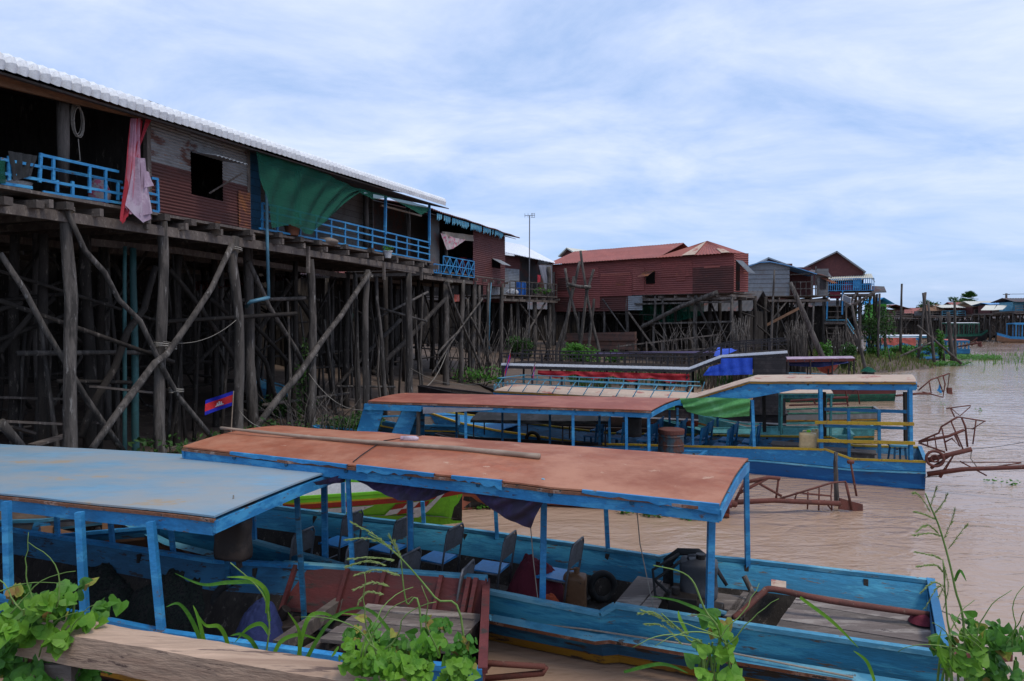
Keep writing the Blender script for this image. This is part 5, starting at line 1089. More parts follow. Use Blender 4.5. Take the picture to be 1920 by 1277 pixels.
# ---- boats lying low on the water behind A and B
mb=MB()
c0=G(0,962,.7)
def slim(label,N,Fq,zb,m1,m2,m3,inner,name='rowing_boat',cat='boat',stripe='yellow_paint',floor='plank_wood',zf=.2):
    t=thing(name,label,cat,lerp(N[len(N)//2],Fq[len(Fq)//2],.5)-V(0,0,.6))
    hull(t,N,Fq,zb,[('hull',m1,0,0,.02,.12),('stripe',stripe,.02,.12,.03,.16),('lower_hull',m2,.03,.16,.35,None)],inner=inner,gun=m3,floor=floor,zf=zf,transom=m1,gw=.05,ribs=True); return t
slim('grey wooden boat with a green cloth inside, behind the blue-roofed boat at the left edge',[G(-150,985,.7),G(80,978,.7),G(190,965,.8)],[G(-150,945,.7),G(80,948,.7),G(192,962,.8)],[0,0,.5],'gray_board','dark_and_shaded_wood','blue_worn','plank_wood',stripe='blue_worn')
heap('crumpled green cloth lying in the grey boat at the left edge',G(98,962,.55),.3,.2,.14,'green_net',41,'rag','cloth')
slim('narrow blue and tan boat moored between the grey boat and the red-roofed boat',[G(60,1012,.65),G(160,1002,.65),G(300,990,.7),G(330,984,.8)],[G(70,985,.65),G(170,975,.65),G(260,972,.7),G(325,982,.8)],[0,0,0,.5],'blue_deep','orange_wood','blue_bright','orange_wood',stripe='orange_wood')
# green boat with chequered bow
plg=vplane(G(560,940,.6),G(880,965,.5))
g_N=[G(400,930,.62),G(560,935,.62),G(700,926,.66),G(800,918,.74),G(868,905,.9)]; g_F=[G(420,898,.62),G(570,900,.62),G(700,903,.66),G(790,901,.76),G(864,901,.92)]
bG=thing('painted_boat','bright green boat with white, red and yellow stripes and chequered bow','boat',V(*lerp(g_N[2],g_F[2],.5)[:2],0))
hull(bG,g_N,g_F,[0,0,0,0,.2],[('top_strake','green_paint',0,0,.01,.08),('stripe','yellow_paint',.01,.08,.015,.11),('lower_stripe','red_paint',.015,.11,.03,.2),('lower_hull','green_paint',.03,.2,.25,None)],inner='white_paint',gun='green_paint',floor='plank_wood',zf=.25,gw=.05,ribm='white_paint')
def gs(t,dr):
    P=resamp(g_N,6); k=t*(len(P)-1); i=min(int(k),len(P)-2); q=lerp(P[i],P[i+1],k-i); ins=dr*.13 if dr<.2 else .03+(dr-.2)*.3
    return q+V(.28,.96,0)*ins+V(.0,-.012,-dr)
def gpatch(a,b,c,d,m): MB().grid(lambda u,v: gs(lerp(lerp(a[0],b[0],u),lerp(d[0],c[0],u),v),lerp(lerp(a[1],b[1],u),lerp(d[1],c[1],u),v)),6,4).build('painted_mark',m,bG)
for k in range(3):
    for j in range(2):
        t0=.6+k*.055-j*.03; gpatch((t0,.22+j*.1),(t0+.06,.2+j*.1),(t0+.03,.3+j*.1),(t0-.03,.32+j*.1),'white_paint' if (k+j)%2 else 'red_paint')
gpatch((.84,.12),(.88,.11),(.7,.5),(.64,.5),'white_paint')
gpatch((.955,.2),(.96,.2),(.95,.6),(.945,.6),'yellow_paint'); gpatch((.975,.2),(.98,.2),(.975,.6),(.97,.6),'yellow_paint')
gpatch((.1,.21),(.5,.21),(.45,.3),(.1,.3),'white_paint')
def patch(a,b,c,d,m,root,fr,name,off): MB().add([fr.at(*a,off),fr.at(*b,off),fr.at(*c,off),fr.at(*d,off)],[(0,1,2,3)]).build(name,m,root)
# ---- red hull with long tail behind B
r_N=[G(1358,962,.05),G(1200,950,.1),G(1020,935,.2),G(880,925,.35)]; r_F=[G(1330,935,.05)+V(0,0,.1),G(1180,925,.15),G(1020,915,.25),G(885,918,.4)]
r_N=[G(1368,952,.22),G(1200,938,.22),G(1020,925,.28),G(860,915,.45)]; r_F=[q+V(.35,1.3,0) for q in r_N[:-1]]+[r_N[-1]+V(.05,.15,0)]
bR=thing('low_boat','low red-brown boat half hidden behind the red roof, with long steel tail','boat',lerp(r_N[1],r_F[1],.5)-V(0,0,.4))
hull(bR,r_N,r_F,[-.2,-.2,-.2,0],[('hull','maroon_paint',0,0,.02,.12),('lower_hull','red_roof_plain',.02,.12,.3,None)],inner='dark_and_shaded_wood',gun='rust_iron',floor='plank_wood',zf=.0,transom='maroon_paint')
plR=vplane(G(1385,945,.2),G(1620,958,.0))
trace(bR,plR,[([(1370,942),(1450,938),(1575,944)],.05),([(1395,905),(1440,895),(1462,897)],.035),([(1375,948),(1395,905),(1400,938)],.03),([(1385,925),(1440,896)],.03),([(1415,902),(1465,930)],.025),([(1460,895),(1455,935)],.02),([(1462,935),(1560,905),(1585,903),(1592,930)],.02),([(1490,938),(1494,924),(1558,930),(1560,906)],.018),
 ([(1515,922),(1514,955)],.015),([(1536,915),(1535,957)],.015),([(1558,930),(1560,957)],.015),([(1595,868),(1606,930)],.02),([(1590,866),(1600,866)],.04),([(1545,938),(1560,957)],.015),([(1586,905),(1597,955)],.025),([(1330,935),(1380,945)],.07)],.02,'tail_frame','rust_iron')
mb=MB(); mb.slab(plR.at(1573,955,0),plR.at(1618,960,0),plR.at(1618,946,0),plR.at(1575,934,0),.03); mb.build('rudder_blade','rust_iron',bR)
def stake(label,x0,y0,x1,y1,Y,w_,name='mooring_post',cat='post',m='post_wood',sub=.3,n=8):
    b=D(x1,y1,Y); a=D(x0,y0,Y); k=(a-b).normalized(); q=b-k*sub
    pts=[lerp(q,a,i/6)+V(1,0,0)*noise.noise(V(x0*.1,i,0))*rad(a,w_)*.5 for i in range(7)]
    o=MB().tube(pts,[rad(a,w_)*(1.1-.3*i/6) for i in range(7)],n,wob=.3).build(name,m,smooth=True,loc=b); return tag(o,label,cat)
q=G(1569,948,0); stake('short split wooden stake standing in the water at the low boat tail',1567,848,1569,944,q.y,4.5)
# ---- boat D: second red roof, blue
D_c=[G(690,753,1.80),G(1221,771,1.75),G(1275,748,1.75),G(760,738,1.80)]
plD=vplane(D_c[0],D_c[1]); plDf=vplane(D_c[3],D_c[2])
def dn(v,z): return V(v.x,v.y,z)
D_N=[lerp(D_c[0],D_c[1],1.12),D_c[1],lerp(D_c[0],D_c[1],.5),lerp(D_c[0],D_c[1],.12),lerp(D_c[0],D_c[1],-.05)]; D_N=[dn(v,.6) for v in D_N[:-1]]+[dn(D_N[-1],.85)]
wv=(D_c[2]-D_c[1]); wv=V(wv.x,wv.y,0).normalized()*1.8
D_F=[v+wv for v in D_N[:-1]]; D_F.append(D_N[-1]+wv*.7); tp=D_N[-1]+V(-1.3,1.0,.2); D_N.append(tp); D_F.append(tp+wv*.08)
bD=thing('passenger_boat','blue boat with narrower plain red roof and cut-out blue bow panel','boat',lerp(D_N[2],D_F[2],.5)-V(0,0,.8))
hull(bD,D_N,D_F,[-.1]*5+[.35],BL,zf=.15)
canopy(bD,*D_c,.03,'red_roof_plain',fh=.1,edge='raw_edge',seed=12,ragged=.03)
posts(bD,[(plD.at(x,770,.05),dn(plD.at(x+1,830,.05),.6)) for x in (873,973,1074,1174,1216)],.06); posts(bD,[(plDf.at(x,765,-.05),dn(plDf.at(x,820,-.05),.6)) for x in (856,942,1031,1124,1270)],.055,'blue_deep')
mb=MB()
mb.slab(plD.at(668,812,0),plD.at(706,812,0),plD.at(720,766,0),plD.at(684,757,0),.05); mb.slab(plD.at(735,812,0),plD.at(768,815,.2),plD.at(785,768,.2),plD.at(755,768,0),.05); mb.slab(plD.at(684,757,-.01),plD.at(790,762,-.01),plD.at(790,771,-.01),plD.at(684,768,-.01),.05); mb.build('bow_panel','blue_bright',bD)
MB().bar(plD.at(785,766,.1),plD.at(784,822,.1),.07,.07).build('bow_post','post_wood',bD)
MB().slab(plD.at(755,815,.9),plD.at(795,818,.9),plD.at(795,768,.9),plD.at(755,768,.9),.05).build('bow_door','blue_deep',bD)
cl=MB(); cloth(cl,[plD.at(793,763,-.06),plD.at(925,766,-.06)],[plD.at(793,776,-.08),plD.at(850,773,-.08),plD.at(924,768,-.07)],20,4,.01,3,-plD.n); cl.build('hanging_sheet','gray_cloth',bD,smooth=True)
c=plD.at(1188,800,1.0); t=thing('jerrycan','black jerrycan hanging from the narrower red roof near its stern end','jerrycan',c-V(0,0,.25)); can(MB(),c,.36,.22,.5,rz=-.2).build('can_body','black_plastic',t,smooth=True); MB().tube([c+V(0,0,.22),c+V(0,0,.45)],.01,5).build('cord','rope',t)
q=G(1258,846,.62); t=thing('oil_drum','rusty blue-grey oil drum standing behind the red-roofed boats','drum',dn(q,.62)); mb=MB(); mb.lathe(dn(q,.62),[(.29,0),(.3,.02),(.29,.16),(.305,.17),(.29,.19),(.29,.36),(.305,.37),(.29,.39),(.29,.5),(.3,.51),(.27,.52),(.27,.49)],24); mb.build('drum_body','drum_paint',t); MB().lathe(dn(q,.62),[(.302,.42),(.306,.5),(.302,.521),(.25,.522)],24).build('rusty_rim','rust_iron',t)
# ---- small awning boat between D and E
plM=vplane(D(882,788,18.2),D(1142,790,17.2)); 
m_N=[dn(plM.at(1200,820),.4),dn(plM.at(1030,820),.4),dn(plM.at(880,820),.4),dn(plM.at(815,820),.6)]; m_F=[v+plM.n*.9 for v in m_N[:-1]]+[m_N[-1]+plM.n*.2+V(0,0,0)]
bM=thing('awning_boat','small dark boat with sagging black awning behind the narrower red roof','boat',lerp(m_N[1],m_F[1],.5)-V(0,0,.7)); hull(bM,m_N,m_F,[-.1,-.1,-.1,.3],[('hull','black_board',0,0,.03,.2),('lower_hull','bottom_brown',.03,.2,.3,None)],inner='dark_and_shaded_wood',gun='black_paint',zf=.1,transom='black_board')
a0,a1=plM.at(882,790),plM.at(1140,793); mb=MB()
def fm(u,v): q=lerp(a0,a1,u)+plM.n*(v*1.0); return q+V(0,0,.17*math.sin(math.pi*min(1,v+.15)*.5)*1.0+.015*noise.noise(V(u*6,v*3,1)))
mb.grid(fm,24,8); mb.build('awning','dark_cloth',bM,smooth=True)
cl=MB(); cloth(cl,[fm(0,0),fm(.5,0),fm(1,0)],[fm(0,0)+V(0,0,-.07),fm(.5,0)+V(0,0,-.1),fm(1,0)+V(0,0,-.07)],30,3,.02,5,-plM.n); cl.build('awning_valance','dark_cloth',bM,smooth=True)
posts(bM,[(fm(u,v),dn(fm(u,v),.5)) for u in (0.02,.36,.68,.98) for v in (0.05,.95)],.035,'black_paint')
# ---- boat E/F: long two-level blue boat with tan roof
pE0=vplane((8.95,14.75,0),(2.0,18.3,0)); E_N=[pE0.at(1736,867),pE0.at(1598,862),pE0.at(1548,844),pE0.at(1420,841),pE0.at(1100,833),pE0.at(930,808),pE0.at(858,793)]
EW=V(pE0.n.x,pE0.n.y,0); wv=EW*1.9; E_F=[v+wv for v in E_N[:5]]+[E_N[5]+wv*.9,E_N[6]+wv*.75]; tp=pE0.at(787,769,.5); E_N.append(tp); E_F.append(tp+wv*.1)
bE=thing('passenger_boat','long blue two-level boat with tan roof, yellow trim and steel tail at its stern','boat',lerp(E_N[3],E_F[3],.5)-V(0,0,1))
EB=[('top_strake','blue_bright',0,0,.0,.2),('rub_rail','blue_worn',-.05,.2,-.06,.24),('hull','blue_royal',.0,.24,.1,.6),('bottom','bottom_brown',.1,.6,.6,None)]
hull(bE,E_N,E_F,[-.3]*6+[-.1,.4],EB,zf=.2,sheer=[v.z for v in E_N[:2]]+[E_N[1].z+.01,E_N[3].z-.06]+[v.z-.05 for v in E_N[4:]],gun='yellow_paint',transom='blue_paint',floor='dark_and_shaded_wood')
# bow deck
n=8; P1=resamp(E_N[4:],3); P2=resamp(E_F[4:],3); i0=3
mb=MB(); 
for i in range(i0,len(P1)-1): mb.slab(P1[i]+V(0,0,-.03),P2[i]+V(0,0,-.03),P2[i+1]+V(0,0,-.03),P1[i+1]+V(0,0,-.03),-.02)
mb.build('bow_deck','blue_bright',bE)
plE=vplane(E_N[4],E_N[0])
# roofs
zl,zh=1.93,2.42
lo=[plE.at(926,733),plE.at(1285,752),None,None]
lo[2]=lo[1]+EW*1.9; lo[3]=lo[0]+EW*1.9
hi=[plE.at(1405,716),plE.at(1718,717),None,None]; hi[2]=hi[1]+EW*1.9; hi[3]=hi[0]+EW*1.9
canopy(bE,*lo,.06,'tan_roof',fh=.08,edge='yellow_dirty',seed=15); canopy(bE,*hi,.06,'tan_roof',fh=.13,edge='yellow_dirty',seed=16)
canopy(bE,lo[1],hi[0],hi[3],lo[2],.06,'tan_roof',fh=.06,edge='yellow_dirty',seed=17,nu=12)
mb=MB(); mb.add([lo[1]+V(0,0,-.05),hi[0]+V(0,0,-.05),plE.at(1405,717,-.0),plE.at(1460,735,0),plE.at(1412,748,0),plE.at(1290,753,0)],[(0,1,2,3,4,5)])
mb=MB(); q=[lo[1]+V(0,0,-.04),hi[0]+V(0,0,-.06),lerp(hi[0],hi[1],.35)+V(0,0,-.14),lerp(hi[0],hi[1],.02)+V(0,0,-.38),lo[1]+V(0,0,-.2)]
mb.add(q,[(0,1,2,3,4)]); mb.add([v+V(.01,.04,0) for v in q],[(4,3,2,1,0)]); mb.build('side_panel','blue_bright',bE)
posts(bE,[(plE.at(x,y,.05),dn(plE.at(x+2,840,.05),.6)) for x,y in ((1538,728),(1706,728))],.075); posts(bE,[(plE.at(1410,750,.05),dn(plE.at(1414,840,.05),.55))],.07)
posts(bE,[(plE.at(1298,760,.05),dn(plE.at(1299,835,.05),.5)),(plE.at(1142,765,.05),dn(plE.at(1143,835,.05),.4))],.06)
posts(bE,[(plE.at(x,735,1.85),dn(plE.at(x+1,840,1.85),.75)) for x in (1432,1545,1697)],.07,'dark_and_shaded_wood'); posts(bE,[(plE.at(x,755,1.85),dn(plE.at(x,840,1.85),.8)) for x in (990,1080,1170,1255,1345)],.05,'blue_paint')
mb=MB(); 
for x0,y0,x1,y1 in ((1528,792,1714,795),(1532,826,1716,831)): mb.bar(plE.at(x0,y0,-.02),plE.at(x1,y1,-.02),.04,.07)
mb.build('yellow_rail','yellow_paint',bE)
mb=MB()
for x in (1591,1648): mb.bar(plE.at(x,768 if x==1648 else 766,.05),plE.at(x+1,861,.05),.06,.06)
mb.bar(plE.at(1546,767,.3),plE.at(1700,772,.3),.04,.07); mb.bar(plE.at(1546,798,.3),plE.at(1700,803,.3),.04,.06); mb.build('rail_post','blue_paint',bE)
mb=MB(); 
a,b,c,d=plE.at(1555,852,.15),plE.at(1712,858,.15),plE.at(1702,835,1.7),plE.at(1545,832,1.7)
for v in (a,b,c,d): v.z=.45
mb.slab(a,b,c,d,.03); mb.build('stern_deck','plank_wood',bE)
q=plE.at(1683,822,.5); t=thing('wooden_stool','blue square stool on the stern deck of the two-level boat','stool',dn(q,.47)); MB().box(dn(q,.87),.36,.34,.04,-.3).build('seat','blue_worn',t)
for a,b in ((-1,-1),(1,-1),(1,1),(-1,1)): MB().bar(dn(q,.47)+V(.14*a,.13*b,0),dn(q,.87)+V(.11*a,.1*b,0),.035,.035).build('leg','blue_deep',t)
for x,y0,y1,h_,lb in ((1495,832,812,.35,'long low wooden box on the two-level boat, left of the yellow rails'),(1590,836,815,.3,'low dark wooden box behind the yellow rails of the two-level boat')):
    q=plE.at(x,y0,.8); mbx=MB().box(dn(q,.3+h_/2),1.1,.45,h_,-.45).box(dn(q,.31+h_),1.17,.5,.03,-.45); tag(mbx.build('wooden_box','plank_wood',loc=dn(q,.55)),lb,'box')
q=plE.at(1514,838,.2); jerry('big cream jerrycan beside the gunwale of the two-level boat',dn(q,.66),.37,.26,.42,'jerrycan',-.4,'green_paint'); q=plE.at(1530,806,1.3); jerry('smaller cream jerrycan behind the post of the two-level boat',dn(q,.62),.3,.22,.34,'jerrycan',-.3,'jerrycan')
# benches
def make_bench():
    t=thing('wooden_chair','-','seat',V(0,0,0),'blue seats in rows inside the two-level boat')
    MB().slab(V(-.18,-.3,.36),V(.16,-.3,.36),V(.16,.3,.36),V(-.18,.3,.36),.03).build('seat','blue_bright',t)
    mb=MB(); mb.slab(V(.16,-.3,.5),V(.2,-.3,.78),V(.2,.3,.78),V(.16,.3,.5),.025)
    for y in (-.29,.29): mb.bar(V(.14,y,.0),V(.215,y,.8),.04,.04)
    mb.build('backrest','blue_paint',t)
    for y in (-.27,.27): MB().bar(V(-.15,y,0),V(-.15,y,.35),.035,.035).build('leg','blue_deep',t)
    return t
bench=make_bench(); first=True; eang=math.atan2(plE.d.y,plE.d.x); cnt=0
for row,off in (('near',.5),('far',1.45)):
    for k,x in enumerate((1395,1352,1305,1256,1212,1160,1112)):
        q=plE.at(x+ (12 if row=='far' else 0),835,off); loc=dn(q,.2); lb='%s-row blue seat, %s from the green tarp end inside the two-level boat'%(row,['first','second','third','fourth','fifth','sixth','seventh'][k])
        if first: bench.location=loc; bench.rotation_euler.z=eang; bench['label']=lb; first=False
        else: clone(bench,loc,eang+random.uniform(-.05,.05),lb)
t=thing('tyre','black tyre fender hanging on the gunwale near the bow of the two-level boat','tyre',plE.at(998,835,-.1)); MB().ring(plE.at(999,824,-.1),.19,.05,plE.n).build('tread','rubber',t,smooth=True)
for x,y in ((1225,797),(1298,795)): 
    q=plE.at(x,y,1.2); tag(MB().box(q,.3,.2,.12,-.3).build('life_vest','orange_cloth',loc=q,bevel=.03),'orange life vest lying behind the seats at the %s of the two-level boat'%('middle' if x<1250 else 'green tarp end'),'life vest')
# green tarps
cl=MB(); cloth(cl,[lerp(lo[0],lo[1],t)+V(0,-.04,-.09) for t in (.03,.3,.6,.95)],[lerp(lo[0],lo[1],t)+V(0,-.05,-.09-h_) for t,h_ in ((.04,.1),(.3,.15),(.6,.15),(.95,.14))],60,8,.035,3,-plE.n,2,3); cl.build('rolled_tarp','green_tarp',bE,smooth=True)
cl=MB(); cloth(cl,[plE.at(1272,747,-.06),plE.at(1340,745,-.06),plE.at(1407,748,-.06)],[plE.at(1288,772,-.06),plE.at(1320,780,-.12),plE.at(1360,783,-.12),plE.at(1405,780,-.06)],40,14,.04,2,-plE.n,6,3); cl.build('green_tarp','green_tarp',bE,smooth=True)
# luggage rail on low roof
mb=MB()
for v,sg in ((0,1),(1,-1)):
    for h_,i_ in ((.34,.25),(.22,.12)):
        a=lerp(lo[0],lo[3],v)+EW*i_*sg+V(0,0,h_); b=lerp(lo[1],lo[2],v)+EW*i_*sg+V(0,0,h_); mb.tube([a,b],.014,6)
    for k in range(13): p=lerp(lerp(lo[0],lo[1],k/12),lerp(lo[3],lo[2],k/12),v); mb.tube([p+V(0,0,.02),p+EW*.25*sg+V(.13,0,.34)],.013,6)
mb.tube([lo[0]+V(.1,.25,.34),lo[3]+V(.1,-.25,.34)],.014,6)
for k in range(5): mb.ring(lo[0]+V(.02+.12*k,.1+.3*k,.12),.06,.01,V(1,-.3,0),12,5)
mb.build('luggage_rail','blue_worn',bE,smooth=True)
# tail of E
trace(bE,plE,[([(1738,888),(1800,880),(1915,876),(1990,872)],.045),([(1740,862),(1822,842)],.05),([(1745,878),(1790,850),(1762,895)],.035),([(1738,893),(1915,868)],.012),([(1740,866),(1915,867)],.01),([(1800,865),(1850,892)],.015)],.03,'tail_beam','rust_iron')
trace(bE,plE,[([(1722,828),(1760,812),(1765,800),(1795,782),(1803,783),(1810,800),(1814,838)],.02),([(1722,830),(1772,848)],.02),([(1725,828),(1778,818),(1808,806)],.03),([(1738,822),(1740,838)],.012),([(1752,816),(1756,842)],.012),([(1766,803),(1775,846)],.016),([(1783,790),(1806,843)],.016),([(1790,782),(1782,765)],.014),([(1774,766),(1820,760)],.012),([(1784,766),(1800,780),(1820,762)],.01),([(1797,782),(1848,790)],.014),([(1830,788),(1824,833)],.014),([(1822,805),(1846,790)],.01),([(1812,803),(1828,804)],.01)],.02,'tail_frame','rust_iron')
MB().ring(plE.at(1753,860,-.05),.16,.03,plE.n,24,8).ring(plE.at(1753,860,-.05),.07,.02,plE.n,16,6).build('pulley_wheel','rust_iron',bE,smooth=True)
trace(bE,plE,[([(1790,815),(1800,838),(1785,822),(1770,830)],.02)],.02,'propeller','rust_iron')
trace(bE,plE,[([(1733,895),(1760,893)],.01),([(1822,840),(1820,860),(1835,880)],.01)],.01,'tail_rope','rope')
# ---- teal boat with small tan roof, beyond E
def cboat(label,N,w_,zb,roofc,m1,m2,gun,inner,rm,fas,zr,posts_,crown=.03,name='canopy_boat',bowtip=(-1.2,.8,.25),stripe='yellow_dirty',zf=.15,pm=None):
    W=V(.33,.94,0)*w_; Fq=[v+W for v in N[:-1]]+[N[-1]+W*.6]; tp=N[-1]+V(*bowtip); N=N+[tp]; Fq.append(tp+W*.08)
    t=thing(name,label,'boat',lerp(N[1],Fq[1],.5)-V(0,0,.6)); hull(t,N,Fq,[zb]*(len(N)-1)+[zb+.4],[('hull',m1,0,0,.02,.2),('stripe',stripe,.02,.2,.03,.25),('lower_hull',m2,.03,.25,.35,None)],inner=inner,gun=gun,zf=zf,transom=m1,gw=.05)
    if roofc: 
        a,b=roofc; canopy(t,a,b,b+W*.95,a+W*.95,crown,rm,fas=fas,fh=.08,edge=fas,seed=len(label),nu=16,nv=6)
        for i in range(posts_):
            for v in (0,.92): p=lerp(a,b,(i+.04)/(posts_-.92) if posts_>1 else .5)+W*v; MB().bar(dn(p,.5),p+V(0,0,-.05),.05,.05,up=V(0,1,0)).build('post',pm or fas,t)
    return t
cboat('teal boat with a small tan roof just beyond the two-level blue boat',[G(1600,818,.55),G(1470,817,.55),G(1330,814,.58)],1.6,-.1,(G(1462,738,1.72),G(1562,738,1.72)),'teal_paint','dark_and_shaded_wood','teal_paint','teal_paint','tan_roof','teal_paint',1.7,2)
cboat('grey and dark green wooden boat with square stern behind the yellow rails',[G(1652,774,.6),G(1560,776,.6),G(1440,776,.65)],1.5,-.15,None,'gray_board','green_dark_paint','green_dark_paint','plank_wood','tan_roof','teal_paint',1.7,0)
cboat('narrow grey boat with a teal gunwale lying just past the two-level stern',[G(1640,805,.45),G(1540,806,.45),G(1400,803,.5)],1.3,-.15,None,'teal_paint','green_dark_paint','teal_paint','plank_wood','tan_roof','teal_paint',1.7,0)
bI=cboat('green and maroon wooden boat with long steel tail and blue propeller',[G(1680,730,.55),G(1600,731,.55),G(1480,730,.6)],1.7,-.15,None,'maroon_paint','green_dark_paint','dark_and_shaded_wood','plank_wood','tan_roof','teal_paint',1.7,0,stripe='green_dark_paint')
plI=vplane(G(1480,730,.55),G(1680,730,.55))
trace(bI,plI,[([(1680,742),(1720,738),(1745,738)],.05),([(1722,732),(1745,712),(1780,700)],.03),([(1730,735),(1768,745),(1772,720),(1768,703)],.03),([(1742,716),(1746,737)],.025),([(1758,708),(1768,735)],.025),([(1681,727),(1722,724)],.04),([(1768,706),(1780,700),(1776,738)],.02)],.03,'tail_frame','rust_iron')
mb=MB(); mb.slab(plI.at(1776,738,0),plI.at(1786,740,0),plI.at(1785,727,0),plI.at(1775,727,0),.04); mb.build('rudder_blade','rust_iron',bI)
mb=MB(); mb.slab(plI.at(1757,732,0),plI.at(1765,738,0),plI.at(1767,733,0),plI.at(1760,729,0),.04); mb.slab(plI.at(1760,730,0),plI.at(1763,731,0),plI.at(1765,722,0),plI.at(1762,721,0),.04); mb.build('propeller','blue_bright',bI)
# tail frame with red propeller seen under the high roof
q=plI.at(1540,752,-1.5)
trace(bI,vplane(G(1480,752,.5),G(1640,752,.5)),[([(1482,752),(1560,746),(1590,745)],.05),([(1500,745),(1570,725),(1585,730),(1590,762)],.03),([(1560,762),(1550,735)],.03),([(1530,760),(1520,740)],.03),([(1480,760),(1590,757)],.035),([(1590,730),(1607,725),(1612,758)],.025)],.03,'spare_tail_frame','maroon_paint')
# ---- boat H: black two-level boat with white stripe
zH=2.1
hA,hB_,hC,hD=G(940,683,2.22),G(1292,691,2.14),D(1352,668,G(1292,691,2.14).y-.3),D(1476,660,G(1292,691,2.14).y-1.0)
plH=vplane(hA,hD); W=V(.33,.94,0)*2.2
H_N=[dn(hD,.8),dn(hC,.8),dn(hB_,.8),dn(hA,.95)]; tp=dn(hA,1.3)+V(-3.0,2.0,0); H_F=[v+W for v in H_N[:-1]]+[H_N[-1]+W*.8]; H_N.append(tp); H_F.append(tp+W*.1)
bH=thing('passenger_boat','black two-level boat with white roof stripe, roof railings and blue tarpaulin','boat',lerp(H_N[1],H_F[1],.5)-V(0,0,1)); hull(bH,H_N,H_F,[-.15]*4+[.5],[('hull','black_board',0,0,.02,.25),('stripe','white_paint',.02,.25,.03,.3),('lower_hull','black_paint',.03,.3,.4,None)],inner='dark_and_shaded_wood',gun='black_paint',zf=.2,transom='black_board')
mb=MB(); S_=[hA,hB_,hC,hD]
for a,b in zip(S_,S_[1:]): mb.slab(a,b,b+W,a+W,.05)
mb.build('roof','deck_black',bH)
for mz,hh,m_,nm in ((0,.085,'white_roof','white_stripe'),(-.08,.1,'black_paint','fascia')):
    mb=MB()
    for o in ((V(0,0,0),) if mz==0 else (V(0,0,0),W)):
        for a,b in zip(S_,S_[1:]): mb.bar(a+o+V(0,-.02,mz),b+o+V(0,-.02,mz),.04,hh)
    mb.build(nm,m_,bH)
mb=MB()
for o in (V(0,0,0),W):
    for a,b in zip(S_,S_[1:]):
        for h_,r_ in ((.36,.02),(.24,.012)): mb.bar(a+o+V(0,0,h_),b+o+V(0,0,h_),r_*2,r_*2)
        k=max(1,int((b-a).length/.22))
        for i in range(k): q=lerp(a,b,i/k)+o; mb.bar(q,q+V(0,0,.36),.025 if i%6 else .06,.025)
mb.build('roof_railing','black_paint',bH)
posts(bH,[(lerp(hA,hB_,t)+V(0,0,-.1)+o*.97,dn(lerp(hA,hB_,t)+o*.97,.8)) for t in (.01,.17,.33,.5,.67,.83,.99) for o in (V(0,0,0),W)],.07,'black_paint')
cl=MB(); cloth(cl,[lerp(hA,hB_,t)+V(0,-.05,-.17) for t in (.2,.4,.6,.8,1)],[lerp(hA,hB_,t)+V(0,-.06,-.17-h_) for t,h_ in ((.2,.12),(.3,.24),(.4,.1),(.5,.26),(.6,.12),(.7,.3),(.8,.14),(.9,.3),(1,.2))],70,8,.04,9,-plH.n); cl.build('red_curtain','red_tarp',bH,smooth=True)
cl=MB(); cloth(cl,[plH.at(1352,672,-.08),plH.at(1411,671,-.08)],[plH.at(1350,704,-.1),plH.at(1411,702,-.1)],24,12,.03,3,-plH.n); cloth(cl,[plH.at(1330,688,-.08),plH.at(1352,682,-.08)],[plH.at(1318,704,-.1),plH.at(1352,704,-.1)],12,8,.03,2,-plH.n); cl.build('blue_tarpaulin','blue_tarp',bH,smooth=True)
cl=MB(); cloth(cl,[plH.at(1345,652,1.2),plH.at(1384,655,1.2)],[plH.at(1338,668,.3),plH.at(1352,668,.3)],12,8,.04,2,V(0,0,1)); cl.build('roof_tarpaulin','blue_tarp',bH,smooth=True)
mb=MB(); a,b=plH.at(1413,672,-.02),plH.at(1474,670,-.02); mb.slab(dn(a,.8),dn(b,.8),b,a,.04); mb.slab(dn(b,.8),dn(b+W,.8),b+W,b,.04); mb.build('cabin_side','black_board',bH)
# flags
def flag(label,p0,p1,c,dirv,w_,h_,wave=.03,drop=.3,seed=0,staff=True):
    """staff p0 (foot) - p1 (top); cloth hangs from c along dirv"""
    t=thing('national_flag',label,'flag',p0)
    if staff: MB().tube([p0,p1],.012,6).build('staff','bamboo',t)
    dv=Vector(dirv).normalized(); nn=dv.cross(V(0,0,1)).normalized()
    def f(u,v,o=0): return Vector(c)+dv*u*w_+V(0,0,-v*h_-drop*u*w_)+nn*(wave*math.sin(u*7+v*2+seed)*u+o)
    for nm,m_,v0,v1 in (('blue_band','flag_blue',0,.25),('red_band','flag_red',.25,.75),('blue_band','flag_blue',.75,1)): MB().grid(lambda u,v:f(u,lerp(v0,v1,v)),14,3).build(nm,m_,t,smooth=True)
    mb=MB()
    for u0,u1,v0,v1 in ((.34,.66,.64,.69),(.38,.62,.58,.64),(.40,.45,.46,.58),(.47,.53,.40,.58),(.55,.60,.46,.58)):
        for o in (-.006,.006): mb.grid(lambda u,v:f(lerp(u0,u1,u),lerp(v0,v1,v),o),2,2)
    mb.build('temple_emblem','flag_white',t); return t
pf=F1.at(437,733,-.35); flag('small blue and red flag with white temple hanging by a pale stilt',F1.at(432,830,-.35),F1.at(438,733,-.35),pf,V(-1,-.25,0),.54,.30,.075,.34,2)
q=G(958,700,1.5); flag('folded flag on a staff at the bow of the black boat',plH.at(950,684,-.1),plH.at(958,655,-.1),plH.at(957,657,-.1),V(-.5,-.1,-1.1),.42,.28,.04,.6,1)
flag('small flag standing on the luggage rail of the tan roof',plE.at(996,702,1.2),plE.at(1004,680,1.2),plE.at(1003,681,1.2),V(-.3,0,-1),.22,.2,.03,.6,4)
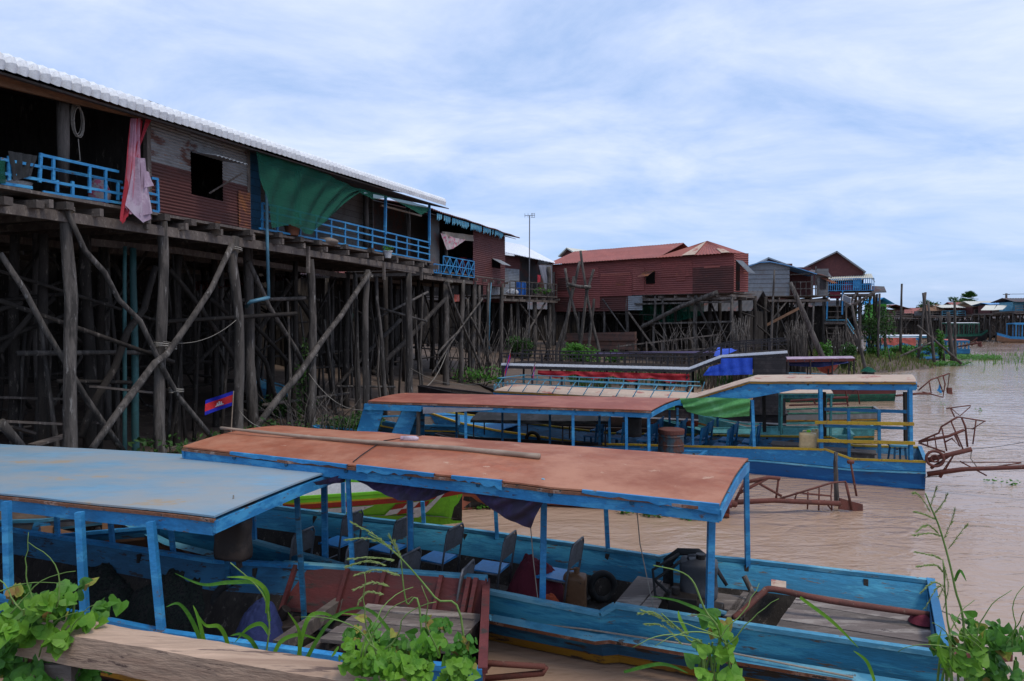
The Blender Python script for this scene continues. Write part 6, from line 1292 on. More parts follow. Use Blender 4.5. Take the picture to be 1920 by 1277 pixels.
# purple roofed boat beyond H and awning boat to the right
cboat('boat with faded purple roof beyond the black boat railing',[G(1350,672,.7),G(1200,672,.7),G(1120,672,.7)],1.8,-.1,(G(1115,664,2.12),G(1345,662,2.12)),'dark_and_shaded_wood','dark_and_shaded_wood','dark_and_shaded_wood','dark_and_shaded_wood','purple_cloth','dark_and_shaded_wood',2,3)
bJ=cboat('long dark boat under a mauve roof with navy rolled awning, right of the black boat',[G(1600,712,.6),G(1540,712,.6),G(1480,711,.6)],1.9,-.1,(G(1476,674,1.95),G(1603,672,1.95)),'blue_deep','orange_wood','blue_worn','plank_wood','lilac_cloth','maroon_paint',2,4,pm='black_paint')
jl,jr=G(1478,676,1.86),G(1590,676,1.86); cl=MB(); cloth(cl,[jl,lerp(jl,jr,.5),jr],[jl+V(0,-.1,-.22),lerp(jl,jr,.5)+V(0,-.1,-.3),jr+V(0,-.05,-.1)],40,10,.07,2,V(-.3,-1,0)); cl.build('navy_awning','navy_cloth',bJ,smooth=True)
q=G(1550,690,1.4); tag(MB().lathe(dn(q,1.15),[(.1,0),(.3,.1),(.45,.3),(.5,.42),(.45,.42),(.3,.2)],16).build('orange_basin','coral_tarp',loc=dn(q,1.15)),'orange basin hanging below the navy awning','basin')
q=G(1628,706,.5); t=thing('boat_motor','outboard motor wrapped in a green cloth at a boat stern','motor',dn(q,0)); MB().box(q,.5,.4,.5,.2).tube([q,dn(q,-.3)],.08,8).build('engine_block','black_plastic',t,bevel=.03); heap_=MB(); 
heap_.grid(lambda u,v:q+V(math.cos(u*6.283)*.42*v,math.sin(u*6.283)*.36*v,.27+.25*(1-v*v)+.05*noise.noise(V(u*6,v*3,2))),16,8); heap_.build('cloth_cover','green_net',t,smooth=True)
mb=MB(); mb.tube([G(1640,707,.4),G(1680,712,.1)],.03,6); mb.build('tail_shaft','rust_iron',t)
slim('small blue and brown boat with empty deck beneath the mauve roof stern',[G(1620,720,.45),G(1560,716,.45),G(1500,706,.5),G(1470,700,.6)],[G(1610,706,.45),G(1560,703,.45),G(1510,700,.5),G(1472,699,.6)],[-.1,-.1,-.1,.2],'blue_deep','orange_wood','blue_worn','orange_wood',stripe='orange_wood',zf=.1)
# dark bow by the stilts
slim('black wooden boat bow resting on the mud left of the tan roof',[G(950,740,.6),G(900,722,.75),G(838,708,1.0)],[G(950,722,.6),G(900,712,.75),G(839,707,1.02)],[.1,.2,.8],'black_board','black_paint','black_paint','dark_and_shaded_wood',stripe='black_paint')
# blue boat pulled up behind D bow
slim('blue boat with yellow lines seen behind the cut-out bow panel',[G(860,800,.75),G(760,798,.75),G(690,785,.9)],[G(860,780,.75),G(760,780,.75),G(692,782,.9)],[0,0,.3],'blue_deep','blue_deep','blue_paint','plank_wood')
# canoes on the right
slim('thin bright blue canoe beside the waterside bushes',[G(1762,668,.35),G(1720,670,.3),G(1670,667,.35),G(1648,664,.55)],[G(1762,664,.35),G(1720,664,.3),G(1670,663,.35),G(1648,663,.55)],[-.1,-.1,-.1,.2],'blue_bright','blue_deep','blue_paint','blue_deep',stripe='blue_bright',zf=.05)
slim('thin yellow and green canoe at the edge of the water weeds',[G(1700,676,.25),G(1660,679,.2),G(1610,678,.25),G(1600,676,.4)],[G(1700,674,.25),G(1660,674,.2),G(1610,675,.25),G(1600,675,.4)],[-.1,-.1,-.1,.1],'yellow_dirty','green_dark_paint','yellow_paint','plank_wood',stripe='green_dark_paint',zf=.03)
# ---------------------------------------------------------------- frames of poles in front of the red house, mooring poles
def polegroup(name,label,cat,lines,Y,wp,group=None,rope=None,m='post_wood'):
    b=D(lines[0][-1][0],lines[0][-1][1],Y); t=thing(name,label,cat,dn(b,th(b.x,b.y)))
    for L_ in lines:
        P=[D(x,y,Y+random.uniform(-.4,.4)*(i>0)*0) for i,(x,y) in enumerate(L_)]; e=P[-1]; P.append(V(e.x,e.y,min(e.z-.1,th(e.x,e.y)-.3)))
        Q=resamp(P,3); MB().tube([q+V(1,0,0)*noise.noise(q*.8)*.04 for q in Q],[rad(Q[0],wp)*(.8+.4*i/len(Q)) for i in range(len(Q))],7,wob=.2).build('pole',m,t,smooth=True)
    if rope:
        for x,y in rope: MB().ring(D(x,y,Y),.2,.05,V(.2,.1,1),14,6).build('rope_lashing','rope',t,smooth=True)
    return t
polegroup('lashed_poles','left tripod of crooked poles lashed with rope before the long red house','pole frame',[[(1060,503),(1064,535),(1082,600),(1091,655)],[(1088,490),(1078,530),(1070,560),(1052,655)],[(1076,518),(1068,580),(1044,655)]],41.5,3,rope=((1070,538),))
polegroup('lashed_poles','right tripod of crooked poles lashed with rope before the long red house','pole frame',[[(1088,470),(1102,560),(1112,610),(1123,655)],[(1113,505),(1100,550),(1094,600),(1088,655)],[(1114,560),(1110,600),(1104,655)]],41.2,3,rope=((1101,538),))
o=MB().tube([D(1062,532,41.2),D(1086,538,41.2),D(1108,539,41.0)],.1,7,wob=.3).build('cross_pole','post_wood',smooth=True); tag(o,'crooked crossbar pole tied between the two tripods of poles','pole')
stake('big leaning grey pole from the grey house porch down to the mauve roof boat',1482,530,1552,692,33,5,'leaning_pole','pole',n=10)
stake('thin straight pole rising above the black boat cabin',1452,506,1444,690,27,2.2,'thin_pole','pole')
stake('short pale pole stump beside the black boat cabin',1458,675,1454,700,26,2.4,'pole_stump','post')
stake('slim dark pole sloping from the balcony stairs down to the water motor',1597,572,1624,700,40,3,'leaning_pole','pole')
for lb,a in (('tall single thin mooring post right of the gabled house',(1691,532,1688,655,58,2.2)),('mooring post with a tapering top, leaning left of the tall pair',(1735,548,1722,668,56,2.4)),('slim straight mooring post in the middle of the pole cluster',(1740,565,1752,682,54,2.6)),('thick weathered mooring post right of the pole cluster',(1777,585,1786,674,56,4)),('thin dark mooring post at the right end of the pole cluster',(1790,566,1791,672,57,2.6)),
  ('crooked mooring post bending at mid height in the pole cluster',(1731,549,1742,640,56,2.8)),('short mooring post behind the blue canoe bow',(1659,590,1660,650,60,2.4)),('short leaning post half covered by green vine',(1762,592,1769,672,57,2.5)),('low leaning stick by the blue canoe bow',(1662,643,1668,670,50,1)),('slanted pole resting in the water across the pole cluster',(1720,610,1797,677,54,2.2)),('slanted pole from the canoe up to the pole cluster',(1745,642,1680,672,54,2.0)),('short stake between the canoe and the thick post',(1735,640,1722,664,56,1.6))):
    stake(lb,*a,name='mooring_post')
# panel on a pole at house 7
q=D(1587,563,50); t=thing('solar_panel','tilted small solar panel on a pole beside the blue balcony stairs','solar panel',dn(D(1587,600,50),.5)); MB().tube([dn(q,.5),q],.06,7).build('pole','post_wood',t,smooth=True)
MB().slab(q+V(-.35,-.1,.0),q+V(.25,-.1,-.3),q+V(.4,.1,.15),q+V(-.2,.1,.42),.05).build('panel_frame','white_paint',t); MB().slab(q+V(-.3,-.14,.02),q+V(.23,-.14,-.24),q+V(.35,.06,.14),q+V(-.18,.06,.38),.01).build('panel','panel_glass',t)
# sticks, brush and driftwood under the houses
def brush(label,x0,x1,yb,yt,Y,n,m='post_wood',seed=1,spread=14,rr=.035):
    r_=random.Random(seed); mb=MB()
    for i in range(n):
        x=r_.uniform(x0,x1); a=D(x,yb,Y+r_.uniform(-1,1)); b=D(x+r_.uniform(-spread,spread),lerp(yb,yt,r_.uniform(.4,1)),Y+r_.uniform(-1,1)); c=lerp(a,b,.5)+V(r_.uniform(-.15,.15),0,0); a.z=min(a.z,th(a.x,a.y)-.1) if a.z<2.4 else a.z
        mb.tube([a,c,b],[rr,rr*.7,rr*.3],5)
    o=mb.build('brushwood',m,smooth=True); o['kind']='stuff'; tag(o,label,'brushwood')
brush('bundle of thin upright sticks stacked under the grey house',1475,1510,655,600,44,110,seed=2,spread=9)
brush('thin sticks leaning under the red hip-roof house corner',1375,1402,655,590,38,70,seed=3,spread=8)
brush('tangle of dry sticks below the striped red house',1240,1345,660,600,37,46,seed=4,spread=40,rr=.025)
brush('dry sticks under the blue balcony stairs',1555,1600,672,610,50,60,seed=5,spread=12)
brush('thin dry sticks among the stilts of the maroon tin house',820,945,700,590,33,50,seed=6,spread=40,rr=.025)
brush('dead branches on the mud left of the narrower red roof boat',540,660,800,730,16.5,46,seed=7,spread=75,rr=.013)
brush('loose sticks leaning on the stilts of the white-roofed house',950,1035,672,590,43,40,seed=8,spread=16)
# bamboo fence rail in front of the red house
t=thing('pole_railing','low railing of grey poles before the long red house','railing',D(1260,655,37)-V(0,0,1)); mb=MB(); mb.bar(D(1155,650,37),D(1352,627,36.5),.07,.07); mb.bar(D(1155,664,37),D(1352,652,36.5),.06,.06)
mb.build('rails','post_wood',t)
for x in (1160,1187,1212,1240,1268,1298,1318,1350): MB().bar(D(x,645-(x-1160)*.09,36.8),dn(D(x+2,660,36.8),1.2),.07,.07).build('rail_post','post_wood',t)
t=thing('leaning_planks','long plank slanting down to the left before the striped red house','plank',dn(D(1190,640,38),1)); MB().bar(D(1178,585,38),D(1232,660,37.5),.1,.08).build('plank','post_wood',t)
# debris on the mud
r_=random.Random(77)
for k in range(26):
    s=r_.uniform(-1,16); o=r_.uniform(1.2,5.5); a=F1.p(s,0,o); l=r_.uniform(.8,3); d_=V(r_.uniform(-1,1),r_.uniform(-1,1),0).normalized()*l; b=a+d_; a.z=th(a.x,a.y)+.06; b.z=th(b.x,b.y)+r_.uniform(.05,.5)
    nm,m_=(('plank','plank_wood'),('driftwood','post_wood'),('bamboo_stick','bamboo'))[k%3]; mb=MB()
    if k%3==0: mb.bar(a,b,.18,.03)
    else: mb.tube([a,b],.035 if k%3==1 else .02,6,wob=.3)
    o_=mb.build(nm,m_,loc=a); tag(o_,'%s lying on the shaded mud beneath the long stilt house'%({'plank':'loose grey plank','driftwood':'crooked piece of driftwood','bamboo_stick':'thin bamboo stick'}[nm]),nm.replace('_',' '),{'plank':'planks on the mud','driftwood':'driftwood on the mud','bamboo_stick':'bamboo sticks on the mud'}[nm])
# ---------------------------------------------------------------- vegetation
def bush(label,c,rx,ry,rz,n,m,seed,size=.07,name='bush',stem=True):
    t=thing(name,label,'bush',dn(c,c.z)); r_=random.Random(seed); mb=MB()
    lobes=[(V(r_.uniform(-.6,.6)*rx,r_.uniform(-.6,.6)*ry,r_.uniform(.35,1.1)*rz),r_.uniform(.3,.55)) for _ in range(7)]
    for i in range(n):
        l,q=lobes[i%7]; d_=V(r_.gauss(0,1),r_.gauss(0,1),r_.gauss(0,1)).normalized()*r_.uniform(.3,1)**.6; p=c+l+V(d_.x*rx*q,d_.y*ry*q,d_.z*rz*q)
        if p.z<c.z: p.z=c.z+.05
        leaf(mb,p,size*r_.uniform(.6,1.4),V(r_.uniform(-1,1),r_.uniform(-1,.4),r_.uniform(0,1.2)),r_.uniform(0,6))
    mb.build('foliage',m,t)
    if stem:
        mb=MB()
        for k in range(9): l,q=lobes[k%7]; mb.tube([c+V(l.x*.2,l.y*.2,-.2),c+l*.6,c+l+V(r_.uniform(-.2,.2)*rx,0,.2*rz)],[.03,.02,.008],5)
        mb.build('stems','dark_and_shaded_wood',t)
    return t
def gp(x,y,Y,z=None):
    q=D(x,y,Y); q.z=th(q.x,q.y) if z is None else z; return q
bush('bright green bush beside the tripod poles on the right, below the red house',gp(1098,650,40.5),1.1,.8,1.1,900,'leaf_mid',1,.11)
bush('green bush left of the tripod poles, below the red house',gp(1072,650,41),.8,.7,1.0,600,'leaf_mid',2,.11)
bush('small dark bush under the white-roofed house deck',gp(975,660,43),1.3,.8,.9,700,'leaf_dark',3,.1)
bush('dark shrub climbing the stilts beside the blue balcony',gp(1640,650,54),1.6,1.3,3.2,1300,'leaf_dark',4,.13)
bush('green vine clump at the foot of the balcony stairs',gp(1588,665,47),.8,.7,1.3,800,'leaf_dark',5,.11)
bush('green shrub between the leaning pole and the balcony stairs',gp(1548,655,45),.6,.5,1.5,600,'leaf_mid',6,.1)
bush('low wide bush along the bank behind the blue canoe',gp(1700,662,59,.1),3.4,1.2,1.2,2600,'leaf_mid',7,.13)
bush('low bush on the bank left of the blue canoe',gp(1655,668,54,.1),1.8,1.0,1.0,1300,'leaf_mid',8,.12)
bush('green vine wrapped round a mooring post',gp(1764,660,56.8,.2),.4,.4,2.1,420,'leaf_mid',9,.12)
bush('scruffy green weeds between the stilts and the narrower red roof boat',gp(640,790,17.5),1.1,1.2,.7,1800,'leaf_dark',10,.05)
bush('dark shrub on the mud at the foot of the flag stilt',gp(505,800,15),.9,.8,.8,900,'leaf_dark',11,.05)
bush('dark climbing plant around a stilt left of the weeds',gp(578,770,18.5),.35,.35,2.0,700,'leaf_dark',12,.05)
bush('low dark weeds on the mud between the leftmost stilts',gp(345,820,13),1.6,1.0,.7,900,'leaf_dark',13,.06)
def grass(label,poly,n,h,m,seed,name='grass',w_=.03):
    r_=random.Random(seed); mb=MB(); (x0,y0),(x1,y1)=poly
    for i in range(n):
        x,y=r_.uniform(x0,x1),r_.uniform(y0,y1); z=th(x,y)
        if z<.03: continue
        z=z; hh=h*r_.uniform(.4,1.1); a=r_.uniform(0,6.28); d_=V(math.cos(a),math.sin(a),0); b=V(x,y,z-.02); w2=w_*r_.uniform(.5,1.2); p=d_.orthogonal().normalized()*w2 if False else V(-d_.y,d_.x,0)*w2
        k=len(mb.v); ln=r_.uniform(.1,.5)*hh; mb.v+=[b-p,b+p,b+p*.7+d_*ln*.4+V(0,0,hh*.6),b-p*.7+d_*ln*.4+V(0,0,hh*.6),b+d_*ln+V(0,0,hh)]; mb.f+=[(k,k+1,k+2,k+3),(k+3,k+2,k+4)]
    o=mb.build(name,m); o['kind']='stuff'; tag(o,label,'grass')
grass('dry green grass on the mud beside the red-roofed boats',((-5.2,13.4),(-2.4,18)),2600,.55,'dry_grass',1)
grass('grass along the bank under the far stilt houses',((3,35),(15,40)),2600,.6,'leaf_dark',2)
grass('bright grass on the bank below the blue balcony',((19,42),(34,57)),4200,.5,'dry_grass',3,w_=.04)
r_=random.Random(5); mb=MB()
for i in range(420):
    cx,cy=r_.choice(((47,64),(52,70),(42,58),(60,74),(66,80),(40,50))); x,y=r_.gauss(cx,2.6),r_.gauss(cy,1.6); h=r_.uniform(.2,.6); k=len(mb.v); mb.v+=[V(x-.03,y,-.02),V(x+.03,y,-.02),V(x+r_.uniform(-.15,.15),y,h)]; mb.f.append((k,k+1,k+2))
o=mb.build('reeds','leaf_mid'); o['kind']='stuff'; tag(o,'sparse reeds standing in the open water at right','reeds')
def hyacinth(label,c,rx,ry,n,seed,size=.06):
    t=MB(); r_=random.Random(seed)
    for i in range(n):
        a=r_.uniform(0,6.28); q=r_.random()**.5; p=V(c.x+math.cos(a)*q*rx*(1+.3*noise.noise(V(math.cos(a)*2,math.sin(a)*2,seed))),c.y+math.sin(a)*q*ry,r_.uniform(.01,.14)*(size/.06)); leaf(t,p,size*r_.uniform(.6,1.3),V(r_.uniform(-.7,.7),r_.uniform(-.7,.3),1),r_.uniform(0,6.28),True)
    o=t.build('water_hyacinth','leaf_mid',loc=c); o['kind']='stuff'; tag(o,label,'water plants')
hyacinth('floating green weed patch at the foot of the mooring poles',G(1790,672,0),4.2,3.0,1500,1,.14); hyacinth('floating green weeds between the canoes and the open water',G(1690,685,0),5.4,1.6,1800,2,.14)
for x,y,rx,n,s_,lb in ((1050,942,.3,50,3,'between two far posts of the red-roofed boat'),(1195,962,.45,110,4,'left of the right near post'),(1232,967,.3,90,5,'in the middle of the row by the low boat'),(1302,972,.34,130,6,'nearest the low boat stern'),(905,952,.5,90,7,'beside the chequered boat bow')): hyacinth('small floating water hyacinth clump '+lb,G(x,y,0),rx,.18,n,s_,.05)
for x,y,s_,lb in ((1770,760,1,'beside the small far tail'),(1895,908,2,'right of the long steel tail'),(1860,905,3,'below the long steel tail'),(1835,770,4,'in open water right of the far tail')): hyacinth('tiny green sprig floating '+lb,G(x,y,0),.18,.15,14,s_+20,.05)
# ---------------------------------------------------------------- far village across the water
far=[ # x0,x1 (px), deck y, eave y, ridge y, Y, wall mat, roof mat, roof kind, label
 (1640,1668,600,570,558,118,'lime_paint','sky_paint','far little hut with blue gable and lime green wall'),
 (1652,1700,592,580,571,128,'wall_maroon','roof_brown','far house with brown tiled gable roof left of the tall mooring post'),
 (1695,1735,597,588,577,132,'tin_grey','roof_red','far low house with dull red roof behind the tall mooring post'),
 (1735,1770,592,583,574,126,'gray_board','orange_wood','far house with twin tan thatch-like gables'),
 (1768,1800,592,577,571,125,'wall_maroon','cream_roof','far open house with long cream roof'),
 (1795,1836,592,577,566,133,'wall_maroon','roof_red','far house with long red roof above the cream roof'),
 (1828,1866,590,575,564,122,'wall_maroon','cream_roof','far house with pale yellow roof left of the blue roof'),
 (1862,1908,588,572,567,116,'wall_maroon','blue_roof_tin','far maroon house with bright blue roof'),
 (1905,1990,584,566,558,110,'blue_worn','tin_dark','far pale blue house at the right edge of the view')]
for x0,x1,yd,ye,yr,Y,mw,mr,lb in far:
    a,b=D(x0,yd,Y),D(x1,yd,Y); fr=Fr((a.x,a.y),(b.x-a.x,(b.x-a.x)*-.12)); ln=(b-a).length; zd,ze,zr_=a.z,D(x0,ye,Y).z,D(x0,yr,Y).z
    t=thing('stilt_house',lb,'house',dn(lerp(a,b,.5),max(0,th(lerp(a,b,.5).x,Y))))
    mb=MB(); w0=fr.p(0.2,0,1.2); 
    for c_ in ((0,1),(1,2),(2,3),(3,0)):
        cs=[fr.p(.2,0,1.2),fr.p(ln-.2,0,1.2),fr.p(ln-.2,0,5),fr.p(.2,0,5)]; p,q=cs[c_[0]],cs[c_[1]]; mb.slab(dn(p,zd),dn(q,zd),dn(q,ze),dn(p,ze),.05)
    mb.build('wall',mw,t)
    floor_deck(t,fr,-.5,ln+.5,zd,-.6,5.5,1.5)
    roof(t,fr,'gable' if 'gable' not in lb else 'front',0,ln,ze,0,6,max(.4,zr_-ze),mr,.4,.03,.5) if 'twin' not in lb else (roof(t,fr,'hip',0,ln/2,ze,0,3,1.1,mr,.4,.02,.2),roof(t,fr,'hip',ln/2,ln,ze,0,3,1.3,mr,.4,.02,.2))
    mb=xrails(MB(),fr,-.4,ln+.4,zd+.05,zd+.85,-.55,max(3,int(ln/1.1)),3,.04); mb.build('railing','blue_worn' if Y%2 else 'plank_wood',t)
    for k in (.3,.7): MB().slab(fr.p(ln*k-.4,zd+.1,1.15),fr.p(ln*k+.4,zd+.1,1.15),fr.p(ln*k+.4,ze-.4,1.15),fr.p(ln*k-.4,ze-.4,1.15),.03).build('doorway','black_paint',t)  # solid black panels painted as the dark inside the door openings
    stilts(t,fr,-.5,ln+.5,zd-.2,5.5,ds=1.0,do=1.6,r=.1,rows=3,brace=.7,rnd=random.Random(int(x0)),m='post_wood')
    if 'blue roof' in lb or 'pale yellow' in lb:
        p0,p1=D(1836,590,Y-2),D(1868,590,Y-2); 
for a_,b_,c_,d_,lb in (((1848,573),(1868,573),(1862,582),(1839,582),'left'),((1870,573),(1889,573),(1880,581),(1862,582),'right')):
    o=MB().slab(D(*a_,112),D(*b_,112),D(*c_,108),D(*d_,108),.06).build('awning_sheet','cream_roof'); tag(o,'pale sloping awning sheet in front of the far blue roof, %s one of the two'%lb,'awning')
hut('long dark shed standing behind the far stilt village',0,0,60,6,3.4,.6,'dark_and_shaded_wood',fr=Fr(D(1640,600,140)[:2],(1,.0)),seed=61)
hut('dark shed at the far right bank behind the blue boats',0,0,60,6,3.8,.6,'dark_and_shaded_wood',fr=Fr(D(1860,600,134)[:2],(1,-.1)),seed=62)
# far trees
def palm(label,x,y,Y,r,n,seed,h=None):
    top=D(x,y,Y); b=V(top.x,top.y,.5); t=thing('palm_tree',label,'tree',b); MB().tube([b,top],[.3,.22],8).build('trunk','dark_and_shaded_wood',t,smooth=True); mb=MB(); r_=random.Random(seed)
    for i in range(n):
        d_=V(r_.gauss(0,1),r_.gauss(0,1),r_.gauss(.3,.9)).normalized(); e=top+d_*r; s_=d_.cross(V(0,0,1)).normalized(); 
        for k in range(7): q=(k-3)*.2; dd=(d_+s_*q).normalized(); p=top+d_*r*.35; mb.add([p,p+dd*r*.6+V(0,0,-.05*r)+s_*.1,p+dd*r*.75,p+dd*r*.6+V(0,0,-.05*r)-s_*.1],[(0,1,2,3)])
    mb.build('crown','leaf_dark',t)
palm('round-crowned palm standing above the far red roof',1817,560,170,1.9,60,1)
def tree(label,x,y,Y,rx,rz,n,seed):
    c=D(x,y,Y); b=V(c.x,c.y,.5); t=thing('leafy_tree',label,'tree',b); MB().tube([b,c],[.35,.15],7).build('trunk','dark_and_shaded_wood',t,smooth=True); mb=MB(); r_=random.Random(seed)
    lob=[(V(r_.uniform(-1,1)*rx,r_.uniform(-1,1)*rx*.6,r_.uniform(-.6,.6)*rz),r_.uniform(.3,.6)) for _ in range(9)]
    for i in range(n):
        l,q=lob[i%9]; d_=V(r_.gauss(0,1),r_.gauss(0,1),r_.gauss(0,1)).normalized()*r_.random()**.4; leaf(mb,c+l+V(d_.x*rx*q,d_.y*rx*q,d_.z*rz*q),.35*r_.uniform(.6,1.3),V(r_.uniform(-1,1),r_.uniform(-1,1),1),r_.uniform(0,6))
    mb.build('crown','leaf_dark',t)
tree('far leafy tree crown peeking above the brown roofs',1740,575,165,2.6,1.6,700,3); tree('low far tree crown beside the round palm',1800,565,168,2.2,1.2,500,4)
hills=MB(); r_=random.Random(9)
for k in range(9): hills.v.append(V(0,0,0))
hills=MB(); n=60
for i in range(n+1): x=lerp(-200,700,i/n); h=3.2+1.6*noise.noise(V(x*.05,0,0))+1*noise.noise(V(x*.2,3,0)); hills.v+=[V(x,260,-.5),V(x,262,h),V(x,275,-.5)]
for i in range(n): 
    for j in (0,1): hills.f.append((3*i+j,3*i+3+j,3*i+4+j,3*i+1+j))
o=hills.build('treeline','leaf_dark',loc=(0,260,0)); o['kind']='stuff'; tag(o,'low dark line of trees on the far horizon','trees')
q=D(1887,550,125); t=thing('utility_pole','utility pole with a thin wire above the far blue roof','utility pole',V(q.x,q.y,1)); MB().tube([V(q.x,q.y,1),q],.18,7).build('pole','post_wood',t,smooth=True); MB().bar(q+V(-.6,0,-.2),q+V(.6,0,-.2),.12,.12).build('crossarm','post_wood',t); MB().tube([q+V(0,0,-.15),q+V(20,-6,-.1)],.04,5).build('wire','rubber',t)
# far boats
def fboat(label,x0,x1,yw,Y,h,m1,m2,roofm,cab=None,tarp=None,zroof=1.9):
    a,b=D(x0,yw,Y),D(x1,yw,Y); a.z=b.z=0; ln=(b-a).length; dr=(b-a).normalized(); W=V(-dr.y,dr.x,0)*2
    Nn=[a+V(0,0,h),lerp(a,b,.5)+V(0,0,h),lerp(a,b,.85)+V(0,0,h*1.1),b+V(0,0,h*1.7)]; Ff=[Nn[0]+W,Nn[1]+W,Nn[2]+W*.8,Nn[3]+W*.1+V(.02,.02,0)]
    t=thing('river_boat',label,'boat',lerp(a,b,.5)); hull(t,Nn,Ff,[-.2,-.2,-.1,.3],[('hull',m1,0,0,.05,.35),('lower_hull',m2,.05,.35,.3,None)],inner='dark_and_shaded_wood',gun=m1,zf=.2,transom=m1,sub=2,ribs=False)
    if roofm:
        p0,p1=lerp(a,b,.03)+V(0,0,zroof),lerp(a,b,.8)+V(0,0,zroof); canopy(t,p0,p1,p1+W,p0+W,.08,roofm,fas=m1,fh=.15,edge=m1,nu=12,nv=4)
        for k in range(7):
            for v in (0,.97): q=lerp(p0,p1,.02+.96*k/6)+W*v; MB().bar(dn(q,h),q,.09,.09,up=V(0,1,0)).build('post',m1,t)
        if tarp: cl=MB(); cloth(cl,[lerp(p0,p1,.1)+V(0,-.1,0),lerp(p0,p1,.9)+V(0,-.1,0)],[lerp(p0,p1,.1)+V(0,-.12,-.5),lerp(p0,p1,.4)+V(0,-.12,-.75),lerp(p0,p1,.6)+V(0,-.12,-.45),lerp(p0,p1,.9)+V(0,-.12,-.8)],30,6,.05,4,V(0,-1,0)); cl.build('tarpaulin',tarp,t,smooth=True)
    return t
fboat('far blue boat with coral tarpaulin sides beside the mooring poles',1640,1745,651,66,.6,'blue_bright','blue_deep','tin_grey',tarp='coral_tarp')
fboat('far blue boat with pink awning behind the mooring poles',1795,1740,652,70,.7,'blue_paint','blue_deep','coral_tarp',tarp=None,zroof=1.6)
fboat('far blue boat with long white roof behind the coral tarpaulin boat',1640,1770,640,78,.7,'blue_worn','blue_deep','white_sheet',zroof=1.8)
fboat('far dark green passenger boat with white roof moored under the stilt village',1775,1852,630,116,1.1,'green_dark_paint','black_paint','white_sheet',zroof=3.0)
fboat('far bright blue boat with orange waterline at the right edge',1960,1868,630,108,.9,'blue_bright','orange_wood','blue_bright',zroof=3.0)
q=D(1832,650,62); pt_=vplane(D(1798,650,64),D(1850,650,60)); t=thing('longtail_motor','far small steel longtail frame sticking out right of the mooring poles','boat motor',dn(D(1815,650,62),0)); trace(t,pt_,[([(1796,650),(1822,645),(1838,643)],.08),([(1822,648),(1830,640),(1838,650)],.05),([(1810,650),(1832,634)],.04)],.05,'tail_frame','rust_iron'); mb=MB(); mb.slab(pt_.at(1833,650,0),pt_.at(1841,650,0),pt_.at(1839,640,0),pt_.at(1833,640,0),.06); mb.build('rudder_blade','rust_iron',t)
# ---------------------------------------------------------------- foreground: wooden rail and plants
def rp(x,y,Y): return D(x,y,Y)
a0,a1=D(-30,1150,2.35),D(75,1163,2.28)
p=[(20,1165,2.3),(680,1285,1.98)]
mb=MB(); A_=D(20,1172,2.3); B_=D(760,1298,1.95); n=26
dr=(B_-A_).normalized(); sd_=V(-dr.y,dr.x,0).normalized(); 
def fw(u,v):
    q=lerp(A_,B_,u); pr=[(0,0),(0,-.05),(0,-.102),(.1,-.107),(.105,-.02),(.1,.0),(.05,.004),(0,0)]; k=v*7; i=min(int(k),6); a,b=pr[i],pr[i+1]; o,z=lerp(a[0],b[0],k-i),lerp(a[1],b[1],k-i)
    r=.003*noise.noise(V(u*9,o*20,z*20))+.0015*noise.noise(V(u*30,o*60,z*160)); return q+sd_*(o+r)+V(0,0,z+r*1.2)
mb.grid(fw,90,28); 
b=len(mb.v); 
fr_t=thing('wooden_railing','weathered thick wooden beam railing running across the lower left corner','railing',dn(A_,1.9))
mb.build('beam','rail_top',fr_t,smooth=False)
mb=MB(); mb.v+=[fw(0,j/7) for j in range(7)]; mb.f.append(tuple(range(7))); mb.v+=[fw(1,j/7) for j in range(7)]; mb.f.append(tuple(range(13,6,-1))); mb.build('beam_end','rail_top',fr_t)
for u in (-.0+.12,.97): q=lerp(A_,B_,u)+sd_*.05; MB().bar(V(q.x,q.y,th(q.x,q.y)-.3),q+V(0,0,-.11),.1,.1,up=V(0,1,0)).build('support_post','plank_wood',fr_t)
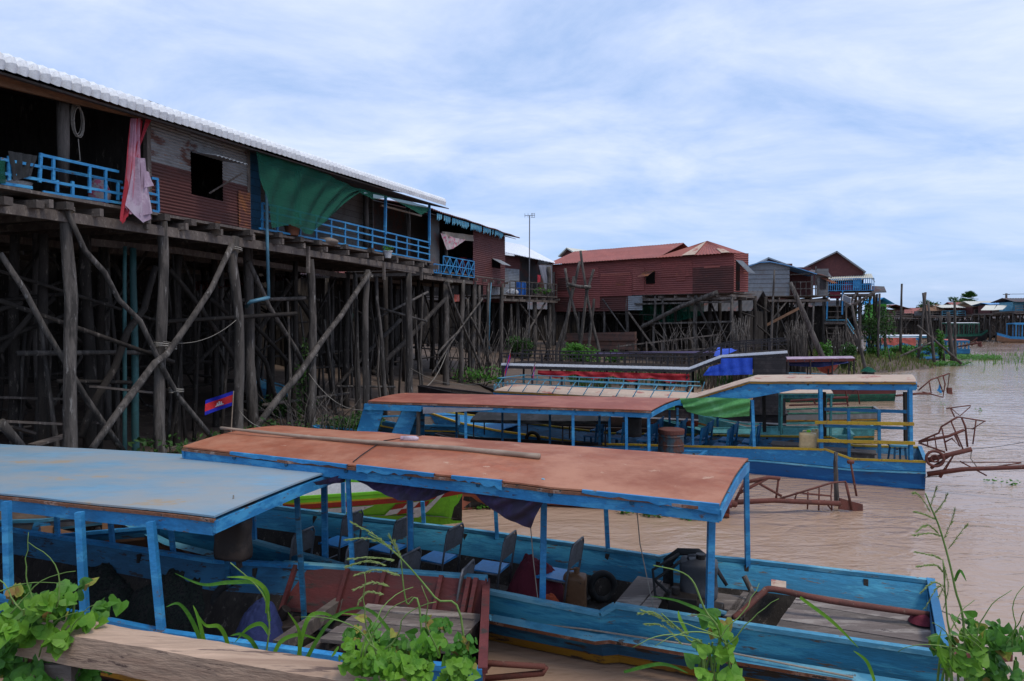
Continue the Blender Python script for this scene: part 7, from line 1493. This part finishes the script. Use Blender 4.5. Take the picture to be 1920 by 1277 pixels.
def vine(label,cpx,Y,rxp,ryp,n,seed,size=.045,m='leaf_light',tend=6,leg=None,ry=.25):
    c=D(cpx[0],cpx[1],Y); r_=random.Random(seed); rx=rxp*Y/FPX; rz=ryp*Y/FPX
    base=V(c.x,c.y,th(c.x,c.y)); t=thing('vine_plant',label,'vine',base); mb=MB(); lobes=[(V(r_.uniform(-.95,.95)*rx,r_.uniform(-ry,ry)*.5,r_.uniform(-1,.45+.4*r_.random())*rz),r_.uniform(.2,.45)) for _ in range(10)]; lobes.append((V(0,0,-.2*rz),.6))
    mats_=(m,'leaf_mid','leaf_yellow'); 
    for mi,mm in enumerate(mats_):
        mb=MB()
        for i in range((n,n//2,n//9)[mi]):
            l,q=lobes[r_.randrange(11)]; d_=V(r_.gauss(0,1),r_.gauss(0,1),r_.gauss(0,1)).normalized()*(r_.random()**.5); p=c+l+V(d_.x*rx*q,d_.y*ry*q+(.1 if mi else -.02),d_.z*rz*q)
            leaf(mb,p,size*r_.uniform(.55,1.25),V(r_.uniform(-.8,.8),-r_.uniform(.1,1.1),r_.uniform(.1,1.1)),r_.choice((math.pi,0))+r_.uniform(-1.5,1.5),True)
        mb.build('foliage',mm,t)
    mb=MB()
    for k in range(6): a=c+V(r_.uniform(-.5,.5)*rx,r_.uniform(0,ry),0); mb.tube([dn(a,base.z-.1)+V(r_.uniform(-.1,.1),0,0),lerp(dn(a,base.z),a,.6)+V(r_.uniform(-.08,.08),.05,0),a],[.008,.006,.004],5)
    mb.build('stems','stalk',t)
    for k in range(tend):
        a=c+V(r_.uniform(-.8,.8)*rx,-.05,rz*r_.uniform(.2,.8)); P=[a]; d_=V(r_.uniform(-.6,.6),r_.uniform(-.2,.1),r_.uniform(.3,1)).normalized()
        for s_ in range(9): d_=(d_+V(r_.uniform(-.45,.45),r_.uniform(-.1,.1),-.12)).normalized(); P.append(P[-1]+d_*.028)
        MB().tube(P,[.0028-.0002*i for i in range(10)],5).build('tendril','stalk',t,smooth=True)
    return t
vine('leafy vine clump with heart-shaped leaves spilling over the left end of the wooden beam',(62,1150),2.25,92,48,170,1,.04,ry=.12)
vine('darker vine leaves hanging below the left end of the wooden beam',(70,1235),2.3,90,50,110,2,.05,'leaf_mid',3,ry=.12)
vine('bright vine mass growing over the beam in the lower middle',(760,1238),2.0,112,66,330,3,.027,ry=.1)
vine('vine leaves at the foot of the tall grass in the lower right corner',(1893,1240),2.6,48,66,110,4,.04,'leaf_mid',5,ry=.2)
vine('small vine leaves on the stalk right of the middle post',(1335,1220),2.3,34,52,24,5,.042,ry=.08)
vine('sprays of vine leaves left of the right grass stalk',(1800,1232),2.5,38,48,34,6,.04,ry=.1)
def cat(P,n):
    P=[Vector(p) for p in P]; out=[]
    for i in range(len(P)-1):
        a,b,c,d=P[max(i-1,0)],P[i],P[i+1],P[min(i+2,len(P)-1)]
        for k in range(n):
            t=k/n; out.append(.5*((2*b)+(c-a)*t+(2*a-5*b+4*c-d)*t*t+(3*b-a-3*c+d)*t*t*t))
    out.append(P[-1]); return out
def blade(mb,P,w_):
    P=cat(P,7); n=len(P)
    k=len(mb.v)
    for i,q in enumerate(P):
        d_=(P[min(i+1,n-1)]-P[max(i-1,0)]).normalized(); s_=d_.cross(V(0,-1,.25)).normalized(); ww=w_*.75*math.sin(math.pi*min(.985,.25+.75*i/(n-1)))**.8; mb.v+=[q-s_*ww,q+V(0,.15*ww,-.25*ww),q+s_*ww]
    for i in range(n-1):
        for j in (0,1): a=k+3*i+j; mb.f.append((a,a+1,a+4,a+3))
def gplant(label,Y,stalks,blades,heads=(),name='grass_plant',w_=.008):
    """stalks/blades/heads are pixel polylines on a plane Y metres away"""
    f=lambda L_,j=0:[D(x,y,Y+j*i) for i,(x,y) in enumerate(L_)]
    b=f(stalks[0] if stalks else blades[0])[0]; t=thing(name,label,'tall grass',dn(b,th(b.x,b.y)))
    for L_ in stalks: P=f(L_); P.insert(0,V(P[0].x,P[0].y,min(P[0].z-.1,th(P[0].x,P[0].y)))); MB().tube(cat(P,6),[.005,.002],6).build('stalk','stalk',t,smooth=True)
    for i,L_ in enumerate(blades): mb=MB(); blade(mb,f(L_,.015*(-1)**i),w_*(1 if len(L_)>2 else .8)); mb.build('blade','leaf_light' if i%3 else 'leaf_mid',t,smooth=True)
    r_=random.Random(len(label))
    for L_ in heads:
        P=cat(f(L_),5); mb=MB(); mb.tube(P,.0011,4)
        for q,nx in zip(P,P[1:]):
            for k in range(7):
                d_=((nx-q).normalized()+V(r_.uniform(-.5,.5),r_.uniform(-.4,.4),r_.uniform(-.4,.3))).normalized(); p=lerp(q,nx,k/7); s_=d_.orthogonal().normalized()*.0019; mb.add([p,p+d_*.006+s_,p+d_*.015,p+d_*.006-s_],[(0,1,2,3)])
        mb.build('seed_head','grass_seed',t)
    return t
gplant('tall seeding grass rising in front of the corner post of the blue roof',2.35,[[(870,1200),(815,1120),(745,1040),(690,1000)],[(790,1180),(762,1130),(752,1050)]],[[(790,1300),(735,1190),(680,1140),(600,1165)],[(780,1300),(712,1210),(690,1160),(640,1150)]],
  [[(745,1040),(705,1005),(660,980)],[(735,1025),(690,1010),(650,1012)],[(740,1050),(700,1045),(655,1048)],[(725,1060),(690,1052),(650,1062)],[(750,1080),(710,1068),(668,1078)],[(730,1100),(700,1092),(665,1105)],[(745,1035),(730,1005)],[(720,1115),(690,1110),(672,1130)],[(752,1050),(740,1015)]])
gplant('broad-bladed grass with arching leaves in front of the net boat',2.42,[[(508,1330),(500,1230),(505,1170),(490,1110),(432,1055)]],[[(505,1165),(490,1098),(430,1092),(380,1096),(328,1075)],[(500,1150),(500,1110),(470,1085),(425,1082)],[(505,1190),(490,1170),(465,1178),(440,1205)],[(395,1290),(378,1210),(358,1160),(335,1132),(312,1138)],[(395,1290),(385,1215),(372,1160),(362,1135)],[(430,1290),(428,1215),(412,1176),(385,1172),(365,1142)],[(545,1300),(575,1235),(615,1170),(658,1140)],[(560,1300),(562,1220),(560,1180),(540,1148)],[(556,1250),(575,1165),(605,1150),(645,1168)],[(505,1290),(480,1215),(455,1190),(432,1192)],[(506,1250),(525,1205),(560,1190),(600,1200)]],w_=.010)
gplant('slender grass tuft with pale seed sprays in front of the red boat hull',2.3,[[(1370,1270),(1320,1140),(1290,1080),(1225,1060)],[(1320,1260),(1290,1200),(1240,1150)]],[[(1390,1275),(1345,1170),(1280,1130),(1220,1118)],[(1345,1270),(1350,1180),(1340,1150)],[(1290,1190),(1275,1160),(1272,1145)],[(1170,1260),(1240,1245),(1290,1262)],[(1500,1120),(1560,1165),(1610,1215)],[(1640,1277),(1625,1240),(1600,1220)]],[[(1290,1190),(1240,1160),(1205,1145)],[(1280,1210),(1245,1175),(1212,1170)],[(1265,1180),(1230,1150),(1200,1150)]])
gplant('tall grass with feathery seed heads rising over the water at right',2.5,[[(1810,1240),(1790,1100),(1765,1000),(1745,950),(1735,925)],[(1783,1270),(1775,1150),(1768,1050)]],[[(1800,1270),(1812,1200),(1830,1160)],[(1785,1275),(1760,1220),(1765,1180)],[(1830,1275),(1842,1220),(1848,1180)],[(1790,1090),(1800,1070),(1812,1090)]],
  [[(1745,960),(1725,930),(1715,925)],[(1755,975),(1735,965),(1718,960)],[(1760,1000),(1740,985),(1720,995)],[(1770,1010),(1785,975),(1790,955)],[(1778,1030),(1800,1000),(1812,985)],[(1745,950),(1752,925),(1755,915)],[(1750,965),(1770,940),(1775,928)],[(1765,1005),(1745,1000),(1715,1003)],[(1768,1050),(1750,1042),(1718,1035)],[(1770,1075),(1755,1060),(1722,1062)],[(1770,1100),(1750,1092),(1728,1110)],[(1775,1120),(1760,1100),(1735,1140)],[(1768,1050),(1772,1090),(1760,1120)],[(1770,1060),(1778,1100),(1770,1140)],[(1780,1150),(1795,1180),(1812,1190)]])

# ---------------------------------------------------------------- ropes and small clutter
def rope(label,a,b,sag=.1,r=.008,m='rope'):
    a,b=Vector(a),Vector(b); P=[lerp(a,b,i/12)+V(0,0,-sag*4*(i/12)*(1-i/12)) for i in range(13)]; tag(MB().tube(P,r,5).build('mooring_rope',m,loc=b,smooth=True),label,'rope')
rope('slack pale rope from the narrower red roof bow up to a stilt',plD.at(700,765,.2),F1.at(579,700,-.1),.35)
rope('thin rope from the curved pale stilt down to the big red roof bow',F1.at(449,770,-.2),fb(.03,.8),.1)
rope('thin line running from the steel tail of the two-level boat out to the right',plE.at(1822,842,0),D(2050,780,22),.2,.006,'rubber')
rope('thin line from the luggage rail of the tan roof to the stilts at left',lo[0]+V(0,0,.3),F1.at(770,690,-.1),.3)
rope('rope drooping from the black boat bow to the stilts',H_N[-1]+V(0,0,-.1),F2.at(838,660,-.1),.4,.015)
rope('line strung between the two crossing stilts above the flag',F1.at(306,640,-.15),F1.at(443,600,-.15),.2,.006)
for k,(x,y) in enumerate(((125,395),(303,650),(330,735),(690,520),(440,470),(586,668),(840,530),(317,655))):
    fr_=F2 if x==840 else F1; q=fr_.at(x,y,-.06); mb=MB()
    for j in range(4): mb.ring(q+V(0,0,j*.02),rad(q,13 if x<460 else 9),.011,V(.2*(j%2)-.1,.15,1),12,5)
    tag(mb.build('rope_lashing','rope',loc=q,smooth=True),('rope lashing '+['at the top of the leftmost thick stilt','halfway up the second thick stilt','where the long brace meets the second stilt','at the top of the long right brace','near the top of the curved pale stilt','where the right brace crosses its stilt','on the stilt below the cross-braced railing','where the two big braces cross'][k]),'rope')
t=slim('faded blue boat lying on the mud deep under the long stilt house',[F1.at(545,735,3.5),F1.at(505,722,3.2),F1.at(470,708,3.0)],[F1.at(545,728,4.4),F1.at(505,716,4.1),F1.at(471,707,3.2)],[.9,.9,1.1],'blue_worn','blue_deep','blue_worn','plank_wood',stripe='blue_worn',zf=1.1)
def bucket(label,c,r,h,m):
    tag(MB().lathe(c,[(r*.75,0),(r,h),(r*1.05,h),(r*.95,h*.95),(r*.7,.02)],16).build('plastic_bucket',m,loc=c),label,'bucket')
q=F1.at(655,600,2.6); bucket('green plastic bucket hanging among the stilts behind the long right brace',q,.15,.22,'green_net')
q=F1.at(30,345,.5); bucket('white plastic tub on the floor of the leftmost veranda',V(q.x,q.y,ZF),.22,.25,'white_plastic')
q=F1.at(590,440,.3); bucket('small blue tub on the veranda floor beside the terracotta pot',V(q.x,q.y,ZF),.17,.2,'blue_plastic')
def laundry(label,fr,x0,x1,y0,y1,off,m):
    cl=MB(); cloth(cl,[fr.at(x0,y0,off),fr.at(x1,y0+1,off)],[fr.at(x0+.5,y1,off),fr.at(x1-.5,y1-1,off)],14,8,.03,2,-fr.n,x0); tag(cl.build('laundry',m,smooth=True,loc=fr.at(x0,y1,off)),label,'laundry')
laundry('red shirt hanging in the doorway of the white-roofed house',F3,1007,1013,515,530,.1,'red_cloth')
laundry('dark red cloth hanging low among the stilts of the maroon tin house',F2,852,862,552,566,.3,'coral_tarp')
laundry('grey sheet hanging under the maroon tin house',F2,922,938,533,553,.4,'tin_grey')
laundry('dark green cloth hanging over the rail at the far left veranda',F1,-40,12,300,345,-.12,'green_net')
bush('low green weeds on the mud under the middle of the long stilt house',gp(560,745,20),1.2,.8,.5,700,'leaf_dark',31,.06)
bush('small weeds by the mud bank under the maroon tin house',gp(900,690,31),1.2,.6,.6,600,'leaf_mid',32,.07)
bush('green weeds on the bank beside the brick wall',gp(1150,655,41),1.0,.6,.7,500,'leaf_mid',33,.09)
bush('dark weeds at the foot of the leftmost stilts',gp(250,835,12),1.1,.6,.5,600,'leaf_dark',34,.05)

def roof_details(root,f,us,m,hh=.006):
    for u in us:
        mb=MB(); mb.tube([f(u+.0015*math.sin(j*2),j/10,.004) for j in range(11)],hh,4); mb.build('sheet_seam',m,root,smooth=True)
roof_details(bB,fb,(.24,.49,.755),'red_roof_plain'); roof_details(bA,fa,(.33,.62,.86),'blue_roof')
def nails(root,f,n,v,m='rust_iron'):
    mb=MB()
    for i in range(n): q=f((i+.5)/n,v,.004); mb.lathe(q,[(.012,0),(.009,.006)],6)
    mb.build('nail_heads',m,root)
nails(bB,fb,44,.035); nails(bA,fa,40,.035); nails(bB,fb,44,.965)
mb=MB(); q=fa(.69,.72,.004); mb.add([q,q+V(.16,.03,0),q+V(.26,.1,0),q+V(.12,.09,0),q+V(.05,.12,.0)],[(0,1,2,3,4)]); mb.build('roof_tear','tin_dark',bA)
